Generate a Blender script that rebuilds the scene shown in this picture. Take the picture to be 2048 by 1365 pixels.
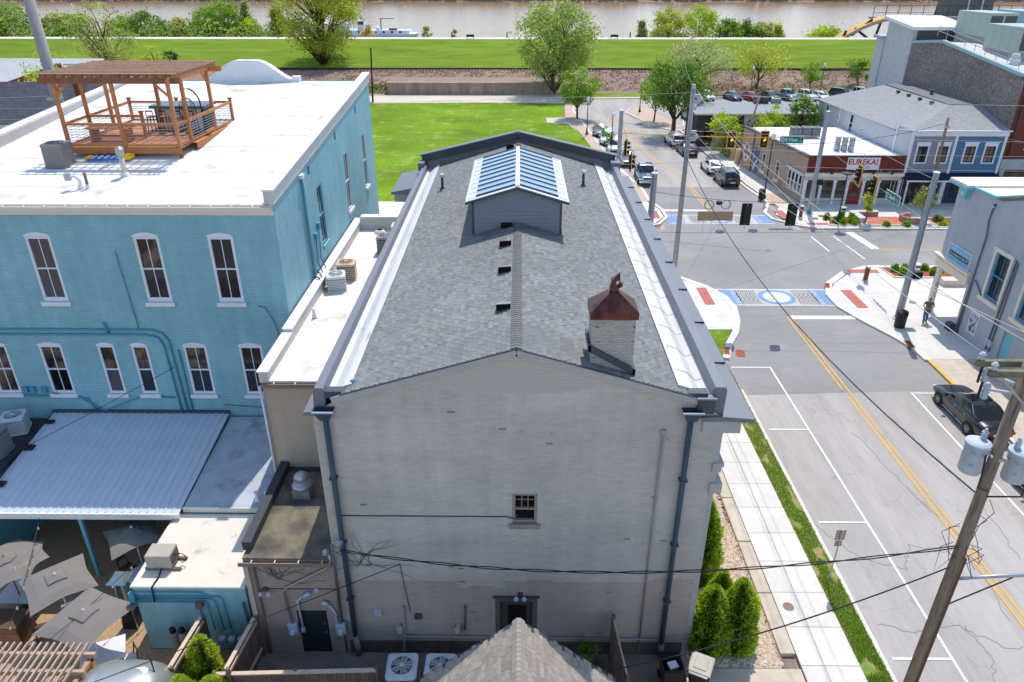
import bpy, bmesh, math, random
from mathutils import Vector, Matrix, noise as mnoise
R = math.radians
random.seed(7)
for o in list(bpy.data.objects): bpy.data.objects.remove(o)
S = bpy.context.scene
COL = S.collection
# ---------------------------------------------------------------- camera
cd = bpy.data.cameras.new('camera'); cam = bpy.data.objects.new('camera', cd); COL.objects.link(cam)
cam.location = (0, 0, 21.0)
cam.rotation_euler = (R(90) - math.atan(747 / 1460), 0, R(0.56))
cd.sensor_width = 36; cd.lens = 1460 / 2048 * 36; cd.clip_start = .1; cd.clip_end = 4000
S.camera = cam
S.render.resolution_x = 1024; S.render.resolution_y = 682
# ---------------------------------------------------------------- light
SUN_EL, SUN_AZ = R(61), R(15)          # azimuth from +Y toward +X
W = bpy.data.worlds.new('World'); S.world = W; W.use_nodes = True
wn = W.node_tree; bg = wn.nodes['Background']
sky = wn.nodes.new('ShaderNodeTexSky'); sky.sky_type = 'NISHITA'; sky.sun_disc = False
sky.sun_elevation = SUN_EL; sky.sun_rotation = SUN_AZ; sky.air_density = 1.0; sky.dust_density = .6; sky.ozone_density = 1.0
wn.links.new(sky.outputs[0], bg.inputs[0]); bg.inputs[1].default_value = 0.15
ld = bpy.data.lights.new('sun', 'SUN'); ld.energy = 2.5; ld.angle = R(.53); ld.color = (1, .955, .88)
sun = bpy.data.objects.new('sun', ld); COL.objects.link(sun)
tosun = Vector((math.sin(SUN_AZ) * math.cos(SUN_EL), math.cos(SUN_AZ) * math.cos(SUN_EL), math.sin(SUN_EL)))
sun.rotation_euler = tosun.to_track_quat('Z', 'Y').to_euler(); sun.location = (0, 0, 80)
S.view_settings.view_transform = 'Standard'; S.view_settings.look = 'None'
S.view_settings.exposure = 0.62; S.view_settings.gamma = 1

# ---------------------------------------------------------------- materials
MATS = {}
def lin(c):
    return tuple((x / 12.92 if x <= .04045 else ((x + .055) / 1.055) ** 2.4) for x in c)
def rgb(r, g, b): return lin((r / 255, g / 255, b / 255))
def M(name, col=(.5, .5, .5), rough=.75, var=.12, vs=1.5, bump=0., bs=20., metal=0., spec=.35, brick=None, mortar=.75,
      var2=0., vs2=.25, col2=None, c2s=1., c2lo=.55, c2hi=.65, emit=0., alpha=None, stretch=None, rnd=0., attr=False, trans=0., coat=0., wave=None, streak=0., crack=0.):
    """Procedural material: base colour with two noise scales, optional second colour in patches, brick relief, bump."""
    if name in MATS: return MATS[name]
    m = bpy.data.materials.new(name); m.use_nodes = True; nt = m.node_tree; N = nt.nodes; L = nt.links
    b = N['Principled BSDF']
    b.inputs['Roughness'].default_value = rough; b.inputs['Metallic'].default_value = metal
    b.inputs['Specular IOR Level'].default_value = spec
    if coat: b.inputs['Coat Weight'].default_value = coat; b.inputs['Coat Roughness'].default_value = .05
    if trans: b.inputs['Transmission Weight'].default_value = trans
    tc = N.new('ShaderNodeTexCoord'); vec = tc.outputs['Object']
    if stretch:
        mp = N.new('ShaderNodeMapping'); mp.inputs['Scale'].default_value = stretch
        L.new(vec, mp.inputs[0]); nv = mp.outputs[0]
    else: nv = vec
    def noise(scale, det=5, v=nv, ro=.6):
        n = N.new('ShaderNodeTexNoise'); n.inputs['Scale'].default_value = scale; n.inputs['Detail'].default_value = det
        n.inputs['Roughness'].default_value = ro; L.new(v, n.inputs['Vector']); return n.outputs['Fac']
    def mrange(sock, a, bb, c, d):
        r = N.new('ShaderNodeMapRange'); L.new(sock, r.inputs[0])
        for i, x in enumerate((a, bb, c, d)): r.inputs[i + 1].default_value = x
        return r.outputs[0]
    def mul(cs, fs):
        mx = N.new('ShaderNodeMix'); mx.data_type = 'RGBA'; mx.blend_type = 'MULTIPLY'; mx.inputs[0].default_value = 1
        L.new(cs, mx.inputs[6]); L.new(fs, mx.inputs[7]); return mx.outputs[2]
    rgbn = N.new('ShaderNodeRGB'); rgbn.outputs[0].default_value = (*col, 1); c = rgbn.outputs[0]
    if attr:
        at = N.new('ShaderNodeAttribute'); at.attribute_name = 'tint'; c = mul(c, at.outputs['Color'])
    if rnd:
        oi = N.new('ShaderNodeObjectInfo'); c = mul(c, mrange(oi.outputs['Random'], 0, 1, 1 - rnd, 1 + rnd))
    if col2:
        mx = N.new('ShaderNodeMix'); mx.data_type = 'RGBA'
        L.new(mrange(noise(c2s, 6), c2lo, c2hi, 0, 1), mx.inputs[0]); L.new(c, mx.inputs[6]); mx.inputs[7].default_value = (*col2, 1); c = mx.outputs[2]
    if var: c = mul(c, mrange(noise(vs), .3, .7, 1 - var, 1 + var))
    if var2: c = mul(c, mrange(noise(vs2, 4), .3, .7, 1 - var2, 1 + var2))
    if streak:
        m2 = N.new('ShaderNodeMapping'); m2.inputs['Scale'].default_value = (2.4, 2.4, .22); L.new(vec, m2.inputs[0])
        c = mul(c, mrange(noise(1.0, 5, m2.outputs[0]), .3, .7, 1 - streak, 1 + streak * .6))
    if crack:
        vo = N.new('ShaderNodeTexVoronoi'); vo.feature = 'DISTANCE_TO_EDGE'; vo.inputs['Scale'].default_value = crack
        wob = N.new('ShaderNodeTexNoise'); wob.inputs['Scale'].default_value = 1.4; L.new(vec, wob.inputs['Vector'])
        av = N.new('ShaderNodeVectorMath'); av.operation = 'ADD'; L.new(vec, av.inputs[0]); L.new(wob.outputs['Color'], av.inputs[1]); L.new(av.outputs[0], vo.inputs['Vector'])
        mk = N.new('ShaderNodeMath'); mk.operation = 'MULTIPLY'; L.new(mrange(vo.outputs['Distance'], .002, .012, 1, 0), mk.inputs[0]); L.new(mrange(noise(.22, 3, vec), .48, .56, 0, 1), mk.inputs[1])
        c = mul(c, mrange(mk.outputs[0], 0, 1, 1, .88))
    h = None
    if brick:
        # brick = (width, height): courses run horizontally on any upright wall
        sep = N.new('ShaderNodeSeparateXYZ'); L.new(vec, sep.inputs[0])
        ad = N.new('ShaderNodeMath'); ad.operation = 'ADD'; L.new(sep.outputs[0], ad.inputs[0]); L.new(sep.outputs[1], ad.inputs[1])
        cb = N.new('ShaderNodeCombineXYZ'); L.new(ad.outputs[0], cb.inputs[0]); L.new(sep.outputs[2], cb.inputs[1])
        br = N.new('ShaderNodeTexBrick'); L.new(cb.outputs[0], br.inputs['Vector']); br.inputs['Scale'].default_value = 1
        br.inputs['Brick Width'].default_value = brick[0]; br.inputs['Row Height'].default_value = brick[1]
        br.inputs['Mortar Size'].default_value = brick[1] * .12; br.inputs['Mortar Smooth'].default_value = .6
        br.inputs['Color1'].default_value = (1, 1, 1, 1); br.inputs['Color2'].default_value = (brick[2] if len(brick) > 2 else .93,) * 3 + (1,)
        br.inputs['Mortar'].default_value = (mortar,) * 3 + (1,)
        c = mul(c, br.outputs['Color']); h = mrange(br.outputs['Fac'], 0, 1, 1, 0)
    if wave:
        wv = N.new('ShaderNodeTexWave'); wv.bands_direction = wave[0]; wv.inputs['Scale'].default_value = wave[1]; wv.inputs['Distortion'].default_value = wave[3] if len(wave) > 3 else 0
        L.new(vec, wv.inputs['Vector']); c = mul(c, mrange(wv.outputs['Fac'], 0, 1, 1 - wave[2], 1 + wave[2]))
    L.new(c, b.inputs['Base Color'])
    if bump or brick:
        bn = N.new('ShaderNodeBump'); bn.inputs['Distance'].default_value = .02; last = None
        nb = noise(bs, 6)
        if h is not None:
            bn.inputs['Strength'].default_value = .8; L.new(h, bn.inputs['Height']); last = bn
        if bump:
            b2 = N.new('ShaderNodeBump'); b2.inputs['Distance'].default_value = .02; b2.inputs['Strength'].default_value = bump
            L.new(nb, b2.inputs['Height'])
            if last: L.new(last.outputs[0], b2.inputs['Normal'])
            last = b2
        L.new(last.outputs[0], b.inputs['Normal'])
    if emit:
        b.inputs['Emission Color'].default_value = (*col, 1); b.inputs['Emission Strength'].default_value = emit
    MATS[name] = m; return m

# ---------------------------------------------------------------- mesh helpers
class MB:
    """Collects geometry in WORLD coordinates; build() turns it into ONE mesh object under its parent."""
    def __init__(s): s.v = []; s.f = []; s.t = []; s.tint = None
    def add(s, vs, fs, tint=None):
        o = len(s.v); s.v += [tuple(x) for x in vs]
        for f in fs: s.f.append(tuple(i + o for i in f)); s.t.append(tint)
        return s
    def quad(s, a, b, c, d, tint=None): return s.add([a, b, c, d], [(0, 1, 2, 3)], tint)
    def box(s, x0, x1, y0, y1, z0, z1, tint=None):
        return s.add([(x0, y0, z0), (x1, y0, z0), (x1, y1, z0), (x0, y1, z0), (x0, y0, z1), (x1, y0, z1), (x1, y1, z1), (x0, y1, z1)],
                     [(0, 3, 2, 1), (4, 5, 6, 7), (0, 1, 5, 4), (1, 2, 6, 5), (2, 3, 7, 6), (3, 0, 4, 7)], tint)
    def obox(s, c, dx, dy, dz, rz=0, tint=None):
        ca, sa = math.cos(rz), math.sin(rz); vs = []
        for z in (-dz / 2, dz / 2):
            for x, y in ((-dx / 2, -dy / 2), (dx / 2, -dy / 2), (dx / 2, dy / 2), (-dx / 2, dy / 2)):
                vs.append((c[0] + x * ca - y * sa, c[1] + x * sa + y * ca, c[2] + z))
        return s.add(vs, [(0, 3, 2, 1), (4, 5, 6, 7), (0, 1, 5, 4), (1, 2, 6, 5), (2, 3, 7, 6), (3, 0, 4, 7)], tint)
    def beam(s, a, b, w, h, up=(0, 0, 1)):
        a, b = Vector(a), Vector(b); d = (b - a).normalized(); u = Vector(up)
        sd = d.cross(u)
        if sd.length < 1e-4: sd = d.cross(Vector((0, 1, 0)))
        sd.normalize(); u = sd.cross(d); vs = []
        for p in (a, b):
            for x, y in ((-1, -1), (1, -1), (1, 1), (-1, 1)): vs.append(p + sd * x * w / 2 + u * y * h / 2)
        return s.add(vs, [(0, 1, 2, 3), (7, 6, 5, 4), (0, 4, 5, 1), (1, 5, 6, 2), (2, 6, 7, 3), (3, 7, 4, 0)])
    def tube(s, pts, r, n=8, r2=None, cap=True):
        pts = [Vector(p) for p in pts]; k = len(pts); vs = []
        rs = r if isinstance(r, (list, tuple)) else [r + ((r2 if r2 is not None else r) - r) * i / max(1, k - 1) for i in range(k)]
        ref = None
        for i, p in enumerate(pts):
            d = (pts[min(i + 1, k - 1)] - pts[max(i - 1, 0)])
            d = d.normalized() if d.length > 1e-9 else Vector((0, 0, 1))
            if ref is None: ref = Vector((1, 0, 0)) if abs(d.x) < .8 else Vector((0, 1, 0))
            a = d.cross(ref).normalized(); b = d.cross(a).normalized(); ref = -b if False else ref
            for j in range(n):
                t = 2 * math.pi * j / n; vs.append(p + a * math.cos(t) * rs[i] + b * math.sin(t) * rs[i])
        fs = []
        for i in range(k - 1):
            for j in range(n):
                q = (j + 1) % n; fs.append((i * n + j, i * n + q, (i + 1) * n + q, (i + 1) * n + j))
        if cap: fs += [tuple(range(n - 1, -1, -1)), tuple(range((k - 1) * n, k * n))]
        return s.add(vs, fs)
    def lathe(s, c, prof, n=16):
        c = Vector(c); vs = []; fs = []
        for r, z in prof:
            for j in range(n):
                t = 2 * math.pi * j / n; vs.append((c.x + r * math.cos(t), c.y + r * math.sin(t), c.z + z))
        for i in range(len(prof) - 1):
            for j in range(n):
                q = (j + 1) % n; fs.append((i * n + j, i * n + q, (i + 1) * n + q, (i + 1) * n + j))
        fs += [tuple(range(n - 1, -1, -1)), tuple(range((len(prof) - 1) * n, len(prof) * n))]
        return s.add(vs, fs)
    def prism(s, poly, z0, z1, tint=None):
        """poly: list of (x,y) counter-clockwise; z0/z1 numbers."""
        n = len(poly); vs = [(x, y, z0) for x, y in poly] + [(x, y, z1) for x, y in poly]
        fs = [tuple(range(n - 1, -1, -1)), tuple(range(n, 2 * n))] + [(i, (i + 1) % n, n + (i + 1) % n, n + i) for i in range(n)]
        return s.add(vs, fs, tint)
    def prismY(s, poly, y0, y1):
        """poly of (x,z) swept along Y."""
        n = len(poly); vs = [(x, y0, z) for x, z in poly] + [(x, y1, z) for x, z in poly]
        fs = [tuple(range(n)), tuple(range(2 * n - 1, n - 1, -1))] + [(i, n + i, n + (i + 1) % n, (i + 1) % n) for i in range(n)]
        return s.add(vs, fs)
    def prismX(s, poly, x0, x1):
        """poly of (y,z) swept along X."""
        n = len(poly); vs = [(x0, y, z) for y, z in poly] + [(x1, y, z) for y, z in poly]
        fs = [tuple(range(n - 1, -1, -1)), tuple(range(n, 2 * n))] + [(i, (i + 1) % n, n + (i + 1) % n, n + i) for i in range(n)]
        return s.add(vs, fs)
    def build(s, name, mat, parent=None, smooth=False, bevel=0., fix=True):
        off = Vector((0, 0, 0)); p = parent
        while p is not None: off = off + Vector(p.location); p = p.parent
        me = bpy.data.meshes.new(name)
        me.from_pydata([(x - off.x, y - off.y, z - off.z) for x, y, z in s.v], [], s.f)
        if any(t is not None for t in s.t):
            ca = me.color_attributes.new('tint', 'FLOAT_COLOR', 'CORNER'); i = 0
            buf = []
            for f, t in zip(s.f, s.t):
                c = (1, 1, 1, 1) if t is None else ((t, t, t, 1) if isinstance(t, float) else (*t, 1))
                for _ in f: buf.extend(c)
            ca.data.foreach_set('color', buf)
        if fix and len(s.f) < 60000:
            bm = bmesh.new(); bm.from_mesh(me)
            bmesh.ops.recalc_face_normals(bm, faces=bm.faces)
            bm.to_mesh(me); bm.free()
        if smooth: me.polygons.foreach_set('use_smooth', [True] * len(me.polygons))
        if mat is not None: me.materials.append(mat)
        o = bpy.data.objects.new(name, me); COL.objects.link(o); o.parent = parent
        if bevel:
            bv = o.modifiers.new('bevel', 'BEVEL'); bv.width = bevel; bv.segments = 1; bv.limit_method = 'ANGLE'
        return o
def thing(name, label, cat, loc=(0, 0, 0), group=None):
    o = bpy.data.objects.new(name, None); COL.objects.link(o); o.location = loc; o.empty_display_size = .3
    return tag(o, label, cat, group)
def tag(o, label, cat, group=None):
    o['label'] = label; o['category'] = cat
    if group: o['group'] = group
    return o
def struct(o): o['kind'] = 'structure'; return o
def stuff(o, label=None, cat=None):
    o['kind'] = 'stuff'
    if label: o['label'] = label
    if cat: o['category'] = cat
    return o
def inst(src, parent, loc, rot=(0, 0, 0), scale=(1, 1, 1), name=None):
    """a copy of one mesh object (shared data) placed at a WORLD location under an unrotated parent"""
    off = Vector((0, 0, 0)); p = parent
    while p is not None: off = off + Vector(p.location); p = p.parent
    o = bpy.data.objects.new(name or src.name.split('.')[0], src.data if hasattr(src, 'data') else src)
    COL.objects.link(o); o.parent = parent
    o.location = Vector(loc) - off; o.rotation_euler = rot; o.scale = scale
    return o
def copy_tree(o, parent=None, kids=None):
    c = o.copy(); COL.objects.link(c); c.parent = parent
    for ch in (kids or KIDS(o)): copy_tree(ch, c)
    return c
def KIDS(o):
    return [x for x in COL.objects if x.parent is o]
_fontcache = {}
def text(body, size, mat, name, parent, origin, xdir, ydir, align='CENTER', shear=0., bold=0., sx=1.):
    """flat lettering as a mesh; origin = world point, xdir/ydir = world directions of the text axes"""
    cu = bpy.data.curves.new('t', 'FONT'); cu.body = body; cu.size = size; cu.align_x = align; cu.align_y = 'CENTER'; cu.shear = shear; cu.offset = bold
    cu.resolution_u = 2
    ob = bpy.data.objects.new('t', cu); COL.objects.link(ob)
    dg = bpy.context.evaluated_depsgraph_get(); dg.update()
    me = bpy.data.meshes.new_from_object(ob.evaluated_get(dg)); bpy.data.objects.remove(ob)
    X = Vector(xdir).normalized(); Y = Vector(ydir).normalized(); Z = X.cross(Y)
    off = Vector((0, 0, 0)); p = parent
    while p is not None: off = off + Vector(p.location); p = p.parent
    me.transform(Matrix(((X.x * sx, Y.x, Z.x, 0), (X.y * sx, Y.y, Z.y, 0), (X.z * sx, Y.z, Z.z, 0), (0, 0, 0, 1))))
    me.transform(Matrix.Translation(Vector(origin) - off))
    me.materials.clear(); me.materials.append(mat)
    o = bpy.data.objects.new(name, me); COL.objects.link(o); o.parent = parent
    return o
def sag(a, b, drop, n=16):
    a, b = Vector(a), Vector(b); out = []
    for i in range(n + 1):
        t = i / n; p = a.lerp(b, t); p.z -= drop * 4 * t * (1 - t); out.append(p)
    return out
# ================================================================= SETTING
asphalt = M('asphalt_old', rgb(174, 168, 162), .93, .06, 6, bump=.25, bs=60, var2=.13, vs2=.5, spec=.15, col2=rgb(160, 153, 148), c2s=.8, c2lo=.48, c2hi=.72, stretch=(1, .14, 1), crack=.3)
asphalt_new = M('asphalt_new', rgb(148, 145, 143), .9, .05, 6, bump=.25, bs=60, var2=.13, vs2=.28, spec=.2, col2=rgb(162, 158, 154), c2s=.5, c2lo=.55, c2hi=.75, stretch=(.35, .5, 1), crack=.2)
concrete = M('concrete_new', rgb(214, 209, 200), .85, .05, 3, bump=.1, bs=40, var2=.08, vs2=.6, rnd=.05, spec=.2)
concrete_old = M('concrete_old', rgb(196, 182, 164), .9, .1, 2, bump=.2, bs=40, var2=.08, vs2=.5)
kerbm = M('kerb_concrete', rgb(214, 208, 198), .85, .08, 2, bump=.1)
tanwalk = M('tan_walk', rgb(196, 172, 152), .9, .07, 1.5, bump=.1, rnd=.04)
grassm = M('grass', rgb(104, 130, 38), .95, .22, 6, bump=.6, bs=40, var2=.2, vs2=.3, spec=.1, col2=rgb(166, 142, 102), c2s=1.3, c2lo=.55, c2hi=.66)
lawnm = M('lawn', rgb(108, 138, 28), .95, .24, 2.2, bump=.6, bs=12, var2=.3, vs2=.11, spec=.1, col2=rgb(158, 158, 84), c2s=.4, c2lo=.55, c2hi=.72)
leveem = M('levee_grass', rgb(116, 138, 42), .95, .2, .6, bump=.3, bs=8, var2=.16, vs2=.06, spec=.1, wave=('Y', .42, .2, 2.2), stretch=(.25, 1, 1))
ballastm = M('ballast', rgb(152, 128, 112), .95, .3, 3, bump=1, bs=4, spec=.1, var2=.1, vs2=.2)
dirtm = M('ground_dirt', rgb(150, 128, 108), .95, .2, .8, bump=.3, bs=10, var2=.15, vs2=.1)
whitep = M('paint_white', rgb(232, 230, 224), .8, .06, 4, col2=rgb(190, 186, 180), c2s=6, c2lo=.6, c2hi=.75)
yellowp = M('paint_yellow', rgb(222, 168, 62), .8, .08, 4, col2=rgb(176, 160, 138), c2s=2.2, c2lo=.52, c2hi=.66)
rockm = M('river_gravel', rgb(226, 212, 196), .9, .2, 8, bump=.5, bs=25, attr=True)
mulchm = M('mulch', rgb(150, 92, 58), .95, .35, 14, bump=.9, bs=30)
brickpave = M('brick_paver', rgb(192, 118, 104), .9, .08, 3, rnd=.1)

def sheet(name, x0, x1, y0, y1, z, mat):
    return struct(MB().quad((x0, y0, z), (x1, y0, z), (x1, y1, z), (x0, y1, z)).build(name, mat, fix=False))
def poly(name, pts, z, mat, parent=None, s=True):
    o = MB().add([(x, y, z) for x, y in pts], [tuple(range(len(pts)))]).build(name, mat, parent, fix=False)
    return struct(o) if s else o
# one ground sheet from behind the camera over the levee, under the river and up the far bank
g = MB(); prof = [(-80, -.012), (141.5, -.012), (144, -.012), (157, 1.9), (166, 1.6), (182, 6.2), (188, 6.2), (212, -3), (235, -9), (700, -9), (712, -5), (730, -2.5), (1600, 0)]
xs = [-1500, -400, -200, -100, -50, -25, 0, 25, 50, 100, 200, 400, 1500]
vs = [(x, y, z) for y, z in prof for x in xs]; n = len(xs)
g.add(vs, [(i * n + j, i * n + j + 1, (i + 1) * n + j + 1, (i + 1) * n + j) for i in range(len(prof) - 1) for j in range(n - 1)])
struct(g.build('ground', dirtm, fix=False))
# ---- levee of mown grass with a path on its crown
def strip(name, prof, x0, x1, mat, lift=.05, nx=60):
    mb = MB(); vs = []; n = nx + 1
    for y, z in prof:
        for i in range(n): vs.append((x0 + (x1 - x0) * i / nx, y, z + lift))
    mb.add(vs, [(i * n + j, i * n + j + 1, (i + 1) * n + j + 1, (i + 1) * n + j) for i in range(len(prof) - 1) for j in range(n - 1)])
    return struct(mb.build(name, mat, fix=False))
strip('levee', [(165.6, 1.62), (170, 2.75), (176, 4.45), (182, 6.2)], -420, 420, leveem)
strip('levee_path', [(182.0, 6.2), (187, 6.2)], -420, 420, concrete, .06)
strip('levee_river_slope', [(187, 6.2), (212, -3), (226, -6.7)], -420, 420, grassm, .05)
# ---- railway embankment: crushed stone, sleepers and two rails
mb = MB(); nx = 260; ny = 14; vs = []
for j in range(ny + 1):
    y = 143.0 + 22.4 * j / ny
    z0 = 0 if y < 144 else (1.9 * min(1, (y - 144) / 12.5)); z0 = z0 if y < 159 else 1.9 - .3 * (y - 159) / 7
    for i in range(nx + 1):
        x = -150 + 330 * i / nx
        vs.append((x + random.uniform(-.3, .3), y + random.uniform(-.4, .4), z0 + .07 + (random.uniform(-.08, .14) if 0 < j < ny else -.05)))
n = nx + 1
mb.add(vs, [(j * n + i, j * n + i + 1, (j + 1) * n + i + 1, (j + 1) * n + i) for j in range(ny) for i in range(nx)])
struct(mb.build('railway_embankment', ballastm, fix=False))
mb = MB()
for k in range(26000):
    x = random.uniform(-60, 100); y = random.uniform(144.5, 160); z0 = 1.9 * min(1, (y - 144) / 12.5) + .1
    r = random.uniform(.06, .16); t = random.choice((.6, .8, .95, 1.05, 1.25)) ; a = random.random() * 6
    mb.add([(x + r * math.cos(a), y + r * math.sin(a), z0), (x + r * math.cos(a + 2.1), y + r * math.sin(a + 2.1), z0), (x + r * math.cos(a + 4.2), y + r * math.sin(a + 4.2), z0), (x, y, z0 + r)], [(0, 1, 3), (1, 2, 3), (2, 0, 3)], t)
stuff(mb.build('ballast_stones', M('ballast_stone', rgb(156, 132, 116), .95, .1, 3, attr=True), fix=False), 'crushed grey brown stone on the railway embankment', 'ballast')
rw = thing('railway_track', 'dark steel railway track running along the foot of the levee', 'railway', (0, 162, 1.8))
darksteel = M('rail_steel', rgb(72, 60, 54), .6, .15, 2, metal=.3); sleeperm = M('sleeper_wood', rgb(92, 78, 68), .9, .2, 3, rnd=.2)
sl = MB().box(-.11, .11, -1.3, 1.3, -.09, .09).build('sleeper', sleeperm, None); slm = sl.data; bpy.data.objects.remove(sl)
mb = MB()
for k in range(480):
    x = -150 + k * .68
    if 0 < x < 100 and k % 1 == 0 and x < 90: inst(slm, rw, (x, 161.6, 2.0), name='sleeper') if (10 < x < 90 and k % 1 == 0) else mb.box(x - .11, x + .11, 160.3, 162.9, 1.91, 2.09)
    else: mb.box(x - .11, x + .11, 160.3, 162.9, 1.91, 2.09)
stuff(mb.build('sleepers', sleeperm, rw, fix=False))
for yy in (160.85, 162.35): MB().box(-180, 180, yy - .06, yy + .06, 2.1, 2.28).build('rail', darksteel, rw)
# retaining wall of concrete panels
rt = thing('retaining_wall', 'long low brown concrete retaining wall below the railway', 'wall', (-9, 141.5, 0))
cw = M('weathered_concrete', rgb(158, 140, 122), .9, .18, 1, bump=.3, var2=.2, vs2=.4, rnd=.06, stretch=(2, 2, .5))
for k in range(21):
    x = -24.5 + k * 1.5; MB().box(x + .01, x + 1.49, 141.2, 141.7, 0, 2.0).build('panel', cw, rt)
MB().box(-24.6, 7.1, 141.1, 142.2, 2.0, 2.14).build('coping', cw, rt)
struct(MB().quad((-25, 141.7, 1.95), (7, 141.7, 1.95), (7, 152, 1.7), (-25, 152, 1.7)).build('wall_backfill', ballastm, fix=False))
# ---- lawn, gravel lot
poly('lawn', [(-30, 71.4), (9.6, 71.4), (9.9, 90), (9.0, 104), (7.4, 112.5), (4.2, 114), (4.2, 118), (7.0, 118.4), (7.6, 131.5), (-8, 132.5), (-30, 131)], .02, lawnm)
poly('gravel_lot', [(-30, 131), (-8, 132.5), (7.6, 131.5), (9.5, 137), (7.1, 141.3), (-30, 141.3)], .012, M('pale_gravel', rgb(206, 192, 178), .95, .15, 3, bump=.4, var2=.1, vs2=.3))
poly('lawn_path', [(4.2, 114), (7.4, 112.5), (9.0, 104), (9.4, 112), (8.6, 118.4), (4.2, 118)], .014, MATS['pale_gravel'])
poly('trackside_grass', [(9.6, 137.2), (72, 139.6), (72, 144.4), (8, 144.4)], .03, lawnm)
# ---- roads
poly('bank_street', [(12.4, -30), (24.6, -30), (24.6, 46), (26.5, 54.4), (10.0, 54.4), (12.4, 50)], .0, asphalt)
poly('bank_street_new_asphalt', [(12.4, 34.6), (24.6, 35.3), (24.6, 46), (26.5, 54), (10.2, 54), (12.4, 50)], .004, asphalt_new)
poly('main_street', [(-150, 53.6), (150, 53.6), (150, 63.2), (-150, 63.2)], .006, asphalt_new)
poly('bank_street_north', [(12.6, 63), (25.5, 63), (25.0, 70), (24.0, 78), (23.6, 90), (22.6, 106), (30, 114), (75, 124), (75, 139.4), (30, 137.2), (12, 136.4), (9.4, 133), (8.9, 124), (10.4, 103), (11.4, 88), (13.1, 76), (13.6, 66)], .003, asphalt)
poly('north_new_asphalt', [(13.2, 63), (25, 63), (24, 77.5), (13.1, 77.5)], .0075, asphalt_new)
poly('alley', [(-30, -30), (12.4, -30), (12.4, 15.2), (-30, 15.2)], -.004, asphalt)
# painted lines
def line(name, pts, w, mat, z=.0125, cap=0):
    mb = MB()
    for a, b in zip(pts[:-1], pts[1:]):
        a, b = Vector((*a, 0)), Vector((*b, 0)); d = (b - a).normalized(); s_ = Vector((-d.y, d.x, 0)) * w / 2
        mb.quad(*[(p.x, p.y, z) for p in (a - s_, b - s_, b + s_, a + s_)])
    return struct(mb.build(name, mat, fix=False))
line('centre_line', [(18.12, 4), (18.12, 34.5)], .1, yellowp); line('centre_line', [(18.40, 4), (18.40, 44.8)], .1, yellowp)
line('centre_line', [(18.12, 35.2), (18.12, 44.8)], .1, yellowp)
line('parking_line', [(14.85, 6), (14.85, 37.75)], .1, whitep); line('parking_line', [(12.55, 37.75), (14.9, 37.75)], .1, whitep, .0165)
for y in (31.25, 24.24, 17.36, 10.4): line('stall_line', [(12.8, y), (14.80, y)], .1, whitep, .0165)
line('parking_line', [(21.8, 6), (21.8, 34.85)], .1, whitep); line('stall_line', [(21.75, 34.9), (24.4, 34.9)], .1, whitep, .0165)
line('stop_bar', [(18.35, 44.7), (22.9, 44.7)], .55, whitep, .0165)
line('centre_line', [(18.35, 64.9), (18.25, 80), (15.7, 95.5), (15.05, 108.6), (14.7, 120.8)], .11, yellowp); line('centre_line', [(18.65, 64.9), (18.55, 80), (16.0, 95.5), (15.35, 108.6), (15.0, 120.8)], .11, yellowp)
line('stop_bar', [(13.4, 69.0), (18.2, 69.0)], .5, whitep, .0165)
line('stop_bar', [(29.4, 62.6), (29.9, 58.2)], .7, whitep, .0165)
line('centre_line', [(30.2, 58.2), (90, 58.5)], .1, yellowp); line('centre_line', [(30.2, 57.95), (90, 58.25)], .1, yellowp)
line('lane_line', [(25.6, 61.3), (25.8, 57.6)], .12, whitep, .0165); line('lane_line', [(27.6, 61.6), (28.0, 55.8)], .12, whitep, .0165)
for y in (120.5,): 
    for k in range(8): line('lot_line', [(24.5 + k * 3, 112 + k * .7), (25.5 + k * 3, 117 + k * .7)], .12, whitep, .0165)
# cracks sealed with tar
tar = M('tar_seal', rgb(144, 138, 133), .8, .1, 5)
for k, pts in enumerate([[(12.6, 24.1), (13.7, 22.1), (15.2, 21.6), (16.0, 22.9), (17.2, 22.5), (18.6, 23.4)], [(12.9, 18.9), (14.2, 18.5), (15.7, 18.9), (17.0, 17.8), (18.6, 18.0)], [(16.0, 18.9), (16.2, 17.4), (15.6, 16.0)],
                         [(17.0, 31.0), (17.6, 27.0), (18.3, 23.5), (17.8, 19.0)], [(19.4, 33), (20.1, 29), (20.4, 25.5), (20.0, 22.1)]]):
    pp = []
    for a, b in zip(pts[:-1], pts[1:]):
        for t in range(9): pp.append((a[0] + (b[0] - a[0]) * t / 9 + random.uniform(-.09, .09), a[1] + (b[1] - a[1]) * t / 9 + random.uniform(-.09, .09)))
    line('tar_crack', pp + [pts[-1]], .026, tar, .009)
# ---- kerbs and pavements
KH = .13
def kerb(pts, w=.3, mat=kerbm, h=KH):
    mb = MB(); P = [Vector((*p, 0)) for p in pts]; L_, R_ = [], []
    for i, p in enumerate(P):
        d = (P[min(i + 1, len(P) - 1)] - P[max(i - 1, 0)]).normalized(); s_ = Vector((-d.y, d.x, 0)) * w / 2
        L_.append(p + s_); R_.append(p - s_)
    for i in range(len(P) - 1):
        a, b, c, d = R_[i], R_[i + 1], L_[i + 1], L_[i]
        mb.add([(q.x, q.y, -.05) for q in (a, b, c, d)] + [(q.x, q.y, h) for q in (a, b, c, d)], [(4, 5, 6, 7), (0, 1, 5, 4), (1, 2, 6, 5), (2, 3, 7, 6), (3, 0, 4, 7)])
    return struct(mb.build('kerb', mat, fix=True))
def arc(cx, cy, r, a0, a1, n=14): return [(cx + r * math.cos(R(a0 + (a1 - a0) * i / n)), cy + r * math.sin(R(a0 + (a1 - a0) * i / n))) for i in range(n + 1)]
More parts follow.
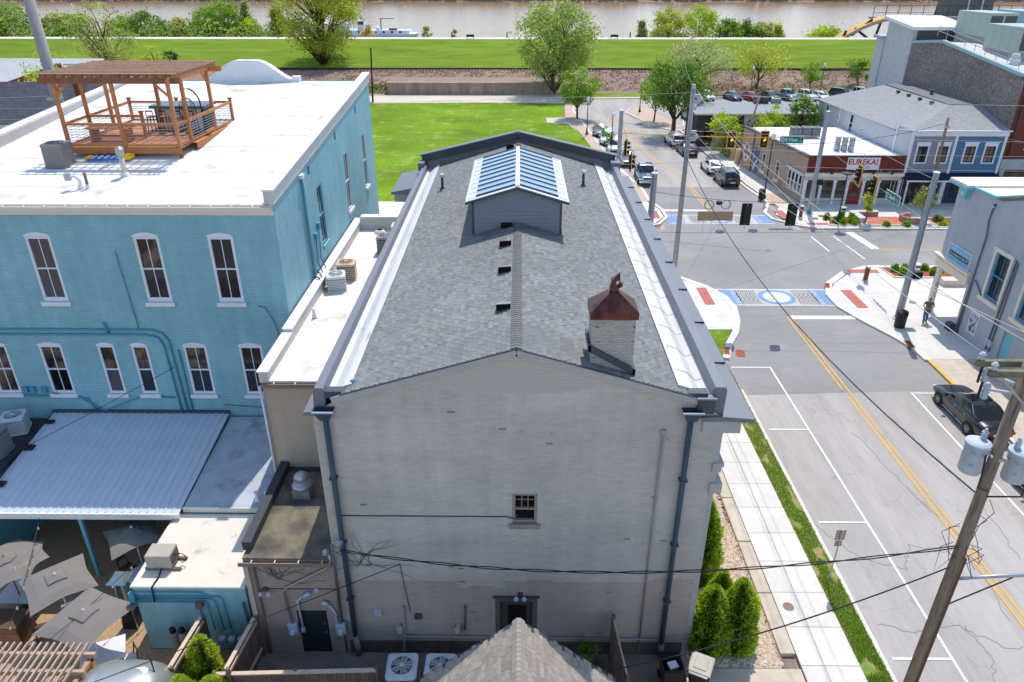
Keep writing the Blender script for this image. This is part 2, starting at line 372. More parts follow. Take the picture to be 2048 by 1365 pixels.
def pavement(name, pts, mat=concrete, z=.12):
    o = MB().prism(pts, -.05, z).build(name, mat, None, fix=True); return struct(o)
def slabs(name, x0, x1, ys, mat, z=.125, gap=.012, parent=None):
    root = struct(MB().box(x0 - .02, x1 + .02, ys[0] - .02, ys[-1] + .02, -.05, z - .03).build(name, M('joint_dark', rgb(132, 124, 116), .95), None))
    for a, b in zip(ys[:-1], ys[1:]): MB().box(x0, x1, a + gap, b - gap, z - .06, z).build('slab', mat, root)
    return root
slabs('pavement', 9.55, 11.52, [4 + 1.62 * i for i in range(25)], concrete)
kerb([(12.42, 15.5), (12.42, 35.0)], .16)
struct(MB().box(11.52, 12.36, 15.5, 37.2, -.05, .115).build('verge', M('verge_soil', rgb(158, 136, 96), .95, .2, 4, bump=.4, col2=rgb(116, 134, 56), c2s=2.2, c2lo=.42, c2hi=.56)))
struct(MB().box(11.52, 12.5, 5, 15.5, -.05, .11).build('driveway_apron', concrete_old))
# near left corner with its bulb
pavement('corner_pavement', [(9.55, 42.6), (14.0, 42.6), (14.5, 44.6), (14.8, 46.6), (14.5, 48.2), (13.4, 49.9), (11.4, 52.0), (9, 53.0), (6.6, 53.4), (6.6, 42.6)], concrete)
kerb([(12.5, 38.7), (13.1, 40.5), (14.0, 42.3), (14.55, 44.0), (14.9, 46.2), (14.7, 48.0), (13.7, 49.9), (11.7, 52.1), (9.1, 53.25), (6.6, 53.6)], .42)
struct(MB().prism([(11.2, 38.6), (12.4, 38.8), (12.9, 40.6), (13.8, 42.58), (11.2, 42.58)], -.05, .118).build('verge', grassm))
pavement('pavement_front', [(-40, 47.5), (6.6, 47.5), (6.6, 53.4), (-40, 53.4)], concrete)
# near right corner
pavement('corner_pavement', [(24.7, 38.7), (28.2, 38.7), (28.2, 53.8), (27.4, 53.6), (25.2, 52.3), (23.4, 50.4), (22.5, 48.6), (22.4, 46.8), (23.1, 44.6), (24.1, 42), (24.6, 40.3)], concrete)
kerb([(24.56, 38.6), (24.5, 40.2), (24.0, 41.8), (23.0, 44.2), (22.3, 46.4), (22.3, 48.4), (23.0, 50.4), (24.9, 52.5), (27.2, 53.85), (28.4, 54.0)], .5)
struct(MB().box(28.2, 60, 47, 53.8, -.05, .118).build('pavement_front', concrete))
pavement('old_pavement', [(24.6, 5), (28.2, 5), (28.2, 38.68), (24.6, 38.68)], concrete_old, .115)
kerb([(24.55, 5), (24.55, 34.6)], .2, kerbm, .12); kerb([(24.55, 34.6), (24.55, 38.6)], .22, M('kerb_yellow_paint', rgb(220, 178, 84), .8, .15, 3, col2=rgb(196, 176, 150), c2s=3), .135)
kerb([(28.4, 54.0), (60, 54.0)], .3)
# far right corner and plaza
pavement('corner_pavement', [(25.6, 64.6), (26.6, 63.8), (60, 63.4), (60, 71.6), (27.9, 71.6), (26.3, 90), (25.6, 100), (23.5, 100), (24.2, 90), (24.6, 78), (25.5, 70), (24.4, 67.5)], concrete)
kerb([(23.2, 108), (23.85, 90), (24.2, 78), (24.9, 71.4), (23.6, 68.2), (23.7, 66.2), (25.6, 64.2), (27, 63.5), (60, 63.25)], .32)
pavement('corner_patch', [(24.8, 71.0), (27.6, 70.9), (27.2, 74.6), (24.6, 74.8)], tanwalk, .126)
# far left corner and pavement by the lawn
pavement('corner_pavement', [(-40, 64.0), (10.5, 63.9), (12.6, 64.8), (13.6, 66.6), (13.6, 69), (12.9, 71.4), (-40, 71.4)], concrete)
pavement('pavement_north', [(9.6, 71.4), (12.9, 71.4), (13.0, 76), (11.2, 88), (10.2, 103), (8.7, 124), (9.0, 131), (7.8, 131), (7.2, 118), (8.8, 104), (9.9, 90)], tanwalk, .12)
kerb([(-40, 63.7), (10.6, 63.6), (12.8, 64.5), (13.9, 66.6), (13.85, 69.2), (13.1, 72), (13.1, 76), (11.35, 88), (10.35, 103), (8.85, 124), (9.4, 133), (12, 136.5), (21, 137), (40, 137.9), (72, 139.3)], .3)
pavement('turning_pavement', [(9.0, 131), (9.2, 133.4), (11.9, 136.6), (40, 138), (40, 139), (11, 137.8), (8.4, 134)], tanwalk, .12)
pavement('island_pavement', [(17.4, 122.4), (20.4, 110.5), (22.6, 107.5), (24.2, 108.5), (22.6, 118), (21.6, 127.6), (19, 126.5)], tanwalk, .12)
kerb([(22.8, 107.2), (20.3, 110.2), (17.2, 122.4), (18.8, 126.8), (21.8, 128)], .25)
# grey concrete yard behind the buildings, planting bed of river gravel, edging stones
poly('yard', [(-40, 2), (9.4, 2), (9.4, 17.6), (-40, 27)], .004, M('yard_concrete', rgb(128, 116, 104), .95, .2, 1.5, bump=.2, var2=.25, vs2=.5))
struct(MB().prism([(5.5, 16.9), (8.9, 16.9), (8.75, 46), (5.5, 46)], -.03, .05).build('gravel_bed', M('gravel_base', rgb(186, 168, 150), .95, .25, 12, bump=.6, bs=30)))
mb = MB(); random.seed(3)
for k in range(26000):
    x = random.uniform(5.8, 9.0); y = random.uniform(16.95, 24) if random.random() < .72 else random.uniform(24, 40); r = random.uniform(.02, .045) * (1 if y < 24 else 1.4)
    t = random.choice(((1.05, 1, .95), (.8, .72, .66), (1.2, 1.18, 1.15), (.66, .58, .52), (1.1, .98, .84), (1., .98, 1.0), (.88, .74, .64), (1.15, 1.1, 1.02)))
    a = random.random() * 6; pts = [(x + r * math.cos(a + i * 1.57) * (1.3 if i % 2 else 1), y + r * math.sin(a + i * 1.57), .05) for i in range(4)]
    mb.add(pts + [(x, y, .05 + r * .9)], [(0, 1, 4), (1, 2, 4), (2, 3, 4), (3, 0, 4)], t)
stuff(mb.build('river_gravel', rockm, fix=False), 'pale multicoloured river gravel beside the grey building', 'gravel')
es = thing('edging_kerb', 'tan stone edging between gravel bed and pavement', 'edging', (9.1, 25, 0))
for k in range(10): MB().box(8.98 + random.uniform(0, .03), 9.5, 17.4 + k * 2.75, 17.4 + k * 2.75 + 2.71, -.02, .16 + random.uniform(0, .02)).build('stone', concrete_old, es, bevel=.02)
MB().box(5.6, 9.5, 15.4, 16.85, -.02, .09).build('apron', concrete_old, es)
# river and far bank
rivm = bpy.data.materials.new('river_water'); rivm.use_nodes = True; nt = rivm.node_tree; b = nt.nodes['Principled BSDF']
b.inputs['Base Color'].default_value = (*rgb(156, 122, 84), 1); b.inputs['Roughness'].default_value = .2; b.inputs['Specular IOR Level'].default_value = .35; b.inputs['IOR'].default_value = 1.33
tc = nt.nodes.new('ShaderNodeTexCoord'); mp = nt.nodes.new('ShaderNodeMapping'); mp.inputs['Scale'].default_value = (.05, .35, 1)
n1 = nt.nodes.new('ShaderNodeTexNoise'); n1.inputs['Scale'].default_value = 1.6; n1.inputs['Detail'].default_value = 8; n1.inputs['Roughness'].default_value = .65
nt.links.new(tc.outputs['Object'], mp.inputs[0]); nt.links.new(mp.outputs[0], n1.inputs[0])
bp = nt.nodes.new('ShaderNodeBump'); bp.inputs['Strength'].default_value = .6; bp.inputs['Distance'].default_value = .35
nt.links.new(n1.outputs[0], bp.inputs['Height']); nt.links.new(bp.outputs[0], b.inputs['Normal'])
struct(MB().quad((-1400, 214, -6), (1400, 214, -6), (1400, 722, -6), (-1400, 722, -6)).build('river', rivm, fix=False))
# ================================================================= shared building helpers
glassm = M('window_glass', rgb(36, 40, 46), .04, 0, spec=.6)
glassb = M('window_glass_blind', rgb(84, 80, 82), .12, .1, 1, spec=.5, wave=('Z', 6, .35))
glassw = M('window_glass_warm_reflection', rgb(104, 88, 74), .06, .3, 1.2, spec=.55, col2=rgb(40, 36, 36), c2s=1.1, c2lo=.45, c2hi=.55)  # warm and dark patches paint reflections of brown buildings into the pane
glassd = M('window_glass_dark', rgb(22, 22, 26), .05, .1, 2, spec=.5)
whitetrim = M('white_trim', rgb(226, 226, 232), .6, .04, 3)
def uvn(mb, o, u, n, u0, u1, v0, v1, n0, n1, tint=None):
    o, u, n = Vector(o), Vector(u), Vector(n); z = Vector((0, 0, 1)); vs = []
    for c in (n0, n1):
        for a, b in ((u0, v0), (u1, v0), (u1, v1), (u0, v1)): vs.append(o + u * a + z * b + n * c)
    return mb.add(vs, [(0, 3, 2, 1), (4, 5, 6, 7), (0, 1, 5, 4), (1, 2, 6, 5), (2, 3, 7, 6), (3, 0, 4, 7)], tint)
def wall(name, o, u, n, Wd, H, holes, mat, parent, depth=.14, tops=None):
    """upright wall sheet with real openings: holes = (u0,u1,v0,v1); reveals run inwards by depth"""
    o, u, n = Vector(o), Vector(u), Vector(n); z = Vector((0, 0, 1)); mb = MB()
    us = sorted({0, Wd} | {h[0] for h in holes} | {h[1] for h in holes}); vs = sorted({0, H} | {h[2] for h in holes} | {h[3] for h in holes})
    P = lambda a, b, c=0: o + u * a + z * b + n * c
    for a, b in zip(us[:-1], us[1:]):
        for c, d in zip(vs[:-1], vs[1:]):
            mu, mv = (a + b) / 2, (c + d) / 2
            if any(h[0] < mu < h[1] and h[2] < mv < h[3] for h in holes): continue
            mb.quad(P(a, c), P(b, c), P(b, d), P(a, d))
    for a, b, c, d in holes:
        for p, q in (((a, c), (b, c)), ((b, c), (b, d)), ((b, d), (a, d)), ((a, d), (a, c))): mb.quad(P(*p), P(*q), P(*q, -depth), P(*p, -depth))
    if tops: mb.add([P(a, b) for a, b in tops], [tuple(range(len(tops)))])
    return mb.build(name, mat, parent, fix=False)
def window(parent, o, u, n, w, h, frame, glass=glassm, glass2=None, fw=.09, arch=0., nx=2, ny=2, sill=True, sillm=None, rec=.1, split=.5, mun=.03, name='window', bars=(None, None), apron=0.):
    """sash window: o = lower left corner of the opening; parts: frame (the part itself), panes, sill, meeting rail"""
    mb = MB(); A = (o, u, n)
    uvn(mb, *A, 0, fw, 0, h, -rec, -.02); uvn(mb, *A, w - fw, w, 0, h, -rec, -.02)
    uvn(mb, *A, fw, w - fw, 0, fw * 1.1 + apron, -rec, -.022); uvn(mb, *A, fw, w - fw, h - fw, h, -rec, -.022)
    if arch:
        O, U, Nn = Vector(o), Vector(u), Vector(n); k = 10; vs = []
        for i in range(k + 1):
            t = i / k; a = O + U * (w * t) + Vector((0, 0, h)); top = arch * (1 - (2 * t - 1) ** 2) + .05
            vs += [a + Nn * .03, a + Vector((0, 0, top)) + Nn * .03, a - Nn * .02, a + Vector((0, 0, top)) - Nn * .02]
        fs = []
        for i in range(k):
            b = i * 4; fs += [(b, b + 4, b + 5, b + 1), (b + 1, b + 5, b + 7, b + 3), (b, b + 2, b + 6, b + 4)]
        mb.add(vs, fs + [(0, 1, 3, 2), (4 * k, 4 * k + 2, 4 * k + 3, 4 * k + 1)])
    f = mb.build(name, frame, parent)
    v0, v1 = fw * 1.1 + apron, h - fw; vm = v0 + (v1 - v0) * split
    uvn(m2 := MB(), *A, fw, w - fw, vm - .03, vm + .03, -rec, -.035); m2.build('meeting_rail', frame, f)
    for (a, b, nxx, g_) in ((v0, vm - .03, nx, glass2 or glass), (vm + .03, v1, bars[1] or nx, glass)):
        cw = (w - 2 * fw) / nxx
        for i in range(nxx):
            uvn(m3 := MB(), *A, fw + i * cw + (mun / 2 if i else 0), fw + (i + 1) * cw - (mun / 2 if i < nxx - 1 else 0), a, b, -rec + .0, -rec + .02); m3.build('pane', g_, f)
            if i: uvn(m4 := MB(), *A, fw + i * cw - mun / 2, fw + i * cw + mun / 2, a, b, -rec, -rec + .045); m4.build('muntin', frame, f)
    if sill: uvn(m5 := MB(), *A, -.09, w + .09, -.16, 0, -.05, .1); m5.build('sill', sillm or frame, f)
    return f
def vpipe(parent, pts, r, mat, name='conduit', n=8): return MB().tube(pts, r, n).build(name, mat, parent, smooth=True)

# ================================================================= GREY BRICK BUILDING
GB = thing('brick_building', 'long grey painted brick building with shingled gable roof and skylight monitor', 'building', (0, 17.5, 0))
shm = M('roof_shingle', rgb(128, 129, 128), .95, .14, 14, bump=.5, bs=60, attr=True, rnd=.12, spec=.1, var2=.07, vs2=.35)
paintb = M('painted_brick', rgb(194, 186, 176), .85, .08, 3, bump=.35, bs=35, attr=True, var2=.1, vs2=.35, spec=.2, col2=rgb(98, 84, 78), c2s=4.2, c2lo=.67, c2hi=.71, stretch=(.8, 1, 2.4), streak=.07)
mortarm = M('painted_mortar', rgb(186, 180, 173), .9, .1, 4, attr=False)
coping = M('coping_metal', rgb(118, 120, 128), .5, .04, 2, metal=.15, spec=.4)
coping_d = M('flashing_dark', rgb(70, 73, 82), .5, .05, 2, spec=.4)
membrane = M('white_membrane', rgb(208, 208, 208), .6, .08, 1.2, bump=.2, bs=4, var2=.08, vs2=.5, col2=rgb(168, 158, 142), c2s=1.1, c2lo=.6, c2hi=.72, stretch=(2.5, .5, 1))
soffit = M('grey_trim_paint', rgb(178, 174, 170), .75, .08, 3)
slate = M('downspout_blue', rgb(62, 78, 92), .5, .06, 3)
galv = M('galvanised', rgb(168, 172, 176), .4, .12, 4, metal=.6, spec=.5)
boxgrey = M('meter_grey', rgb(178, 184, 196), .55, .06, 5)
X0, X1, YA, YB = -5.85, 5.72, 17.5, 44.0
RX, RZ, EZ = -0.05, 11.84, 10.38     # ridge x, ridge z, eave z at x = +-4.9
def rz_at(x): return RZ - (RZ - EZ) * abs(x - RX) / 4.9
# rear wall: mortar sheet with openings, every brick standing proud of it
holes = [(-.16, .60, 5.74, 6.88), (-.72, .66, 0, 2.62)]
ax = lambda h: (h[0] - X0, h[1] - X0, h[2], h[3])
wall('rear_wall', (X0, YA, 0), (1, 0, 0), (0, -1, 0), X1 - X0, 9.55, [ax(h) for h in holes], mortarm, GB, .2,
     tops=[(0, 9.55), (X1 - X0, 9.55), (X1 - X0, 9.7), (4.9 - X0, 10.3), (RX - X0, RZ - .06), (-4.9 - X0, 10.3), (0, 9.7)])
BW, BH = .208, .0715
bricks = []; random.seed(11)
row = 0; z = .02
while z < RZ - .1:
    x = X0 + (0 if row % 2 else -BW / 2)
    while x < X1:
        a, b = max(x, X0), min(x + BW, X1); zt = z + BH
        top = min(rz_at(a), rz_at(b)) - .1 if abs((a + b) / 2) < 4.95 else 9.66
        if b - a > .05 and zt < top and not any(h[0] < b and a < h[1] and h[2] < zt and z < h[3] for h in holes): bricks.append((a, b, z, zt))
        x += BW
    row += 1; z += BH
def btint(x, z):
    edge = 3.28 + .12 * mnoise.noise((x * .7, 0, 3)) + (.1 if x > 4.2 else 0) - (.25 if -1.9 < x < -.4 else 0)
    t = random.uniform(.975, 1.02) * (1 + .07 * mnoise.noise((x * .45, z * .3, 9)) + .05 * mnoise.noise((x * 1.7, z * .5, 2)))
    if random.random() < .0012: return (t * .62, t * .5, t * .46)
    if z < edge: return (t * .86, t * .775, t * .75)
    return (t, t, t)
bricks.sort(key=lambda q: ((q[0] + q[1]) / 2) ** 2 + (21 - q[2]) ** 2)
single = [q for q in bricks if abs(q[1] - q[0] - BW) < 1e-6][:290]; ss = set(single)
bm1 = MB().box(-BW / 2 + .001, BW / 2 - .001, -.005, .0, -BH / 2 + .003, BH / 2 - .003, 1.0).build('brick', paintb); bme = bm1.data; bpy.data.objects.remove(bm1)
for a, b, z0, z1 in single: inst(bme, GB, ((a + b) / 2, YA - random.uniform(0, .0015), (z0 + z1) / 2), name='brick')
mb = MB()
for q in bricks:
    if q in ss: continue
    a, b, z0, z1 = q; t = btint((a + b) / 2, z0); p = YA - .003 - random.uniform(0, .002); z0 -= .0025; z1 += .0025; a -= .003; b += .003
    mb.add([(a + .004, p, z0 + .004), (b - .004, p, z0 + .004), (b - .004, p, z1 - .004), (a + .004, p, z1 - .004), (a + .004, YA + .002, z0 + .004), (b - .004, YA + .002, z0 + .004), (b - .004, YA + .002, z1 - .004), (a + .004, YA + .002, z1 - .004)],
           [(0, 1, 2, 3), (0, 4, 5, 1), (1, 5, 6, 2), (2, 6, 7, 3), (3, 7, 4, 0)], t)
stuff(mb.build('bricks', paintb, GB, fix=False))
# other walls
sidem = M('painted_brick_side', rgb(178, 173, 168), .85, .08, 2, brick=(.21, .0715))
MB().add([(X1, YA, 0), (X1, YB, 0), (X1, YB, 9.7), (X1, YA, 9.7)], [(0, 1, 2, 3)]).build('side_wall', sidem, GB, fix=False)
MB().add([(X0, YB, 0), (X0, YA, 0), (X0, YA, 9.7), (X0, YB, 9.7)], [(0, 1, 2, 3)]).build('side_wall', sidem, GB, fix=False)
MB().add([(X1, YB, 0), (X0, YB, 0), (X0, YB, 10.6), (RX, YB, 12.2), (X1, YB, 10.6)], [(0, 1, 2, 3, 4)]).build('front_wall', sidem, GB, fix=False)
# roof deck under the shingles, then the shingles
rf = MB().prismY([(-4.95, EZ - .04), (RX, RZ - .03), (4.9, EZ - .04), (4.9, EZ - .1), (RX, RZ - .09), (-4.95, EZ - .1)], YA - .06, YB).build('roof', coping_d, GB)
sl_len = math.hypot(4.9, RZ - EZ); EXPO, TW = .142, .27; slope = math.atan2(RZ - EZ, 4.9)
tabs = []; ncourse = int(sl_len / EXPO)
for side in (-1, 1):
    for c in range(ncourse + 1):
        d0 = sl_len - c * EXPO          # distance from the ridge of the lower edge
        if d0 < .1: continue
        y = YA - .02 - (TW * .5 if c % 2 else 0) - random.random() * .05
        while y < YB - .3:
            w = TW * random.uniform(.94, 1.06); a, b = max(y, YA - .05), min(y + w, YB - .32)
            if b - a > .04: tabs.append((side, d0, a, b))
            y += w
def tabshape(mb, side, d0, a, b, t, lift):
    dx, dz = math.cos(slope) * side, -math.sin(slope); nx_, nz = math.sin(slope) * side, math.cos(slope)
    P = lambda d, y, h: (RX + dx * d + nx_ * h, y, RZ + dz * d + nz * h)
    g_ = .005; hi = lift
    vs = [P(d0, a + g_, hi), P(d0, b - g_, hi), P(d0 - EXPO - .02, b - g_, .001), P(d0 - EXPO - .02, a + g_, .001), P(d0, a + g_, -.004), P(d0, b - g_, -.004)]
    mb.add(vs, [(0, 1, 2, 3), (4, 5, 1, 0), (4, 0, 3), (5, 2, 1)], t)
tabs.sort(key=lambda q: (q[2]) ** 2 + (21 - RZ + q[1] * .285) ** 2 + q[1] ** 2)
near = [q for q in tabs if q[3] - q[2] > .2][:290]; ns = set(near); mb = MB()
for q in tabs:
    if q in ns: continue
    t = random.choice((.86, .93, .97, 1.0, 1.03, 1.08, 1.14)) * random.uniform(.96, 1.04); warm = random.uniform(-.03, .03)
    tabshape(mb, *q, (t * (1 + warm), t, t * (1 - warm)), random.choice((.024, .03, .036)))
stuff(mb.build('shingles', shm, rf, fix=False))
tm = {}
for s_ in (-1, 1):
    k = MB(); dx, dz = math.cos(slope) * s_, -math.sin(slope); nx_, nz = math.sin(slope) * s_, math.cos(slope)
    P = lambda d, y, h: (dx * d + nx_ * h, y, dz * d + nz * h)
    k.add([P(0, -.5, .03), P(0, .5, .03), P(-EXPO - .02, .5, .001), P(-EXPO - .02, -.5, .001), P(0, -.5, -.004), P(0, .5, -.004)], [(0, 1, 2, 3), (4, 5, 1, 0), (4, 0, 3), (5, 2, 1)], 1.0)
    o = k.build('shingle', shm, None, fix=False); tm[s_] = o.data; bpy.data.objects.remove(o)
for s_, d0, a, b in near: inst(tm[s_], rf, (RX + math.cos(slope) * s_ * d0, (a + b) / 2, RZ - math.sin(slope) * d0), scale=(1, b - a - .01, 1), name='shingle')
k = MB(); rc = M('ridge_shingle', rgb(114, 113, 111), .95, .15, 9, bump=.4, bs=60, rnd=.1)
k.add([(-.16, 0, -.012), (0, 0, .034), (.16, 0, -.012), (-.16, .19, -.03), (0, .19, .016), (.16, .19, -.03), (-.16, 0, -.03), (0, 0, .016), (.16, 0, -.03)], [(0, 1, 4, 3), (1, 2, 5, 4), (6, 7, 1, 0), (7, 8, 2, 1)])
o = k.build('ridge_cap', rc, None, fix=False); rcm = o.data; bpy.data.objects.remove(o)
y = YA - .04
while y < YB - .4:
    if not 28.15 < y < 34.9: inst(rcm, rf, (RX, y, RZ + .012), name='ridge_cap')
    y += .15
# rake trim at the rear gable
mb = MB()
for s_ in (-1, 1):
    mb.beam((RX, YA - .07, RZ + .0), (RX + s_ * 4.95, YA - .07, EZ - .02), .05, .035)
mb.build('drip_edge', coping_d, GB)
mb = MB()
for s_ in (-1, 1): mb.beam((RX, YA - .04, RZ - .13), (RX + s_ * 5.2, YA - .04, EZ - .22), .06, .2)
mb.build('rake_board', soffit, GB)
# right eave: membrane gutter, coping kerb, projecting cornice
MB().prismY([(4.5, 10.56), (4.62, 10.53), (4.94, 10.42), (5.22, 10.15), (5.5, 10.24), (5.5, 10.05), (4.5, 10.45)], YA + .25, YB).build('gutter_lining', membrane, GB)
MB().prismY([(5.46, 10.1), (5.46, 10.52), (5.5, 10.6), (5.8, 10.6), (5.84, 10.5), (5.82, 9.72), (5.5, 9.72)], YA + .05, YB).build('parapet_cap', coping, GB, bevel=.01)
MB().prismY([(5.2, 9.60), (5.2, 9.70), (5.83, 9.73), (6.68, 9.66), (6.68, 9.54)], YA - .12, YB + .3).build('cornice_cap', coping, GB)
MB().prismY([(5.72, 9.58), (6.36, 9.54), (6.36, 9.4), (6.22, 9.3), (6.05, 9.22), (5.72, 9.18)], YA, YB + .2).build('cornice', soffit, GB)
MB().box(5.25, 6.34, YA - .08, YA - .005, 9.16, 9.55).build('cornice_return', soffit, GB)
for k, y in enumerate([17.62 + i * 5.2 for i in range(6)]):
    p = MB().box(X1, X1 + .16, y - .12, y + .62, 0, 9.2).build('pilaster', soffit, GB)
    MB().box(X1, X1 + .32, y - .2, y + .7, 7.95, 8.08).box(X1, X1 + .26, y - .17, y + .67, 7.75, 7.95).build('capital', soffit, p)
    MB().box(X1, X1 + .36, y - .2, y + .7, 7.0, 7.35).build('band', soffit, p)
MB().box(4.75, 5.3, YA - .02, YA + .28, 10.17, 10.44).build('gutter_end', coping_d, GB)
sc = MB().box(5.02, 5.5, YA - .14, YA + .06, 9.84, 10.3).build('scupper_box', coping_d, GB, bevel=.01)
MB().box(4.98, 5.54, YA - .16, YA + .1, 10.3, 10.34).build('rim', coping, sc)
for k in range(17):
    y_ = YA + 1.2 + k * 1.5; MB().tube([(4.6, y_, 10.54), (4.94, y_, 10.424), (5.22, y_, 10.156), (5.46, y_, 10.23)], .014, 5).build('lining_seam', M('seam_tan', rgb(190, 180, 164), .8), GB)
    MB().box(5.86, 6.64, y_ + .4, y_ + .412, 9.66, 9.735).build('cornice_joint', coping_d, GB) if k % 2 else None
# left eave
MB().prismY([(-4.72, 10.52), (-4.84, 10.48), (-4.98, 10.42), (-5.3, 10.16), (-5.46, 10.24), (-5.46, 10.05), (-4.72, 10.4)], YA + .3, YB).build('gutter_lining', membrane, GB)
MB().prismY([(-5.44, 10.1), (-5.46, 10.46), (-5.5, 10.52), (-5.72, 10.52), (-5.76, 10.45), (-5.8, 9.8), (-5.5, 9.78)], YA + .02, YB).build('parapet_cap', coping, GB, bevel=.01)
MB().prismY([(-5.5, 9.7), (-5.5, 9.79), (-5.8, 9.82), (-6.08, 9.8), (-6.08, 9.68)], YA - .1, YB).build('cornice_cap', coping, GB)
MB().box(-5.45, -4.8, YA + .02, YA + .3, 10.2, 10.42).build('gutter_end', coping_d, GB)
# front parapet seen from behind
mb = MB()
for s_ in (-1, 1):
    mb.beam((RX, YB - .1, RZ + .35), (RX + s_ * 5.75, YB - .1, EZ + .42), .34, .42)
mb.build('front_parapet', coping_d, GB)  # dark colour here paints in the shade on the parapet's rear face
mb = MB()
for s_ in (-1, 1): mb.beam((RX - s_ * .03, YB - .12, RZ + .59), (RX + s_ * 5.9, YB - .12, EZ + .65), .46, .06)
mb.build('front_coping', coping, GB)
MB().prismY([(-7.15, 9.7), (-7.15, 9.82), (-5.7, 10.1), (-5.7, 9.7)], 40.0, YB + .3).build('front_cornice_end', coping, GB)
MB().box(-7.0, -5.9, 40.1, YB + .2, 9.25, 9.69).build('cornice_block', soffit, GB)
MB().box(-5.95, -5.6, 42.9, 43.8, 10.3, 10.75).build('parapet_post', coping, GB); MB().box(5.4, 5.95, 42.9, 43.8, 10.4, 10.8).build('parapet_post', coping, GB)
# scuppers and downspouts
for x, zt, zb in ((-5.46, 9.95, .9), (4.88, 9.98, .65)):
    d = MB().tube([(x, YA - .13, zt - .3), (x, YA - .13, zb)], .085, 12).build('downspout', slate, GB, smooth=True)
    mb = MB(); mb.add([(x - .28, YA - .02, zt), (x + .28, YA - .02, zt), (x + .28, YA - .34, zt), (x - .28, YA - .34, zt), (x - .14, YA - .05, zt - .34), (x + .14, YA - .05, zt - .34), (x + .14, YA - .24, zt - .34), (x - .14, YA - .24, zt - .34)],
           [(0, 1, 5, 4), (1, 2, 6, 5), (2, 3, 7, 6), (3, 0, 4, 7), (4, 5, 6, 7)])
    mb.build('leader_head', slate, d); MB().box(x - .3, x + .3, YA - .37, YA - .335, zt - .03, zt + .02).build('rim', boxgrey, d)
    MB().tube([(x, YA - .13, zb + .02), (x + .05, YA - .14, .0)], .1, 10).build('lower_pipe', M('old_pipe', rgb(150, 130, 122), .8), d, smooth=True)
    for zz in (7.5, 5., 2.6): MB().box(x - .12, x + .12, YA - .23, YA - .005, zz, zz + .04).build('strap', slate, d)
conm = M('conduit_grey', rgb(160, 152, 148), .6, .08, 4)
vpipe(GB, [(4.16, YA - .05, 9.15), (4.16, YA - .05, .15)], .035, conm); MB().box(4.1, 4.22, YA - .09, YA - .01, 9.1, 9.25).build('conduit_cap', conm, GB)
# rear window and door
trimtan = M('weathered_frame', rgb(150, 138, 128), .8, .1, 6)
window(GB, (-.16, YA, 5.74), (1, 0, 0), (0, -1, 0), .76, 1.14, trimtan, glassd, fw=.09, nx=1, bars=(None, 3), split=.45, rec=.14, mun=.025)
mb = MB(); mb.box(-.07, .51, YA + .1, YA + .13, 6.56, 6.585); mb.build('muntin', trimtan, GB)
vpipe(GB, [(-5.4, YA - .02, 6.0), (-.35, YA - .02, 6.0), (-.1, YA - .06, 5.95), (0, YA - .03, 6.1)], .018, slate, 'cable')
drm = M('dark_door_paint', rgb(84, 76, 74), .6, .08, 3)
dr = MB().box(-.55, .49, YA + .05, YA + .1, 0, 2.42).build('door', drm, GB)
MB().box(-.31, .3, YA + .03, YA + .05, 1.0, 2.2).build('pane', glassd, dr); MB().box(.36, .44, YA + .01, YA + .05, .95, 1.1).build('handle', galv, dr)
MB().box(-.72, -.56, YA - .03, YA + .12, 0, 2.62).box(.5, .66, YA - .03, YA + .12, 0, 2.62).box(-.56, .5, YA - .03, YA + .12, 2.43, 2.62).build('door_frame', M('door_frame_grey', rgb(104, 97, 96), .7, .08, 4), GB)
MB().box(-.8, .74, YA - .08, YA - .008, 2.62, 2.68).build('drip_cap', coping_d, GB)
def flood(parent, x, y, z):
    f = MB().box(x - .08, x + .08, y - .06, y, z - .06, z + .06).build('floodlight', coping_d, parent)
    for s_ in (-1, 1): MB().lathe((x + s_ * .13, y - .14, z - .12), [(.03, .1), (.07, .04), (.08, -.02), (.02, -.03)], 10).build('lamp', boxgrey, f)
    return f
flood(GB, .1, YA - .01, 2.78)
# stone plinth, pipes and boxes on the rear wall
MB().box(-5.7, 5.6, YA - .05, YA - .003, -.02, .55).build('plinth', M('stone_plinth', rgb(92, 82, 76), .95, .25, 3, bump=.4), GB)
vpipe(GB, [(-3.9, YA - .09, .85), (4.7, YA - .09, .78)], .03, conm, 'pipe')
rustbox = M('rusty_box', rgb(186, 168, 140), .8, .2, 6, col2=rgb(140, 74, 44), c2s=5, c2lo=.5, c2hi=.62)
for x in (-3.95, -2.0):
    b_ = MB().box(x - .11, x + .11, YA - .14, YA - .01, 1.0, 1.38).build('electric_box', rustbox, GB); MB().box(x - .08, x + .08, YA - .155, YA - .14, 1.08, 1.26).build('cover', boxgrey, b_)
MB().tube([(-3.78, YA - .06, 2.2), (-3.8, YA - .06, 1.0), (-3.85, YA - .25, .1)], .045, 8).build('lower_pipe', conm, GB, smooth=True)
MB().tube([(-1.72, YA - .04, 2.25), (-1.76, YA - .04, 1.1)], .03, 8).build('lower_pipe', M('rust_pipe', rgb(120, 90, 76), .8), GB, smooth=True)
MB().box(-4.75, -4.5, YA - .06, YA - .008, 1.75, 2.05).build('vent_plate', boxgrey, GB); MB().box(-3.42, -3.18, YA - .07, YA - .008, 1.62, 1.85).build('vent_plate', slate, GB)
vpipe(GB, [(-3.75, YA - .03, 4.05), (-3.72, YA - .03, 3.6), (-3.55, YA - .03, 1.9)], .012, coping_d, 'cable')
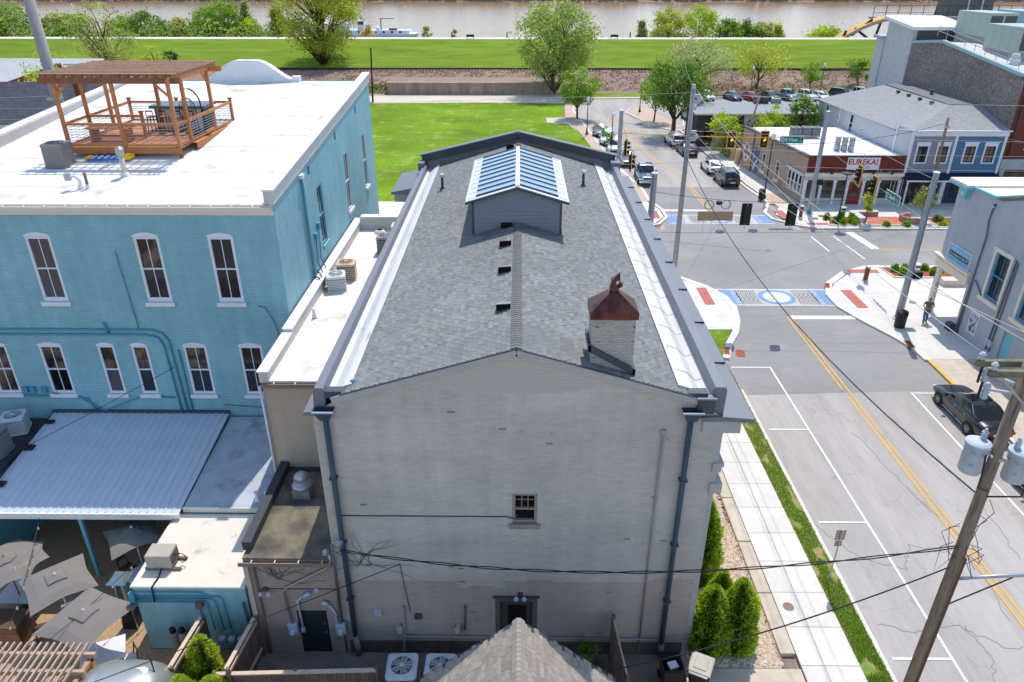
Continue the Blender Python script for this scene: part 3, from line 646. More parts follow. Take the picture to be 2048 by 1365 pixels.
# chimney
_b0 = MB.build
def _shift(self, name, mat, parent=None, **k):
    self.v = [(x - .13, y - .78, z + (.36 if z > 11.2 else 0)) for x, y, z in self.v]
    return _b0(self, name, mat, parent, **k)
MB.build = _shift
ch = MB().add([(2.12, 18.55, 10.3), (3.3, 18.55, 10.3), (3.3, 19.4, 10.3), (2.12, 19.4, 10.3), (2.12, 18.55, 12.3), (3.3, 18.55, 12.3), (3.3, 19.4, 12.3), (2.12, 19.4, 12.3)],
              [(4, 5, 6, 7), (0, 1, 5, 4), (1, 2, 6, 5), (2, 3, 7, 6), (3, 0, 4, 7)]).build('chimney', M('peeling_painted_brick', rgb(184, 178, 170), .9, .16, 5, brick=(.21, .072), mortar=.9, bump=.4, col2=rgb(130, 76, 58), c2s=3.6, c2lo=.61, c2hi=.65, stretch=(1, 1, 3)), GB)
MB().box(2.05, 3.37, 18.47, 19.48, 10.45, 10.75).build('flashing', coping_d, ch) if False else None
mb = MB(); zf = lambda x: rz_at(x - .13) + .02
for x0, x1, y0, y1 in ((2.05, 3.38, 18.46, 18.545), (2.04, 2.115, 18.46, 19.5), (3.305, 3.38, 18.46, 19.5)):
    mb.add([(x0, y0, zf(x0)), (x1, y0, zf(x1)), (x1, y1, zf(x1)), (x0, y1, zf(x0)), (x0, y0, zf(x0) + .2), (x1, y0, zf(x1) + .2), (x1, y1, zf(x1) + .2), (x0, y1, zf(x0) + .2)], [(4, 5, 6, 7), (0, 1, 5, 4), (1, 2, 6, 5), (2, 3, 7, 6), (3, 0, 4, 7)])
mb.build('flashing', coping_d, ch)
copper = M('copper_brown', rgb(104, 62, 54), .42, .2, 4, metal=.55, col2=rgb(60, 34, 32), c2s=2.2, c2lo=.5, c2hi=.7)
mb = MB(); mb.box(2.06, 3.36, 18.49, 19.46, 12.22, 12.42)
mb.add([(2.06, 18.49, 12.42), (3.36, 18.49, 12.42), (3.36, 19.46, 12.42), (2.06, 19.46, 12.42), (2.56, 18.84, 12.85), (2.86, 18.84, 12.85), (2.86, 19.12, 12.85), (2.56, 19.12, 12.85)], [(0, 1, 5, 4), (1, 2, 6, 5), (2, 3, 7, 6), (3, 0, 4, 7), (4, 5, 6, 7)])
cap = mb.build('cap', copper, ch)
MB().lathe((2.71, 18.98, 12.8), [(.13, 0), (.13, .24)], 14).build('flue', copper, ch, smooth=True)
mb = MB(); k = 9
for i in range(k):        # curved wind hood, open to the right
    a0, a1 = R(70 + 200 * i / k), R(70 + 200 * (i + 1) / k)
    for s_ in (0,): mb.quad((2.73 + .19 * math.cos(a0), 18.98 + .2 * math.sin(a0), 13.08), (2.73 + .19 * math.cos(a1), 18.98 + .2 * math.sin(a1), 13.08), (2.75 + .15 * math.cos(a1), 18.98 + .16 * math.sin(a1), 13.38), (2.75 + .15 * math.cos(a0), 18.98 + .16 * math.sin(a0), 13.38))
mb.add([(2.56, 18.8, 13.36), (2.9, 18.8, 13.4), (2.9, 19.15, 13.4), (2.56, 19.15, 13.36), (2.9, 18.97, 13.72)], [(0, 1, 4), (1, 2, 4), (2, 3, 4), (3, 0, 4), (0, 3, 2, 1)])
mb.add([(2.88, 18.86, 13.05), (3.0, 18.86, 13.1), (3.0, 19.1, 13.1), (2.88, 19.1, 13.05), (2.9, 18.86, 13.3), (3.02, 18.86, 13.26), (3.02, 19.1, 13.26), (2.9, 19.1, 13.3)], [(0, 1, 5, 4), (1, 2, 6, 5), (2, 3, 7, 6), (0, 3, 2, 1), (4, 5, 6, 7)])
mb.v = [(2.71 + (x - 2.71) * .7, 18.98 + (y - 18.98) * .7, 12.98 + (z - 13.06) * .66) for x, y, z in mb.v]
mb.build('wind_hood', copper, ch)
MB.build = _b0
# skylight monitor
MX0, MX1, MY0, MY1 = -1.86, 1.7, 28.3, 34.9
sidm = M('monitor_siding', rgb(132, 136, 144), .7, .04, 3)
mon = MB().box(MX0 + .02, MX1 - .02, MY0 + .02, MY1, 10.9, 12.66).build('skylight_monitor', sidm, GB)
mb = MB(); mb.add([(MX0 + .02, MY0 + .02, 12.66), (MX1 - .02, MY0 + .02, 12.66), (-.05, MY0 + .02, 13.28)], [(0, 1, 2)]); mb.build('gable_panel', sidm, mon, fix=False)
z = 10.95; i = 0
while z < 13.2:
    zt = z + .155
    hw0 = MX0 if zt < 12.68 else -.05 + (MX0 + .05) * max(.02, 13.31 - zt) / .63; hw1 = MX1 if zt < 12.68 else -.05 + (MX1 + .05) * max(.02, 13.31 - zt) / .63
    m_ = MB(); m_.add([(hw0, MY0 - .03, z), (hw1, MY0 - .03, z), (hw1, MY0 + .008, zt), (hw0, MY0 + .008, zt), (hw0, MY0 + .02, z), (hw1, MY0 + .02, z)], [(0, 1, 2, 3), (0, 4, 5, 1)])
    m_.build('siding_board', sidm, mon, fix=False); z += .155
for xx in (MX0 + .02, MX1 - .02): MB().box(xx - .04, xx + .04, MY0 - .04, MY0 + .03, 10.9, 12.66).build('corner_trim', coping_d, mon)
mb = MB(); E0, E1, RZ2 = -2.12, 1.98, 13.4
for (xa, xb) in ((E0, -.06), (E1, -.06)):
    za, zb = 12.78, RZ2
    mb.add([(xa, MY0 - .25, za), (xb, MY0 - .25, zb), (xb, MY1 + .2, zb), (xa, MY1 + .2, za), (xa, MY0 - .25, za - .08), (xb, MY0 - .25, zb - .08), (xb, MY1 + .2, zb - .08), (xa, MY1 + .2, za - .08)], [(0, 1, 2, 3), (4, 7, 6, 5), (0, 4, 5, 1), (2, 6, 7, 3), (3, 7, 4, 0)])
mroof = mb.build('monitor_roof', M('monitor_roof_metal', rgb(208, 210, 222), .5, .04, 2), GB)
fr = MB()
for xa in (E0, E1): fr.beam((xa, MY0 - .27, 12.72), (-.06, MY0 - .27, RZ2 - .06), .05, .09)
fr.build('fascia', coping_d, mon)
skyg = M('skylight_glass', rgb(132, 160, 184), .1, .14, 1.5, spec=.6)
for s_, xe in ((-1, E0), (1, E1)):
    xi, xo = -.06 + s_ * .1, xe - s_ * .42
    zz = lambda x: 12.78 + (RZ2 - 12.78) * (1 - abs(x + .06) / abs(xe + .06))
    y0, y1 = MY0 + .05, MY1 - .05; st = (y1 - y0) / 9
    for k in range(9):
        a, b = y0 + k * st + .004, y0 + (k + 1) * st - .004
        MB().add([(xi, a, zz(xi) + .03), (xo, a, zz(xo) + .03), (xo, b, zz(xo) + .03), (xi, b, zz(xi) + .03), (xi, a, zz(xi)), (xo, a, zz(xo)), (xo, b, zz(xo)), (xi, b, zz(xi))], [(0, 1, 2, 3), (0, 4, 5, 1), (1, 5, 6, 2), (2, 6, 7, 3), (3, 7, 4, 0)]).build('pane', skyg, mroof)
    for k in range(10):
        y = y0 + k * st; MB().beam((xi, y, zz(xi) + .035), (xo, y, zz(xo) + .035), .045, .07).build('glazing_bar', coping_d, mroof)
        MB().beam((xo, y, zz(xo) + .006), (xe - s_ * .1, y, zz(xe - s_ * .1) + .006), .025, .02).build('roof_seam', M('seam_pale', rgb(190, 190, 198), .6), mroof)
MB().beam((-.06, MY0 - .2, RZ2 + .02), (-.06, MY1 + .15, RZ2 + .02), .16, .05).build('ridge_cap_metal', whitetrim, mroof)
mb = MB()
for s_ in (-1, 1): mb.beam((RX, MY0 - .03, RZ + .05), (RX + s_ * 1.85, MY0 - .03, rz_at(1.85) + .05), .12, .05)
mb.build('flashing', coping, mon)
# roof vents
for k, (x, y) in enumerate(((-.5, 26.05), (-.48, 23.4), (-.46, 20.3), (-.52, 42.6), (-.5, 28.2))):
    z = rz_at(x); v = MB().add([(x - .22, y - .2, z + .0), (x + .22, y - .2, z + .06), (x + .22, y + .32, z + .06), (x - .22, y + .32, z), (x - .22, y - .2, z + .23), (x + .22, y - .2, z + .26), (x + .22, y + .32, z + .1), (x - .22, y + .32, z + .05)],
        [(4, 5, 6, 7), (1, 2, 6, 5), (3, 0, 4, 7)]).build('roof_vent', M('vent_grey', rgb(150, 152, 156), .7), GB, fix=False)
    MB().quad((x - .21, y - .14, z), (x + .21, y - .14, z + .04), (x + .21, y - .14, z + .25), (x - .21, y - .14, z + .22)).build('opening', M('vent_dark', (.004, .004, .006), .9, 0), v, fix=False)
for x, y in ((-4.0, 37.6), (3.35, 37.7)):
    z = rz_at(x); v = MB().lathe((x, y, z - .05), [(.07, 0), (.07, .75)], 12).build('vent_pipe', slate, GB, smooth=True)
    MB().lathe((x, y, z + .66), [(.12, 0), (.13, .12), (.06, .18)], 12).build('vent_cap', membrane, v); MB().lathe((x, y, z - .04), [(.18, 0), (.1, .14)], 12).build('vent_collar', slate, v)
sv = MB().lathe((-4.72, 17.95, 10.4), [(.1, 0), (.08, .1), (.05, .16)], 10).build('vent_boot', M('boot_blue', rgb(90, 130, 180), .5), GB)
# ================================================================= AC unit builder (used on roofs and in yards)
acm = M('ac_grey', rgb(150, 152, 154), .6, .06, 4); acdark = M('ac_fins', rgb(84, 84, 86), .7, .1, 8); acwhite = M('ac_white', rgb(216, 218, 222), .5, .05, 4); acbrown = M('ac_taupe', rgb(136, 131, 127), .6, .06, 4)
rustm = M('rust_orange', rgb(170, 100, 48), .85, .25, 8)
def ac_unit(label, loc, w=.85, h=.85, body=acdark, top=acm, rz=0., d=None, fan=acdark, group=None, base=True, nsl=6):
    d = d or w; t = thing('air_conditioner', label, 'air conditioner', loc, group); x, y, z = loc
    mb = MB(); r = .12 * w
    def rr(s): 
        pts = []
        for cx, cy, a0 in ((w / 2 - r, d / 2 - r, 0), (-w / 2 + r, d / 2 - r, 90), (-w / 2 + r, -d / 2 + r, 180), (w / 2 - r, -d / 2 + r, 270)):
            for k in range(4): a = R(a0 + 30 * k); px, py = (cx + r * math.cos(a)) * s, (cy + r * math.sin(a)) * s; pts.append((x + px * math.cos(rz) - py * math.sin(rz), y + px * math.sin(rz) + py * math.cos(rz)))
        return pts
    mb.prism(rr(.96), z + .06, z + h - .1); b = mb.build('body', body, t)
    for k in range(nsl): MB().prism(rr(.985), z + .12 + (h - .26) * k / nsl, z + .12 + (h - .26) * (k + .45) / nsl).build('louvre', top if body is not acdark else acm, t)
    MB().prism(rr(1.0), z + h - .12, z + h).build('lid', top, t, bevel=.02)
    MB().prism(rr(1.04), z, z + .07).build('base', top, t)
    c = (x, y, z + h - .02); MB().lathe(c, [(w * .4, 0), (w * .4, .045), (w * .36, .05), (w * .35, .026)], 20).build('fan_ring', top, t)
    MB().lathe((x, y, z + h - .012), [(w * .345, 0), (w * .345, .03)], 20).build('fan_well', fan, t)
    f = MB()
    for k in range(5):
        a = R(72 * k + 10); ca, sa = math.cos(a), math.sin(a); wv = .09 * w
        f.quad((x + ca * .05 - sa * -wv, y + sa * .05 + ca * -wv, z + h + .02), (x + ca * w * .32 - sa * -wv * 1.6, y + sa * w * .32 + ca * -wv * 1.6, z + h + .02), (x + ca * w * .32 - sa * wv, y + sa * w * .32 + ca * wv, z + h + .035), (x + ca * .05 - sa * wv, y + sa * .05 + ca * wv, z + h + .035))
    f.build('fan_blades', acm if fan is not rustm else rustm, t, fix=False)
    g_ = MB()
    for k in range(6): a = R(30 * k); g_.beam((x - math.cos(a) * w * .39, y - math.sin(a) * w * .39, z + h + .05), (x + math.cos(a) * w * .39, y + math.sin(a) * w * .39, z + h + .05), .012, .012)
    g_.build('grille', top, t); MB().lathe((x, y, z + h + .03), [(.06, 0), (.07, .03), (.03, .045)], 12).build('fan_hub', top, t)
    return t
# ================================================================= BLUE BUILDING
BB = thing('brick_building', 'bright blue painted brick building with white roof and arched windows', 'building', (-16.4, 26.5, 0))
blue = M('blue_painted_brick', rgb(144, 194, 205), .55, .06, 2, brick=(.21, .075), bump=.15, bs=30, spec=.5, mortar=.91, var2=.1, vs2=.4, streak=.1)
blueflat = M('blue_paint', rgb(116, 178, 194), .6, .06, 3)
bluepipe = M('blue_pipe', rgb(78, 150, 172), .5, .06, 3)
whiteroof = M('white_roof_membrane', rgb(230, 228, 223), .7, .04, .8, bump=.12, bs=3, var2=.05, vs2=.3, col2=rgb(190, 180, 164), c2s=.7, c2lo=.52, c2hi=.72)
cream = M('cream_metal', rgb(226, 214, 200), .5, .05, 3)
greytop = M('parapet_grey', rgb(206, 202, 196), .7, .06, 2)
BL, BR, BY0, BY1 = -23.7, -9.2, 26.5, 46.6
up = [(-18.95, 1.0), (-14.78, 1.0), (-11.92, 1.0)]
lo = [(-22.1, .95), (-19.82, .98), (-17.38, .72), (-15.98, .7), (-13.82, .97), (-11.52, .97)]
hs = [(x - BL, x - BL + w, 9.12, 11.85) for x, w in up] + [(x - BL, x - BL + w, 4.85, 7.15) for x, w in lo]
wall('rear_wall', (BL, BY0, 0), (1, 0, 0), (0, -1, 0), BR - BL, 13.1, hs, blue, BB, .16)
gl = [glassb, glassw, glassd]; gl2 = [None, glassm, None]
for k, (x, w) in enumerate(up): window(BB, (x, BY0, 9.12), (1, 0, 0), (0, -1, 0), w, 2.73, whitetrim, gl[k], gl2[k], arch=.12, fw=.11, apron=.06)
for k, (x, w) in enumerate(lo): window(BB, (x, BY0, 4.85), (1, 0, 0), (0, -1, 0), w, 2.3, whitetrim, [glassw, glassw, glassw, glassw, glassw, glassd][k], [glassw, glassd, glassb, glassm, glassm, glassm][k], arch=.1, nx=1 if w < .8 else 2, fw=.1)
# side wall facing right, sloping top; tall windows sit in real openings
sw = [(32.55, 33.5, 9.35, 12.1), (38.35, 39.35, 9.25, 12.3), (43.2, 44.1, 9.2, 12.3), (38.35, 39.35, 4.9, 7.2), (43.4, 44.3, 5.0, 7.3)]
wall('side_wall', (BR, BY0, 0), (0, 1, 0), (1, 0, 0), BY1 - BY0, 13.1, [(a - BY0, b - BY0, c, d) for a, b, c, d in sw], blue, BB, .14, tops=[(0, 13.1), (BY1 - BY0, 13.1), (BY1 - BY0, 15.15), (0, 13.5)])
for k, (a, b, c, d) in enumerate(sw): window(BB, (BR, a, c), (0, 1, 0), (1, 0, 0), b - a, d - c, blueflat if k == 0 else whitetrim, glassd, sill=True, fw=.07)
wall('left_wall', (BL, BY1, 0), (0, -1, 0), (-1, 0, 0), BY1 - BY0, 13.4, [], blue, BB)
wall('front_wall', (BR, BY1, 0), (-1, 0, 0), (0, 1, 0), BR - BL, 14.9, [], blue, BB)
MB().add([(BL + .1, BY0 - .02, 13.12), (BR - .12, BY0 - .02, 13.12), (BR - .12, BY1, 14.85), (BL + .1, BY1, 14.85), (BL + .1, BY0 - .02, 12.95), (BR - .12, BY0 - .02, 12.95), (BR - .12, BY1, 14.6), (BL + .1, BY1, 14.6)], [(0, 1, 2, 3), (4, 7, 6, 5), (0, 4, 5, 1), (2, 6, 7, 3)]).build('roof', whiteroof, BB)
for x0, x1 in ((BR - .3, BR + .05),):
    MB().add([(x0, BY0 - .02, 13.1), (x1, BY0 - .02, 13.1), (x1, BY1 + .05, 14.8), (x0, BY1 + .05, 14.8), (x0, BY0 - .02, 13.62), (x1, BY0 - .02, 13.62), (x1, BY1 + .05, 15.3), (x0, BY1 + .05, 15.3)], [(4, 5, 6, 7), (0, 1, 5, 4), (1, 2, 6, 5), (2, 3, 7, 6), (3, 0, 4, 7)]).build('parapet', greytop, BB)
    MB().add([(x0 - .03, BY0 - .04, 13.62), (x1 + .06, BY0 - .04, 13.62), (x1 + .06, BY1 + .1, 15.3), (x0 - .03, BY1 + .1, 15.3), (x0 - .03, BY0 - .04, 13.68), (x1 + .06, BY0 - .04, 13.68), (x1 + .06, BY1 + .1, 15.36), (x0 - .03, BY1 + .1, 15.36)], [(4, 5, 6, 7), (0, 1, 5, 4), (1, 2, 6, 5), (2, 3, 7, 6), (3, 0, 4, 7)]).build('coping', whitetrim, BB)
mb = MB(); mb.add([(BL - .3, BY0, 12.6), (BL + .15, BY0, 12.9), (BL + .15, BY1, 14.6), (BL - .3, BY1, 14.6), (BL - .3, BY0, 13.75), (BL + .12, BY0, 13.75), (BL + .12, BY1, 15.0), (BL - .3, BY1, 15.0)], [(4, 5, 6, 7), (0, 1, 5, 4), (1, 2, 6, 5), (2, 3, 7, 6), (3, 0, 4, 7)]); mb.build('parapet', greytop, BB)
mb.__init__(); mb.add([(BL - .36, BY0, 13.75), (BL + .2, BY0, 13.75), (BL + .2, BY1, 15.0), (BL - .36, BY1, 15.0), (BL - .36, BY0, 13.84), (BL + .2, BY0, 13.84), (BL + .2, BY1, 15.09), (BL - .36, BY1, 15.09)], [(4, 5, 6, 7), (0, 1, 5, 4), (1, 2, 6, 5), (2, 3, 7, 6), (3, 0, 4, 7)]); mb.build('coping', cream, BB)
seamm = M('membrane_seam', rgb(202, 199, 193), .7, .05, 2)
for k in range(11):
    y_ = 28.3 + k * 1.75; z_ = 13.12 + (y_ - 26.48) * 1.73 / 20.1; MB().add([(BL + .15, y_, z_ + .004), (BR - .31, y_, z_ + .004), (BR - .31, y_ + .05, z_ + .012), (BL + .15, y_ + .05, z_ + .012), (BR - .31, y_ + .06, z_ + .004), (BL + .15, y_ + .06, z_ + .004)], [(0, 1, 2, 3), (3, 2, 4, 5)]).build('roof_seam', seamm, BB, fix=False)
# curved front parapet seen from behind
cv = []; k = 24
for i in range(k + 1):
    t = i / k; x = -18.95 + 5.2 * t; e = min(t, 1 - t) * 2; zt = 14.95 + 1.05 * (math.sin(min(1, e * 1.25) * math.pi / 2) ** 1.6); cv.append((x, zt))
MB().prismY([(cv[0][0], 14.5)] + cv + [(cv[-1][0], 14.5)], BY1 - .25, BY1 + .1).build('curved_parapet', M('white_parapet_shade', rgb(222, 224, 230), .6, .05, 1), BB)  # one slightly cool white over the whole parapet
mb = MB()
for (xa, za), (xb, zb) in zip(cv[:-1], cv[1:]): mb.beam((xa - .01, BY1 - .1, za + .03), (xb + .01, BY1 - .1, zb + .03), .62, .07)
mb.build('curved_coping', whitetrim, BB)
MB().box(-13.75, -13.3, BY1 - .25, BY1 + .2, 14.6, 15.15).build('parapet_pier', whitetrim, BB)
# rear gutter with straps
gt = MB().box(BL, BR - .02, BY0 - .22, BY0 - .17, 12.92, 13.06).box(BL, BR - .02, BY0 - .18, BY0 - .02, 12.9, 12.93).box(BL, BR - .02, BY0 - .05, BY0 - .004, 12.93, 13.1).build('gutter', cream, BB)
for k in range(18): MB().box(BL + .5 + k * .78, BL + .54 + k * .78, BY0 - .2, BY0 - .02, 13.06, 13.09).build('strap', whitetrim, gt)
MB().box(BL, BR - .01, BY0 - .08, BY0 - .006, 12.72, 12.89).build('fascia', cream, BB)
# conduits on the rear and side walls
y = BY0 - .06
for pts in ([(-23.5, y, 7.9), (-14.9, y, 7.9), (-14.5, y, 7.75), (-14.3, y, 7.4), (-14.2, y, 4.05)], [(-23.5, y, 7.68), (-15.2, y, 7.68), (-14.7, y, 7.55), (-14.55, y, 7.2), (-14.45, y, 4.05)], [(-14.0, y, 7.0), (-13.98, y, 4.05)]): vpipe(BB, pts, .04, bluepipe)
vpipe(BB, [(-15.55, y, 11.25), (-15.4, y, 7.98)], .022, bluepipe); vpipe(BB, [(-16.75, y - .05, 8.25), (-16.7, y, 7.75)], .05, bluepipe)
vpipe(BB, [(-22.5, y, 4.75), (-19, y, 4.75), (-18.4, y, 4.6), (-18.1, y, 4.0)], .04, bluepipe); vpipe(BB, [(-19.8, y, 4.9), (-18.6, y, 4.6), (-17.8, y, 4.02), (-16.6, y, 4.5), (-15.9, y, 4.75), (-14.6, y, 4.68)], .03, bluepipe)
for x in (-20.9, -20.6, -20.1): MB().box(x - .11, x + .11, BY0 - .12, BY0 - .005, 4.9, 5.2).build('electric_box', bluepipe, BB)
vpipe(BB, [(-10.4, y, 9.0), (-10.1, y, 8.9), (-9.8, y, 8.2), (-9.5, y, 5.5), (-10.6, y, 4.2), (-12.6, y, 4.35)], .014, coping_d, 'cable')
x = BR + .07
ds = vpipe(BB, [(x, 30.2, 13.2), (x, 30.3, 12.8), (x, 30.4, 8.6)], .06, bluepipe, 'downspout'); MB().box(x - .06, x + .1, 30.05, 30.45, 13.15, 13.3).build('bracket', whitetrim, ds)
for yy, zt in ((31.3, 10.1), (31.9, 10.4)): MB().box(BR, BR + .14, yy - .1, yy + .1, zt, zt + .28).build('electric_box', bluepipe, BB); vpipe(BB, [(BR + .07, yy, zt), (BR + .05, yy - .1, 9.0), (BR + .3, yy - .3, 8.5)], .03, bluepipe)
for yy, zz in ((31.5, 13.3), (36.8, 13.7), (42.0, 14.1)): MB().box(BR - .1, BR + .012, yy, yy + .3, zz - .35, zz).build('roof_vent', M('blue_dark', rgb(40, 110, 140), .7), BB)
# things on the white roof
rz = lambda y_: 13.12 + (y_ - 26.5) * (1.73 / 20.1)
ac_unit('dark grey air conditioner on the white roof beside the timber deck', (-19.5, 30.9, rz(30.9)), .92, .95, acbrown, acbrown, .05, nsl=7)
def stack(label, x, y_, h, r, m, cap=None, name='vent_pipe', elbow=False):
    t = thing(name, label, 'vent pipe', (x, y_, rz(y_) if y_ > 25 and x < -9 else 8.1)); z = t.location.z
    MB().lathe((x, y_, z), [(r * 1.9, 0), (r * 1.5, .1), (r * 1.05, .16)], 14).build('collar', whiteroof, t)
    if elbow: MB().tube([(x, y_, z), (x, y_, z + h * .7), (x - .1, y_ - .05, z + h), (x - .3, y_ - .1, z + h)], r, 12).build('pipe', m, t, smooth=True); MB().lathe((x - .36, y_ - .1, z + h - .14), [(r * 1.8, 0), (r * 1.9, .26)], 12).build('cap', galv, t)
    else:
        MB().lathe((x, y_, z), [(r, .0), (r, h)], 14).build('pipe', m, t, smooth=True)
        if cap: MB().lathe((x, y_, z + h - .04), [(r * 1.05, 0), (r * 1.6, .05), (r * 1.65, .3), (r * .6, .38)], 14).build('cap', cap, t)
    return t
stack('bent white vent pipe with grey hood near the rear gutter of white roof', -17.2, 28.1, .5, .07, whiteroof, elbow=True)
stack('thin brown open vent pipe beside bent white pipe on white roof', -16.95, 28.15, .62, .055, M('brown_pipe', rgb(128, 108, 98), .7))
stack('tall rusty white vent pipe with round cap in front of timber deck', -16.15, 29.6, .85, .1, M('stained_white', rgb(206, 196, 178), .7, .15, 5), galv)
# ---- timber roof deck with pergola
wood = M('cedar_stain', rgb(184, 122, 76), .7, .16, 5, stretch=(1, 1, 4), rnd=.1, bump=.15); woodo = M('cedar_weathered', rgb(138, 96, 70), .8, .22, 5, rnd=.15, bump=.2); deckm = M('deck_boards', rgb(200, 132, 88), .7, .14, 4, rnd=.12, bump=.15)
cable = M('steel_cable', rgb(170, 174, 180), .4, 0, metal=.7)
DX0, DX1, DY0, DY1, DZ = -19.65, -14.7, 31.95, 37.9, 14.02
dk = thing('roof_deck', 'cedar timber roof deck with pergola and cable railings on white roof', 'deck', (-17.2, 32, rz(32)))
nb = 36
for k in range(nb):
    y0 = DY0 + (DY1 - DY0) * k / nb; MB().box(DX0, DX1 + (0 if y0 < 33 else .25), y0 + .008, y0 + (DY1 - DY0) / nb - .008, DZ - .04, DZ).build('deck_board', deckm, dk)
MB().box(DX0 - .03, DX1 + .02, DY0 - .05, DY0 - .005, DZ - .25, DZ + .0).build('rim_joist', wood, dk); MB().box(DX1 + .255, DX1 + .3, 33.0, DY1, DZ - .25, DZ + .01).build('rim_joist', wood, dk); MB().box(DX0 - .05, DX0 - .005, DY0, DY1, DZ - .25, DZ).build('rim_joist', wood, dk)
MB().box(DX0, DX1, DY1 + .005, DY1 + .05, DZ - .25, DZ).build('rim_joist', wood, dk)
for x, y_ in ((DX0 + .05, DY0), (DX1 - .05, DY0), (DX1 + .1, 33.2), (DX1 + .1, DY1 - .1), (DX0 + .05, DY1 - .1), (DX1 + .1, 35.2)): MB().box(x - .07, x + .07, y_ - .07, y_ + .07, rz(y_), DZ - .26).build('foot', woodo, dk)
PT = 16.72
posts = [(DX0 + .06, DY0 + .05), (-17.15, DY0 + .05), (DX1 - .06, DY0 + .05), (DX0 + .06, 34.0), (-17.2, 36.0), (DX1 + .02, 33.1), (DX1 + .02, 36.0), (DX0 + .06, 36.0)]
for k, (x, y_) in enumerate(posts): MB().box(x - .07, x + .07, y_ - .07, y_ + .07, DZ - .02, PT).build('post', wood, dk, bevel=.008)
for y_, xa, xb in ((DY0 + .02, -20.15, -14.2), (36.05, -20.0, -14.0)):
    MB().box(xa, xb, y_ - .12, y_ - .075, PT - .04, PT + .2).build('beam', wood if y_ > 33 else woodo, dk); MB().box(xa, xb, y_ + .075, y_ + .12, PT - .04, PT + .2).build('beam', wood, dk)
MB().box(DX1 + .1, DX1 + .15, DY0 - .4, 36.5, PT + .0, PT + .2).build('beam', wood, dk)
for k in range(15): x = -19.85 + k * .39; MB().box(x - .02, x + .02, DY0 - .3, 36.5, PT + .2, PT + .36).build('rafter', woodo, dk)
slatm = M('slat_top', rgb(196, 156, 128), .85, .2, 4, rnd=.12)
for k in range(12): y_ = DY0 - .25 + k * .41; MB().box(-20.05, -14.2, y_ - .04, y_ + .04, PT + .36, PT + .4).build('slat', slatm, dk)
for x, y_, dx, dy in ((DX0 + .06, DY0 + .05, .6, 0), (DX1 - .06, DY0 + .05, -.6, 0), (DX1 + .02, 36.0, 0, -.55), (DX0 + .06, 36.0, .6, 0), (DX0 + .06, DY0 + .05, 0, .5)): MB().beam((x, y_, PT - .62), (x + dx, y_ + dy, PT - .02), .07, .09).build('brace', wood, dk)
RT = DZ + 1.02
def rail(a, b, n=7, posts_=()):
    MB().beam((*a, RT - .04), (*b, RT - .04), .1, .1).build('handrail', wood, dk); MB().beam((*a, DZ + .1), (*b, DZ + .1), .06, .09).build('lower_rail', wood, dk)
    for k in range(n): z = DZ + .2 + (RT - DZ - .34) * k / (n - 1); MB().tube([(*a, z), (*b, z)], .012, 5).build('rail_cable', cable, dk)
rail((DX0 + .06, DY0 + .05), (DX1 - .06, DY0 + .05)); rail((DX0 + .06, DY0 + .05), (DX0 + .06, DY1)); rail((DX0 + .06, DY1), (DX1 + .2, DY1)); rail((DX1 + .02, 33.1), (DX1 + .2, DY1)); rail((DX1 - .06, DY0 + .05), (DX1 + .02, 33.1), 5)
rail((DX0 + .06, 34.0), (-17.15, 34.0), 4)
for x, y_ in ((DX0 + .06, DY1), (DX1 + .2, DY1), (-17.2, DY1), (-17.15, 34.0)):
    MB().box(x - .06, x + .06, y_ - .06, y_ + .06, DZ, RT + .12).build('post', wood, dk); MB().box(x - .09, x + .09, y_ - .09, y_ + .09, RT + .12, RT + .17).build('post_cap', woodo, dk)
# deck furniture
corr = M('corrugated_steel', rgb(214, 210, 204), .5, .08, 3, wave=('X', 5, .25)); blk = M('black_metal', rgb(30, 30, 33), .5, .1, 4)
br = thing('bar_counter', 'black topped bar counter clad in corrugated steel on the roof deck', 'bar', (-16.0, 36.4, DZ))
MB().box(-17.4, -15.15, 35.95, 36.05, DZ + .02, DZ + 1.0).build('front_panel', corr, br); MB().box(-17.45, -15.1, 36.05, 37.1, DZ + .02, DZ + 1.0).build('cabinet', blk, br); MB().box(-17.6, -14.95, 35.7, 37.2, DZ + 1.0, DZ + 1.14).build('counter_top', M('bar_top', rgb(92, 104, 118), .4), br, bevel=.02)
MB().box(-17.45, -17.38, 35.93, 36.06, DZ, DZ + 1.0).box(-15.17, -15.1, 35.93, 36.06, DZ, DZ + 1.0).build('corner_trim', blk, br)
for k, x in enumerate((-17.35, -16.75, -16.1, -15.45)):
    s_ = thing('bar_stool', ['first', 'second', 'third', 'fourth'][k] + ' dark metal bar stool from the left along the bar', 'stool', (x, 35.3, DZ), 'bar stools at the deck bar')
    MB().box(x - .17, x + .17, 35.13, 35.47, DZ + .7, DZ + .74).build('seat', M('stool_seat', rgb(150, 104, 78), .6), s_)
    for dx in (-1, 1):
        for dy in (-1, 1): MB().beam((x + dx * .14, 35.3 + dy * .14, DZ + .7), (x + dx * .2, 35.3 + dy * .2, DZ), .035, .035).build('leg', blk, s_)
    MB().beam((x - .16, 35.15, DZ + .74), (x - .16, 35.12, DZ + 1.02), .025, .025).beam((x + .16, 35.15, DZ + .74), (x + .16, 35.12, DZ + 1.02), .025, .025).beam((x - .17, 35.12, DZ + 1.0), (x + .17, 35.12, DZ + 1.0), .025, .06).build('backrest', blk, s_)
hc = thing('hanging_chair', 'black hanging egg chair frame on the roof deck by the bar', 'chair', (-15.0, 34.9, DZ))
pts = [(-14.75, 34.9, DZ + .03)] + [(-14.75 - .55 * (1 - math.cos(R(a))), 34.9, DZ + 1.3 + .75 * math.sin(R(a))) for a in range(0, 121, 15)]
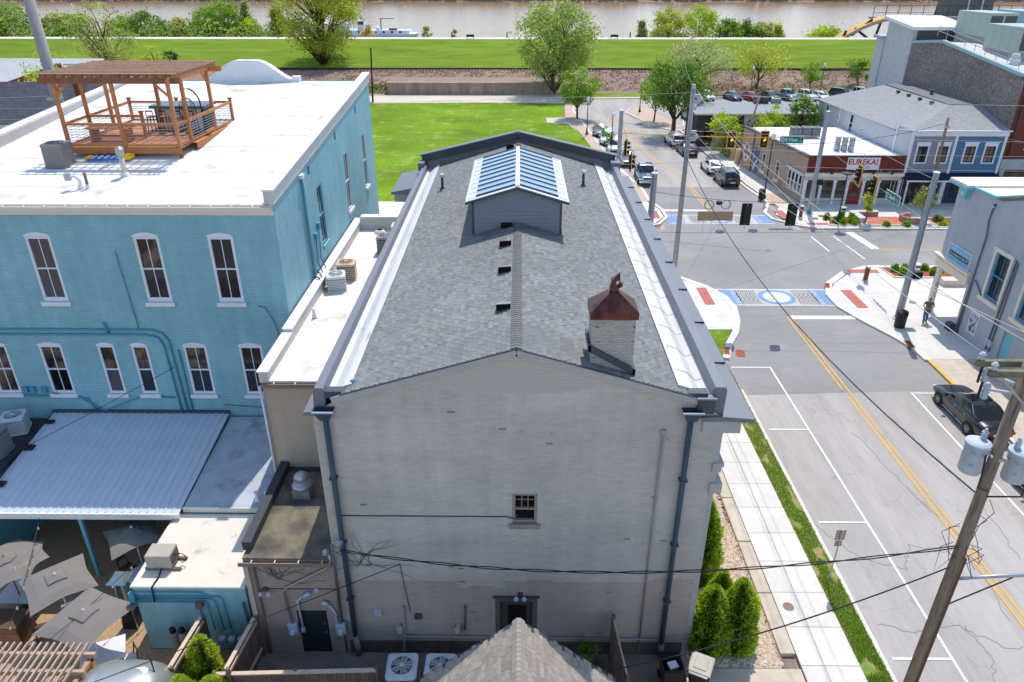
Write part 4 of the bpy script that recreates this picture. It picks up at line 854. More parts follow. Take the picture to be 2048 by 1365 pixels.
MB().tube(pts, .035, 8).build('stand', blk, hc, smooth=True); MB().lathe((-14.95, 34.9, DZ), [(.42, 0), (.45, .02), (.42, .05)], 16).build('base', blk, hc)
mb = MB()
for k in range(10):
    a = R(36 * k); mb.tube([(-15.4 + .38 * math.cos(a) * math.sin(R(t)), 34.9 + .38 * math.sin(a) * math.sin(R(t)), DZ + 1.05 - .6 * math.cos(R(t))) for t in range(0, 181, 30)], .013, 5)
mb.build('basket', blk, hc)
tb = thing('deck_table', 'low cedar bench table on the roof deck behind the railing', 'table', (-18.2, 33.2, DZ))
for k in range(4): MB().box(-19.2, -17.3, 32.75 + k * .22, 32.93 + k * .22, DZ + .62, DZ + .67).build('board', wood, tb)
for x in (-19.0, -17.5): MB().box(x - .05, x + .05, 32.8, 33.5, DZ, DZ + .62).build('leg', wood, tb)
ld_ = thing('step_ladder', 'blue folded step ladder with yellow end lying before the deck', 'ladder', (-17.8, 31.6, rz(31.6)))
lb = M('ladder_blue', rgb(40, 110, 190), .5, .1, 3); ly = M('ladder_yellow', rgb(236, 186, 40), .5); zl = rz(31.6)
for k, yy in enumerate((31.35, 31.75)): MB().beam((-18.6, yy, zl + .06 + .05 * k), (-16.9, yy + .05, zl + .1 + .05 * k), .07, .1).build('side_rail', lb, ld_)
for k in range(6): MB().box(-18.4 + k * .27, -18.32 + k * .27, 31.35, 31.8, zl + .13, zl + .17).build('step', acwhite, ld_)
MB().box(-17.05, -16.75, 31.35, 31.85, zl + .08, zl + .26).build('top_cap', ly, ld_); MB().box(-18.7, -18.5, 31.35, 31.8, zl + .05, zl + .17).build('foot', ly, ld_)
# ================================================================= TAN LOW BUILDING between blue and grey
TB = thing('low_building', 'narrow tan stucco building with white roof between blue and grey buildings', 'building', (-7.5, 22.1, 0))
tan = M('tan_stucco', rgb(186, 168, 152), .85, .05, 2, bump=.15, bs=25, streak=.08); TX0, TX1, TY0, TY1, TZ = -9.08, -5.86, 22.1, 39.2, 8.0
MB().box(TX0 + .06, TX1, TY0, TY1, 0, TZ - .02).build('wall', tan, TB); MB().box(TX0 + .3, TX1, TY0 + .02, TY1 - .4, TZ - .01, TZ + .06).build('roof', whiteroof, TB)
MB().box(TX0, TX0 + .32, TY0 - .02, 25.2, TZ, TZ + .42).box(TX0, TX0 + .32, 25.2, TY1, TZ, TZ + .55).box(TX0 + .32, TX1, TY1 - .42, TY1, TZ, TZ + .75).build('parapet', greytop, TB)
MB().box(TX0 - .05, TX0 + .36, TY0 - .05, 25.2, TZ + .42, TZ + .47).build('coping', whitetrim, TB); MB().box(TX0 - .05, TX0 + .36, 25.2, TY1, TZ + .55, TZ + .6).build('coping', whitetrim, TB); MB().box(TX0 + .36, TX1, TY1 - .46, TY1 + .04, TZ + .75, TZ + .8).build('coping', whitetrim, TB)
brz = M('bronze_gutter', rgb(134, 116, 100), .5, .05, 3)
g_ = MB().box(TX0 + .08, TX1 - .1, TY0 - .16, TY0 - .12, TZ - .13, TZ + .02).box(TX0 + .08, TX1 - .1, TY0 - .13, TY0 - .002, TZ - .15, TZ - .12).build('gutter', brz, TB)
for k in range(4): MB().box(TX0 + .5 + k * .75, TX0 + .53 + k * .75, TY0 - .14, TY0 - .01, TZ + .0, TZ + .03).build('strap', cream, g_)
vpipe(TB, [(TX0 + .0, TY0 - .08, TZ - .1), (TX0 + .02, TY0 - .06, 4.2)], .05, whitetrim, 'downspout')
TZR = TZ + .07
ac_unit('light grey air conditioner nearest on the narrow white roof', (-8.2, 30.4, TZR), .85, .72, acm, acwhite, .25)
ac_unit('rusty topped brown air conditioner on the narrow white roof', (-8.0, 31.7, TZR), .85, .8, M('ac_brown', rgb(140, 108, 84), .7, .15, 5), M('ac_tan', rgb(206, 190, 170), .6, .1, 4), .1, fan=rustm)
ac_unit('dark green grey air conditioner half hidden by the grey parapet', (-6.75, 35.2, TZR), .85, .9, acdark, acm, 0)
ac_unit('cream topped air conditioner at the far end of narrow white roof', (-6.5, 38.0, TZR), .8, .55, M('ac_cream_body', rgb(210, 202, 184), .6), M('ac_cream', rgb(226, 220, 204), .6), 0)
stack('short white plumbing vent on the narrow white roof', -8.45, 27.3, .38, .06, whitetrim)
stack('small brown vent hood by the parapet of narrow white roof', -8.95, 28.5, .5, .05, brz)
stack('round flat drain cap at the far end of narrow white roof', -7.6, 38.2, .16, .16, greytop)
vpipe(TB, [(BR + .1, 30.6, 8.9), (-8.9, 30.5, 8.7), (-8.7, 30.3, 8.3), (-8.5, 30.3, 8.3)], .03, coping_d, 'cable'); vpipe(TB, [(BR + .1, 30.3, 8.7), (-8.9, 30.2, 8.66), (-8.75, 30.0, 8.2), (-8.5, 30.2, 8.25)], .035, coping_d, 'cable')
# ================================================================= REAR ANNEX with black roof
AX = thing('rear_annex', 'low tan brick annex with black roof, rear door and meters', 'building', (-7.3, 17.6, 0))
blackroof = M('black_roof', rgb(74, 72, 71), .85, .2, 1.5, col2=rgb(128, 118, 98), c2s=.9, c2lo=.36, c2hi=.6, bump=.2, bs=6)
tanb = M('tan_painted_brick', rgb(178, 158, 146), .85, .08, 2, brick=(.21, .0715), col2=rgb(120, 84, 62), c2s=.35, c2lo=.6, c2hi=.8)
AX0, AX1, AY0, AZ = -8.75, -5.86, 17.42, 4.25
wall('rear_wall', (AX0, AY0, 0), (1, 0, 0), (0, -1, 0), AX1 - AX0, AZ, [(1.42, 2.42, 0, 2.02)], tanb, AX, .12); MB().box(AX0 + .01, AX1, AY0 + .4, 22.09, 0, AZ - .02).build('core', tan, AX)
MB().add([(AX0, 22.1, 0), (AX0, AY0, 0), (AX0, AY0, AZ), (AX0, 22.1, AZ)], [(0, 1, 2, 3)]).build('side_wall', tanb, AX, fix=False)
MB().box(AX0, AX1, AY0, 22.09, AZ - .01, AZ + .05).build('roof', blackroof, AX)
MB().box(AX0 - .08, AX0 + .22, AY0 + .35, 22.09, AZ + .05, AZ + .38).build('parapet', M('black_flashing', rgb(64, 66, 72), .6, .1, 2), AX); MB().box(AX0 + .22, AX1, 21.9, 22.09, AZ + .05, AZ + .12).build('upstand', MATS['black_flashing'], AX)
g_ = MB().box(AX0 - .1, AX1 - .02, AY0 - .17, AY0 - .13, AZ - .16, AZ - .02).box(AX0 - .1, AX1 - .02, AY0 - .14, AY0 - .002, AZ - .17, AZ - .14).build('gutter', brz, AX)
for k in range(4): MB().box(AX0 + .3 + k * .75, AX0 + .33 + k * .75, AY0 - .15, AY0 - .01, AZ - .03, AZ).build('strap', cream, g_)
MB().box(AX0 - .02, AX0 + .14, AY0 - .05, AY0 - .004, 0, AZ - .2).build('corner_board', M('corner_tan', rgb(190, 176, 160), .8), AX); vpipe(AX, [(AX0 + .3, AY0 - .07, AZ - .15), (AX0 + .3, AY0 - .07, .1)], .06, brz, 'downspout')
rdr = MB().box(AX0 + 1.42, AX0 + 2.42, AY0 + .06, AY0 + .1, 0, 2.02).build('door', M('dark_green_door', rgb(34, 46, 48), .6, .1, 3), AX); MB().lathe((AX0 + 2.3, AY0 + .02, .95), [(.03, 0), (.03, .06)], 8).build('handle', galv, rdr); MB().lathe((AX0 + 2.3, AY0 + .03, 1.35), [(.02, 0), (.03, .05)], 8).build('lock', galv, rdr)
for x in (-7.5, -5.9):
    b_ = MB().box(x - .16, x + .16, AY0 - .16, AY0 - .01, 1.05, 1.52).build('meter_box', boxgrey, AX, bevel=.01); MB().tube([(x, AY0 - .16, 1.2), (x, AY0 - .26, 1.2)], .075, 14).build('meter_dial', acwhite, b_, smooth=False)
MB().box(-7.24, -7.12, AY0 - .1, AY0 - .01, 1.1, 1.3).build('electric_box', boxgrey, AX)
vpipe(AX, [(-7.5, AY0 - .08, 1.5), (-7.62, AY0 - .08, 2.9), (-7.5, AY0 - .08, 3.1), (-6.05, AY0 - .1, 4.0), (-5.9, AY0 - .12, 4.3), (-5.92, AY0 - .14, 4.6)], .04, galv)
vpipe(AX, [(-5.9, AY0 - .08, 1.5), (-5.8, AY0 - .1, 4.9), (-5.75, AY0 - .14, 5.1), (-5.5, AY0 - .2, 5.15)], .04, galv)
vpipe(AX, [(-7.18, AY0 - .06, 1.3), (-7.2, AY0 - .06, 2.5), (-7.0, AY0 - .06, 2.75)], .045, boxgrey); vpipe(AX, [(-6.95, AY0 - .1, 2.75), (-6.75, AY0 - .1, 2.9)], .075, boxgrey, 'junction')
vpipe(AX, [(-6.0, AY0 - .06, 1.1), (-6.02, AY0 - .06, 2.0), (-6.2, AY0 - .06, 2.35)], .045, boxgrey); vpipe(AX, [(-6.2, AY0 - .1, 2.4), (-6.4, AY0 - .1, 2.5)], .075, boxgrey, 'junction')
vpipe(AX, [(-8.2, AY0 - .02, 3.0), (-5.9, AY0 - .02, 3.0)], .014, slate, 'cable'); MB().box(-6.6, -6.46, AY0 - .07, AY0 - .01, 2.92, 3.06).build('electric_box', boxgrey, AX); flood(AX, -8.2, AY0 - .01, 3.0)
for x, z in ((-5.5, 5.16), (-5.98, 4.75)): MB().lathe((x, AY0 - .22, z - .1), [(.06, 0), (.11, .08), (.1, .16), (.04, .2)], 10).build('weatherhead', galv, AX)
fan = thing('exhaust_fan', 'galvanised mushroom exhaust fan on the black annex roof', 'exhaust fan', (-7.62, 20.6, AZ + .05))
MB().box(-7.92, -7.32, 20.3, 20.9, AZ + .05, AZ + .4).build('curb', galv, fan); MB().lathe((-7.62, 20.6, AZ + .4), [(.36, 0), (.37, .1), (.3, .18), (.24, .2), (.22, .32), (.26, .36), (.24, .48), (.14, .58), (.03, .6)], 20).build('hood', galv, fan, smooth=True)
for k in range(3): MB().lathe((-7.62, 20.6, AZ + .6 + k * .07), [(.255, 0), (.265, .012), (.255, .024)], 20).build('fin', boxgrey, fan)
# dead vine on the walls
vn = thing('dead_vine', 'bare dead vine stems clinging to the rear brick wall', 'vine', (-4.2, 17.4, 3.5)); vm = M('vine_stem', rgb(86, 72, 66), .9); random.seed(21)
for x0, z0, yy, n_ in ((-4.9, 4.0, 17.46, 11), (-7.8, 3.5, AY0 - .02, 12)):
    for k in range(n_):
        p = Vector((x0 + random.uniform(-.2, .3), yy, z0 + random.uniform(-.1, .1))); a = random.uniform(-.3, 2.6); pts = [p.copy()]
        for s_ in range(7):
            a += random.uniform(-.5, .5); p = p + Vector((math.cos(a) * .24, 0, math.sin(a) * .2)); 
            if yy < 17.45 and p.z > 4.0: p.z = 4.0
            if yy < 17.45 and p.x > -5.95: p.x = -5.95
            pts.append(p.copy())
        MB().tube(pts, .009, 4, .004).build('stem', vm, vn)
# ================================================================= PATIO ROOFS
alum = M('ribbed_metal', rgb(204, 210, 220), .5, .05, 1.5, metal=.1, rnd=.03, var2=.04, vs2=.3)
mr = thing('metal_awning', 'large ribbed pale metal awning roof over the patio', 'awning', (-16.2, 20.8, 0))
MX_0, MX_1, YF, YK, ZF, ZK = -20.05, -12.4, 20.8, 26.4, 3.2, 3.95
npn = 25; pw = (MX_1 - MX_0) / npn
mb = MB(); prof = [(0, 0), (.03, .035), (.07, .035), (.1, 0), (pw - .006, 0)]
vs = []
for x, h in prof: vs += [(x, 0, h), (x, YK - YF, h + ZK - ZF)]
mb.add(vs, [(2 * i, 2 * i + 2, 2 * i + 3, 2 * i + 1) for i in range(len(prof) - 1)]); o = mb.build('roof_panel', alum, None, fix=False); pm = o.data; bpy.data.objects.remove(o)
for k in range(npn): inst(pm, mr, (MX_0 + k * pw, YF, ZF), name='roof_panel')
MB().add([(MX_0, YF, ZF - .03), (MX_1, YF, ZF - .03), (MX_1, YK, ZK - .03), (MX_0, YK, ZK - .03)], [(0, 3, 2, 1)]).build('underside', acm, mr, fix=False)
MB().box(MX_0, MX_1 + .02, YF - .09, YF - .01, ZF - .17, ZF + .02).build('gutter', M('awning_gutter', rgb(230, 226, 222), .5), mr); MB().box(MX_0, MX_1, YF - .01, YF + .05, ZF - .3, ZF - .03).build('beam', whitetrim, mr)
MB().box(MX_0, MX_1, YK - .05, YK + .08, ZK, ZK + .1).build('flashing', slate, mr)
for x in (-19.9, -16.2, -12.5): MB().box(x - .06, x + .06, YF + .05, YF + .17, 0, ZF - .1).build('post', blueflat, mr)
for k, (a, b) in enumerate(((22.0, 22.3), (24.0, 24.3), (25.6, 25.8))): z = ZF + (a - YF) * .134; MB().box(MX_0 + .1, MX_0 + .45, a, b, z + .04, z + .12).build('bracket', blk, mr)
vpipe(mr, [(MX_0 + .12, 21.5, 3.4), (MX_0 + .16, 26.2, 4.05)], .025, blk, 'cable')
ur = thing('flat_roof_shed', 'small flat silver coated shed roof beside the metal awning', 'shed', (-10.8, 20.2, 0))
silver = M('silver_coating', rgb(176, 182, 190), .7, .15, 1.2, bump=.3, bs=8, col2=rgb(120, 116, 112), c2s=.8, c2lo=.55, c2hi=.75)
MB().add([(-12.36, 21.1, 3.22), (-9.1, 21.1, 3.22), (-9.1, 26.38, 3.78), (-12.36, 26.38, 3.78), (-12.36, 21.1, 3.1), (-9.1, 21.1, 3.1), (-9.1, 26.38, 3.66), (-12.36, 26.38, 3.66)], [(0, 1, 2, 3), (4, 7, 6, 5), (0, 4, 5, 1), (1, 5, 6, 2), (3, 7, 4, 0)]).build('roof', silver, ur); MB().box(-12.3, -9.12, 21.4, 26.3, 0, 3.08).build('wall', blueflat, ur); MB().box(-12.36, -9.1, 21.03, 21.1, 3.06, 3.26).build('edge_trim', greytop, ur)
for k, x in enumerate((-9.72, -9.35)): MB().lathe((x, 21.5, 3.25), [(.12, 0), (.07, .08), (.06, .3), (.09, .32), (.09, .4)], 12).build('vent_pipe', whitetrim, ur)
MB().box(-23.6, -20.15, 21.5, 26.4, 0, 3.5).build('lower_wall', blueflat, ur)
lr = thing('lower_roof', 'dark flat roof carrying two air conditioners at left edge', 'roof', (-21.8, 21.5, 0)); MB().box(-23.7, -20.1, 21.3, 26.42, 3.51, 3.62).build('roof', M('dark_roof', rgb(58, 56, 60), .9, .15, 2), lr); MB().box(-23.65, -20.2, 21.35, 26.3, 0, 3.5).build('wall', blueflat, lr)
ac_unit('pale grey air conditioner with round fan on dark flat roof', (-21.1, 25.5, 3.62), .9, .75, acm, acwhite, .35, nsl=8)
ac_unit('taller dark slatted air conditioner at the left edge on dark roof', (-20.95, 23.9, 3.62), .95, 1.05, acdark, M('ac_greygreen', rgb(128, 134, 134), .6), .0, nsl=9)
# small blue outbuilding
SB = thing('outbuilding', 'small blue brick outbuilding with cream flat roof and wall pipes', 'outbuilding', (-10.9, 17.5, 0))
creamroof = M('cream_roof', rgb(222, 212, 198), .85, .06, 1.5, bump=.2, bs=8, col2=rgb(178, 160, 138), c2s=1.0, c2lo=.6, c2hi=.72)
SX0, SX1, SY0, SY1, SZ = -12.65, -8.95, 17.55, 21.0, 2.86
MB().box(SX0, SX1, SY0, SY1, 0, SZ).build('wall', blue, SB); MB().box(SX0 - .06, SX1 + .04, SY0 - .06, SY1, SZ, SZ + .09).build('roof', creamroof, SB, bevel=.02); MB().box(SX0 - .02, SX1, SY1 - .1, SY1 + .02, SZ + .09, SZ + .16).build('upstand', greytop, SB)
for k, (zz, xe, zb) in enumerate(((2.7, -10.3, 2.5), (2.52, -9.75, 1.0), (2.42, -10.0, 1.0), (2.34, -10.3, 1.0), (2.26, -10.6, 1.1))): vpipe(SB, [(SX0 - .05, SY0 - .06, zz), (xe - .1, SY0 - .06, zz), (xe, SY0 - .06, zz - .1), (xe + .08, SY0 - .06, zb)], .022, bluepipe)
MB().box(SX0 - .14, SX0 + .03, SY0 - .14, SY0 - .01, 2.3, 2.7).build('electric_box', bluepipe, SB); MB().box(-10.62, -10.42, SY0 - .2, SY0 - .01, 2.1, 2.35).build('wall_lamp', M('lamp_wood', rgb(120, 100, 88), .7), SB)
for k in range(4):
    x = -10.0 + k * .33; m_ = MB().lathe((x, SY0 - .22, .55), [(.1, 0), (.13, .1), (.13, .25), (.05, .3)], 12).build('gas_meter', boxgrey, SB); MB().tube([(x, SY0 - .1, .8), (x, SY0 - .1, 1.1)], .02, 6).build('pipe', galv, m_)
for k in range(2):
    x = -11.55 + k * .32; t = thing('gas_cylinder', ['left', 'right'][k] + ' of the two grey gas cylinders against the blue outbuilding', 'gas cylinder', (x, SY0 - .3, 0)); MB().lathe((x, SY0 - .3, 0), [(.14, 0), (.15, .1), (.15, 1.0), (.1, 1.15)], 16).build('tank', M('cylinder_grey', rgb(140, 134, 130), .5, .1, 3), t, smooth=True); MB().lathe((x, SY0 - .3, 1.15), [(.1, 0), (.1, .16), (.05, .2)], 12).build('valve_collar', blk, t)
vpipe(SB, [(SX1 - .1, SY0 - .1, 2.3), (SX1 - .06, SY0 - .1, .6)], .05, coping_d, 'downspout')
ra = thing('rooftop_unit', 'beige sheet metal cooling box on the cream outbuilding roof', 'air conditioner', (-12.0, 18.5, SZ + .09)); beige = M('beige_metal', rgb(176, 166, 152), .6, .08, 3)
MB().box(-12.42, -11.58, 18.2, 18.85, SZ + .2, SZ + .72).build('body', beige, ra, bevel=.02); MB().box(-11.578, -11.56, 18.28, 18.78, SZ + .28, SZ + .64).build('grille', acdark, ra)
MB().box(-12.5, -11.3, 18.22, 18.3, SZ + .09, SZ + .19).box(-12.5, -11.3, 18.72, 18.8, SZ + .09, SZ + .19).build('skid', M('skid_wood', rgb(120, 108, 96), .8), ra); vpipe(ra, [(-11.9, 18.15, SZ + .25), (-11.9, 17.9, SZ + .14), (-11.95, 17.45, SZ + .1), (-11.97, 17.42, SZ - .5)], .03, blk, 'cable')
MB().tube([(-11.4 + .22 * math.cos(R(a)), 18.5, SZ + .4 + .2 * math.sin(R(a))) for a in range(-90, 200, 25)], .015, 6).build('hose', blk, ra, smooth=True)
# ---- patio floor
poly('patio', [(-24, 10), (-9.0, 10), (-9.0, 17.5), (-12.7, 17.5), (-12.7, 26), (-24, 26)], .012, M('patio_aggregate', rgb(176, 146, 116), .95, .2, 10, bump=.4, bs=40))
# umbrellas
um = M('umbrella_taupe', rgb(126, 120, 114), .85, .05, 3, bump=.1, bs=60); pole_w = M('pole_wood', rgb(150, 92, 60), .6); marble = M('white_marble', rgb(226, 226, 230), .4, .03, 2, col2=rgb(70, 72, 80), c2s=1.3, c2lo=.62, c2hi=.635)
def umbrella(label, x, y, rad, n, rot, zt=2.62, drop=.42, text_=None):
    t = thing('patio_umbrella', label, 'umbrella', (x, y, 0), 'umbrellas over the patio tables'); mb = MB(); rim = []; inn = []; k = 6
    vs = [(x, y, zt)]; ring = n * k
    for rr_, zz in ((.28, zt - .1), (.3, zt - .16), (.65, zt - .26), (1, zt - drop)):
        for i in range(ring):
            a = rot + 2 * math.pi * i / ring; f = (i % k) / k; e = math.cos(math.pi / n) / math.cos((f - .5) * 2 * math.pi / n) if n > 4 else math.cos(math.pi / 4) / math.cos((f - .5) * math.pi / 2)
            scal = 1 - .1 * math.sin(f * math.pi) * rr_; vs.append((x + rad * rr_ * e * scal * math.cos(a), y + rad * rr_ * e * scal * math.sin(a), zz + .09 * math.sin(f * math.pi) * rr_))
    fs = [(0, 1 + i, 1 + (i + 1) % ring) for i in range(ring)]
    for l in range(3):
        for i in range(ring): fs.append((1 + l * ring + i, 1 + (l + 1) * ring + i, 1 + (l + 1) * ring + (i + 1) % ring, 1 + l * ring + (i + 1) % ring))
    mb.add(vs, fs); c = mb.build('canopy', um, t, fix=False)
    MB().tube([(x, y, 0), (x, y, zt)], .025, 8).build('pole', pole_w if n > 4 else acwhite, t); MB().lathe((x, y, zt - .01), [(.05, 0), (.04, .05), (.01, .09)], 10).build('finial', M('finial_brass', rgb(190, 140, 60), .5) if n > 4 else acwhite, t); MB().lathe((x, y, 0), [(.26, 0), (.26, .06), (.05, .1)], 16).build('base', blk, t)
    r_ = MB()
    for i in range(n): a = rot + 2 * math.pi * i / n; r_.beam((x, y, zt - .05), (x + rad * .98 * math.cos(a), y + rad * .98 * math.sin(a), zt - drop - .02), .02, .02)
    r_.build('ribs', acm, t)
    if text_: text(text_, .22, M('script_tan', rgb(190, 160, 110), .7), 'lettering', t, (x + .72, y - .28, zt - .21), (.6, .8, -.0), (-.75, .55, .3), shear=.3)
    return t
umbrella('round taupe patio umbrella with tan script at left edge', -18.05, 19.2, 1.35, 8, .3, text_='Taste')
umbrella('square taupe umbrella between round umbrella and tall pyramid heater', -15.75, 18.35, 1.45, 4, -.06)
umbrella('square taupe umbrella nearest the slatted pergola and silver trailer', -13.95, 16.8, 1.55, 4, .42)
umbrella('square taupe umbrella half shaded under the metal awning edge', -14.35, 20.85, 1.3, 4, -.15, zt=2.5)
chairm = M('chair_wood', rgb(96, 72, 56), .7, .1, 4)
def chair(label, x, y, a):
    t = thing('patio_chair', label, 'chair', (x, y, 0), 'patio chairs'); ca, sa = math.cos(a), math.sin(a); P = lambda u, v, z: (x + u * ca - v * sa, y + u * sa + v * ca, z)
    MB().obox((x, y, .44), .44, .44, .04, a).build('seat', acwhite if 'pale' in label else chairm, t)
    for u in (-.19, .19):
        for v in (-.19, .19): MB().beam(P(u, v, .42), P(u * 1.1, v * 1.1, 0), .035, .035).build('leg', chairm, t)
    MB().beam(P(-.19, -.2, .46), P(-.19, -.28, .88), .035, .035).beam(P(.19, -.2, .46), P(.19, -.28, .88), .035, .035).beam(P(-.2, -.27, .82), P(.2, -.27, .82), .03, .14).build('backrest', chairm, t)
    return t
for k, (x, y, s_, a, lb) in enumerate(((-18.0, 19.35, 1.5, .0, 'marble topped table under the round umbrella'), (-15.5, 18.75, 1.2, .75, 'marble topped table under the square umbrella by the heater'), (-14.1, 20.35, 1.1, .9, 'marble topped table at the shaded awning edge'), (-13.75, 16.75, 1.35, .45, 'marble topped table next to the silver trailer'), (-18.6, 16.9, 1.6, .0, 'white table top at the left edge behind the pergola'))):
    t = thing('patio_table', 'white ' + lb, 'table', (x, y, 0), 'marble patio tables'); MB().obox((x, y, .75), s_, s_ * .75, .05, a).build('table_top', marble, t, bevel=.01); MB().lathe((x, y, 0), [(.28, 0), (.26, .04), (.04, .08), (.04, .72)], 12).build('pedestal', blk, t)
chair('brown chair with pale curved cushion right of the trailer table', -12.95, 16.75, 2.3); chair('brown wooden chair tucked below the trailer table', -13.4, 16.0, .4); chair('dark chair in the shade beyond the square umbrella', -16.6, 18.0, -1.2); chair('dark chair at the shaded awning table', -15.0, 20.9, -2.0)
bt = thing('wooden_bar', 'brown plank sided serving bar at the left patio edge', 'bar', (-18.2, 17.9, 0)); plank = M('plank_brown', rgb(150, 108, 74), .8, .2, 4, rnd=.15)
for k in range(6): MB().box(-19.6, -17.1, 17.5, 17.56, .05 + k * .155, .195 + k * .155).build('plank', plank, bt)
MB().box(-19.6, -17.1, 17.57, 18.2, .02, .98).build('cabinet', chairm, bt); MB().box(-19.7, -17.0, 17.42, 18.3, .985, 1.04).build('counter_top', chairm, bt)
# pyramid heater
ht = thing('patio_heater', 'tall pyramid patio heater with steel top and glass tube', 'heater', (-13.75, 18.6, 0)); hx, hy = -13.75, 18.6; stl = M('stainless', rgb(200, 204, 208), .2, .1, 3, metal=.9)
MB().add([(hx - .26, hy - .26, .02), (hx + .26, hy - .26, .02), (hx + .26, hy + .26, .02), (hx - .26, hy + .26, .02), (hx - .22, hy - .22, .8), (hx + .22, hy - .22, .8), (hx + .22, hy + .22, .8), (hx - .22, hy + .22, .8)], [(0, 1, 5, 4), (1, 2, 6, 5), (2, 3, 7, 6), (3, 0, 4, 7), (4, 5, 6, 7)]).build('base', blk, ht)
for dx in (-1, 1):
    for dy in (-1, 1): MB().beam((hx + dx * .27, hy + dy * .27, 0), (hx + dx * .13, hy + dy * .13, 2.2), .03, .03).build('post', stl, ht)
MB().lathe((hx, hy, .8), [(.06, 0), (.06, 1.35)], 12).build('glass_tube', M('heater_glass', rgb(200, 190, 170), .1), ht)
for s_ in (-1, 1): MB().add([(hx + s_ * .23, hy - .2, .8), (hx + s_ * .23, hy + .2, .8), (hx + s_ * .14, hy + .12, 2.1), (hx + s_ * .14, hy - .12, 2.1)], [(0, 1, 2, 3)]).build('guard', stl, ht, fix=False)
MB().add([(hx - .34, hy - .34, 2.2), (hx + .34, hy - .34, 2.2), (hx + .34, hy + .34, 2.2), (hx - .34, hy + .34, 2.2), (hx - .2, hy - .2, 2.32), (hx + .2, hy - .2, 2.32), (hx + .2, hy + .2, 2.32), (hx - .2, hy + .2, 2.32)], [(0, 1, 5, 4), (1, 2, 6, 5), (2, 3, 7, 6), (3, 0, 4, 7), (4, 5, 6, 7), (3, 2, 1, 0)]).build('reflector', stl, ht)
# slatted pergola at the lower left
pg = thing('slatted_pergola', 'bare weathered wood slatted pergola at the lower left corner', 'pergola', (-14.4, 14.6, 0)); grw = M('weathered_wood', rgb(178, 156, 138), .9, .16, 6, rnd=.1, stretch=(1, 3, 1)); tanw = M('tan_wood', rgb(186, 146, 104), .8, .14, 5)
for k in range(17): x = -16.4 + k * .205; MB().box(x - .028, x + .028, 13.2, 15.55, 2.55, 2.63).build('slat', grw, pg)
for y in (13.4, 14.6, 15.22): MB().box(-16.6, -12.75, y - .05, y + .05, 2.38, 2.55).build('beam', grw, pg)
for x in (-12.95,):
    for y in (13.3, 15.2): MB().box(x - .07, x + .07, y - .07, y + .07, 0, 2.38).build('post', tanw, pg)
MB().beam((-12.95, 15.1, 1.7), (-12.95, 14.3, 2.36), .07, .09).build('brace', tanw, pg); MB().box(-13.02, -12.88, 13.2, 15.4, 2.24, 2.37).build('side_beam', tanw, pg)
# string lights
sm = M('bulb_glass', rgb(230, 220, 196), .1)
for lb, pts in (('string of bulbs hanging diagonally over the square umbrellas', sag((-12.6, 20.7, 3.0), (-14.6, 15.2, 2.6), .25, 14)), ('string of bulbs hanging along the left side of the patio', sag((-17.6, 20.8, 3.0), (-15.6, 15.0, 2.6), .3, 14))):
    t = thing('string_lights', lb, 'string lights', tuple(pts[0])); MB().tube(pts, .012, 5).build('cord', blk, t)
    for p in pts[1:-1:2]: MB().lathe((p.x, p.y, p.z - .14), [(.01, 0), (.035, .03), (.03, .08), (.02, .13)], 8).build('bulb', sm, t)
# silver travel trailer
tr = thing('travel_trailer', 'rounded polished aluminium travel trailer at the lower left', 'trailer', (-11.6, 13.7, 0)); almn = M('trailer_aluminium', rgb(196, 198, 196), .32, .1, 1.2, metal=.7, bump=.05, bs=3)
mb = MB(); nu, nv = 28, 10; vs = []
for j in range(nv + 1):
    t_ = j / nv * math.pi / 2
    for i in range(nu):
        a = 2 * math.pi * i / nu; ex = .62; sx = abs(math.cos(a)) ** ex * (1 if math.cos(a) > 0 else -1); sy = abs(math.sin(a)) ** ex * (1 if math.sin(a) > 0 else -1); w_ = max(0, math.cos(t_)) ** .62
        vs.append((-11.75 + 1.6 * sx * w_, 13.75 + 1.95 * sy * w_, .95 + 1.6 * math.sin(t_) ** .8))
fs = [(j * nu + i, j * nu + (i + 1) % nu, (j + 1) * nu + (i + 1) % nu, (j + 1) * nu + i) for j in range(nv) for i in range(nu)]; mb.add(vs, fs)
mb.add([(-11.75 + 1.6 * abs(math.cos(2 * math.pi * i / nu)) ** .62 * (1 if math.cos(2 * math.pi * i / nu) > 0 else -1), 13.75 + 1.95 * abs(math.sin(2 * math.pi * i / nu)) ** .62 * (1 if math.sin(2 * math.pi * i / nu) > 0 else -1), z) for z in (.35, .95) for i in range(nu)], [(i, (i + 1) % nu, nu + (i + 1) % nu, nu + i) for i in range(nu)])
sh_ = mb.build('shell', almn, tr, smooth=True)
MB().obox((-11.15, 14.7, 2.42), .42, .3, .05, .2).build('roof_hatch', acwhite, tr, bevel=.02); MB().obox((-12.2, 14.0, 2.52), .5, .4, .06, .1).build('roof_vent', almn, tr, bevel=.02); vpipe(tr, [(-10.75, 14.7, 2.2), (-11.0, 15.05, 2.85)], .02, blk, 'antenna')
for s_ in (-.7, .7): MB().tube([(-12.9, 13.55 + s_, .33), (-13.1, 13.55 + s_, .33)], .33, 16).build('wheel', blk, tr)
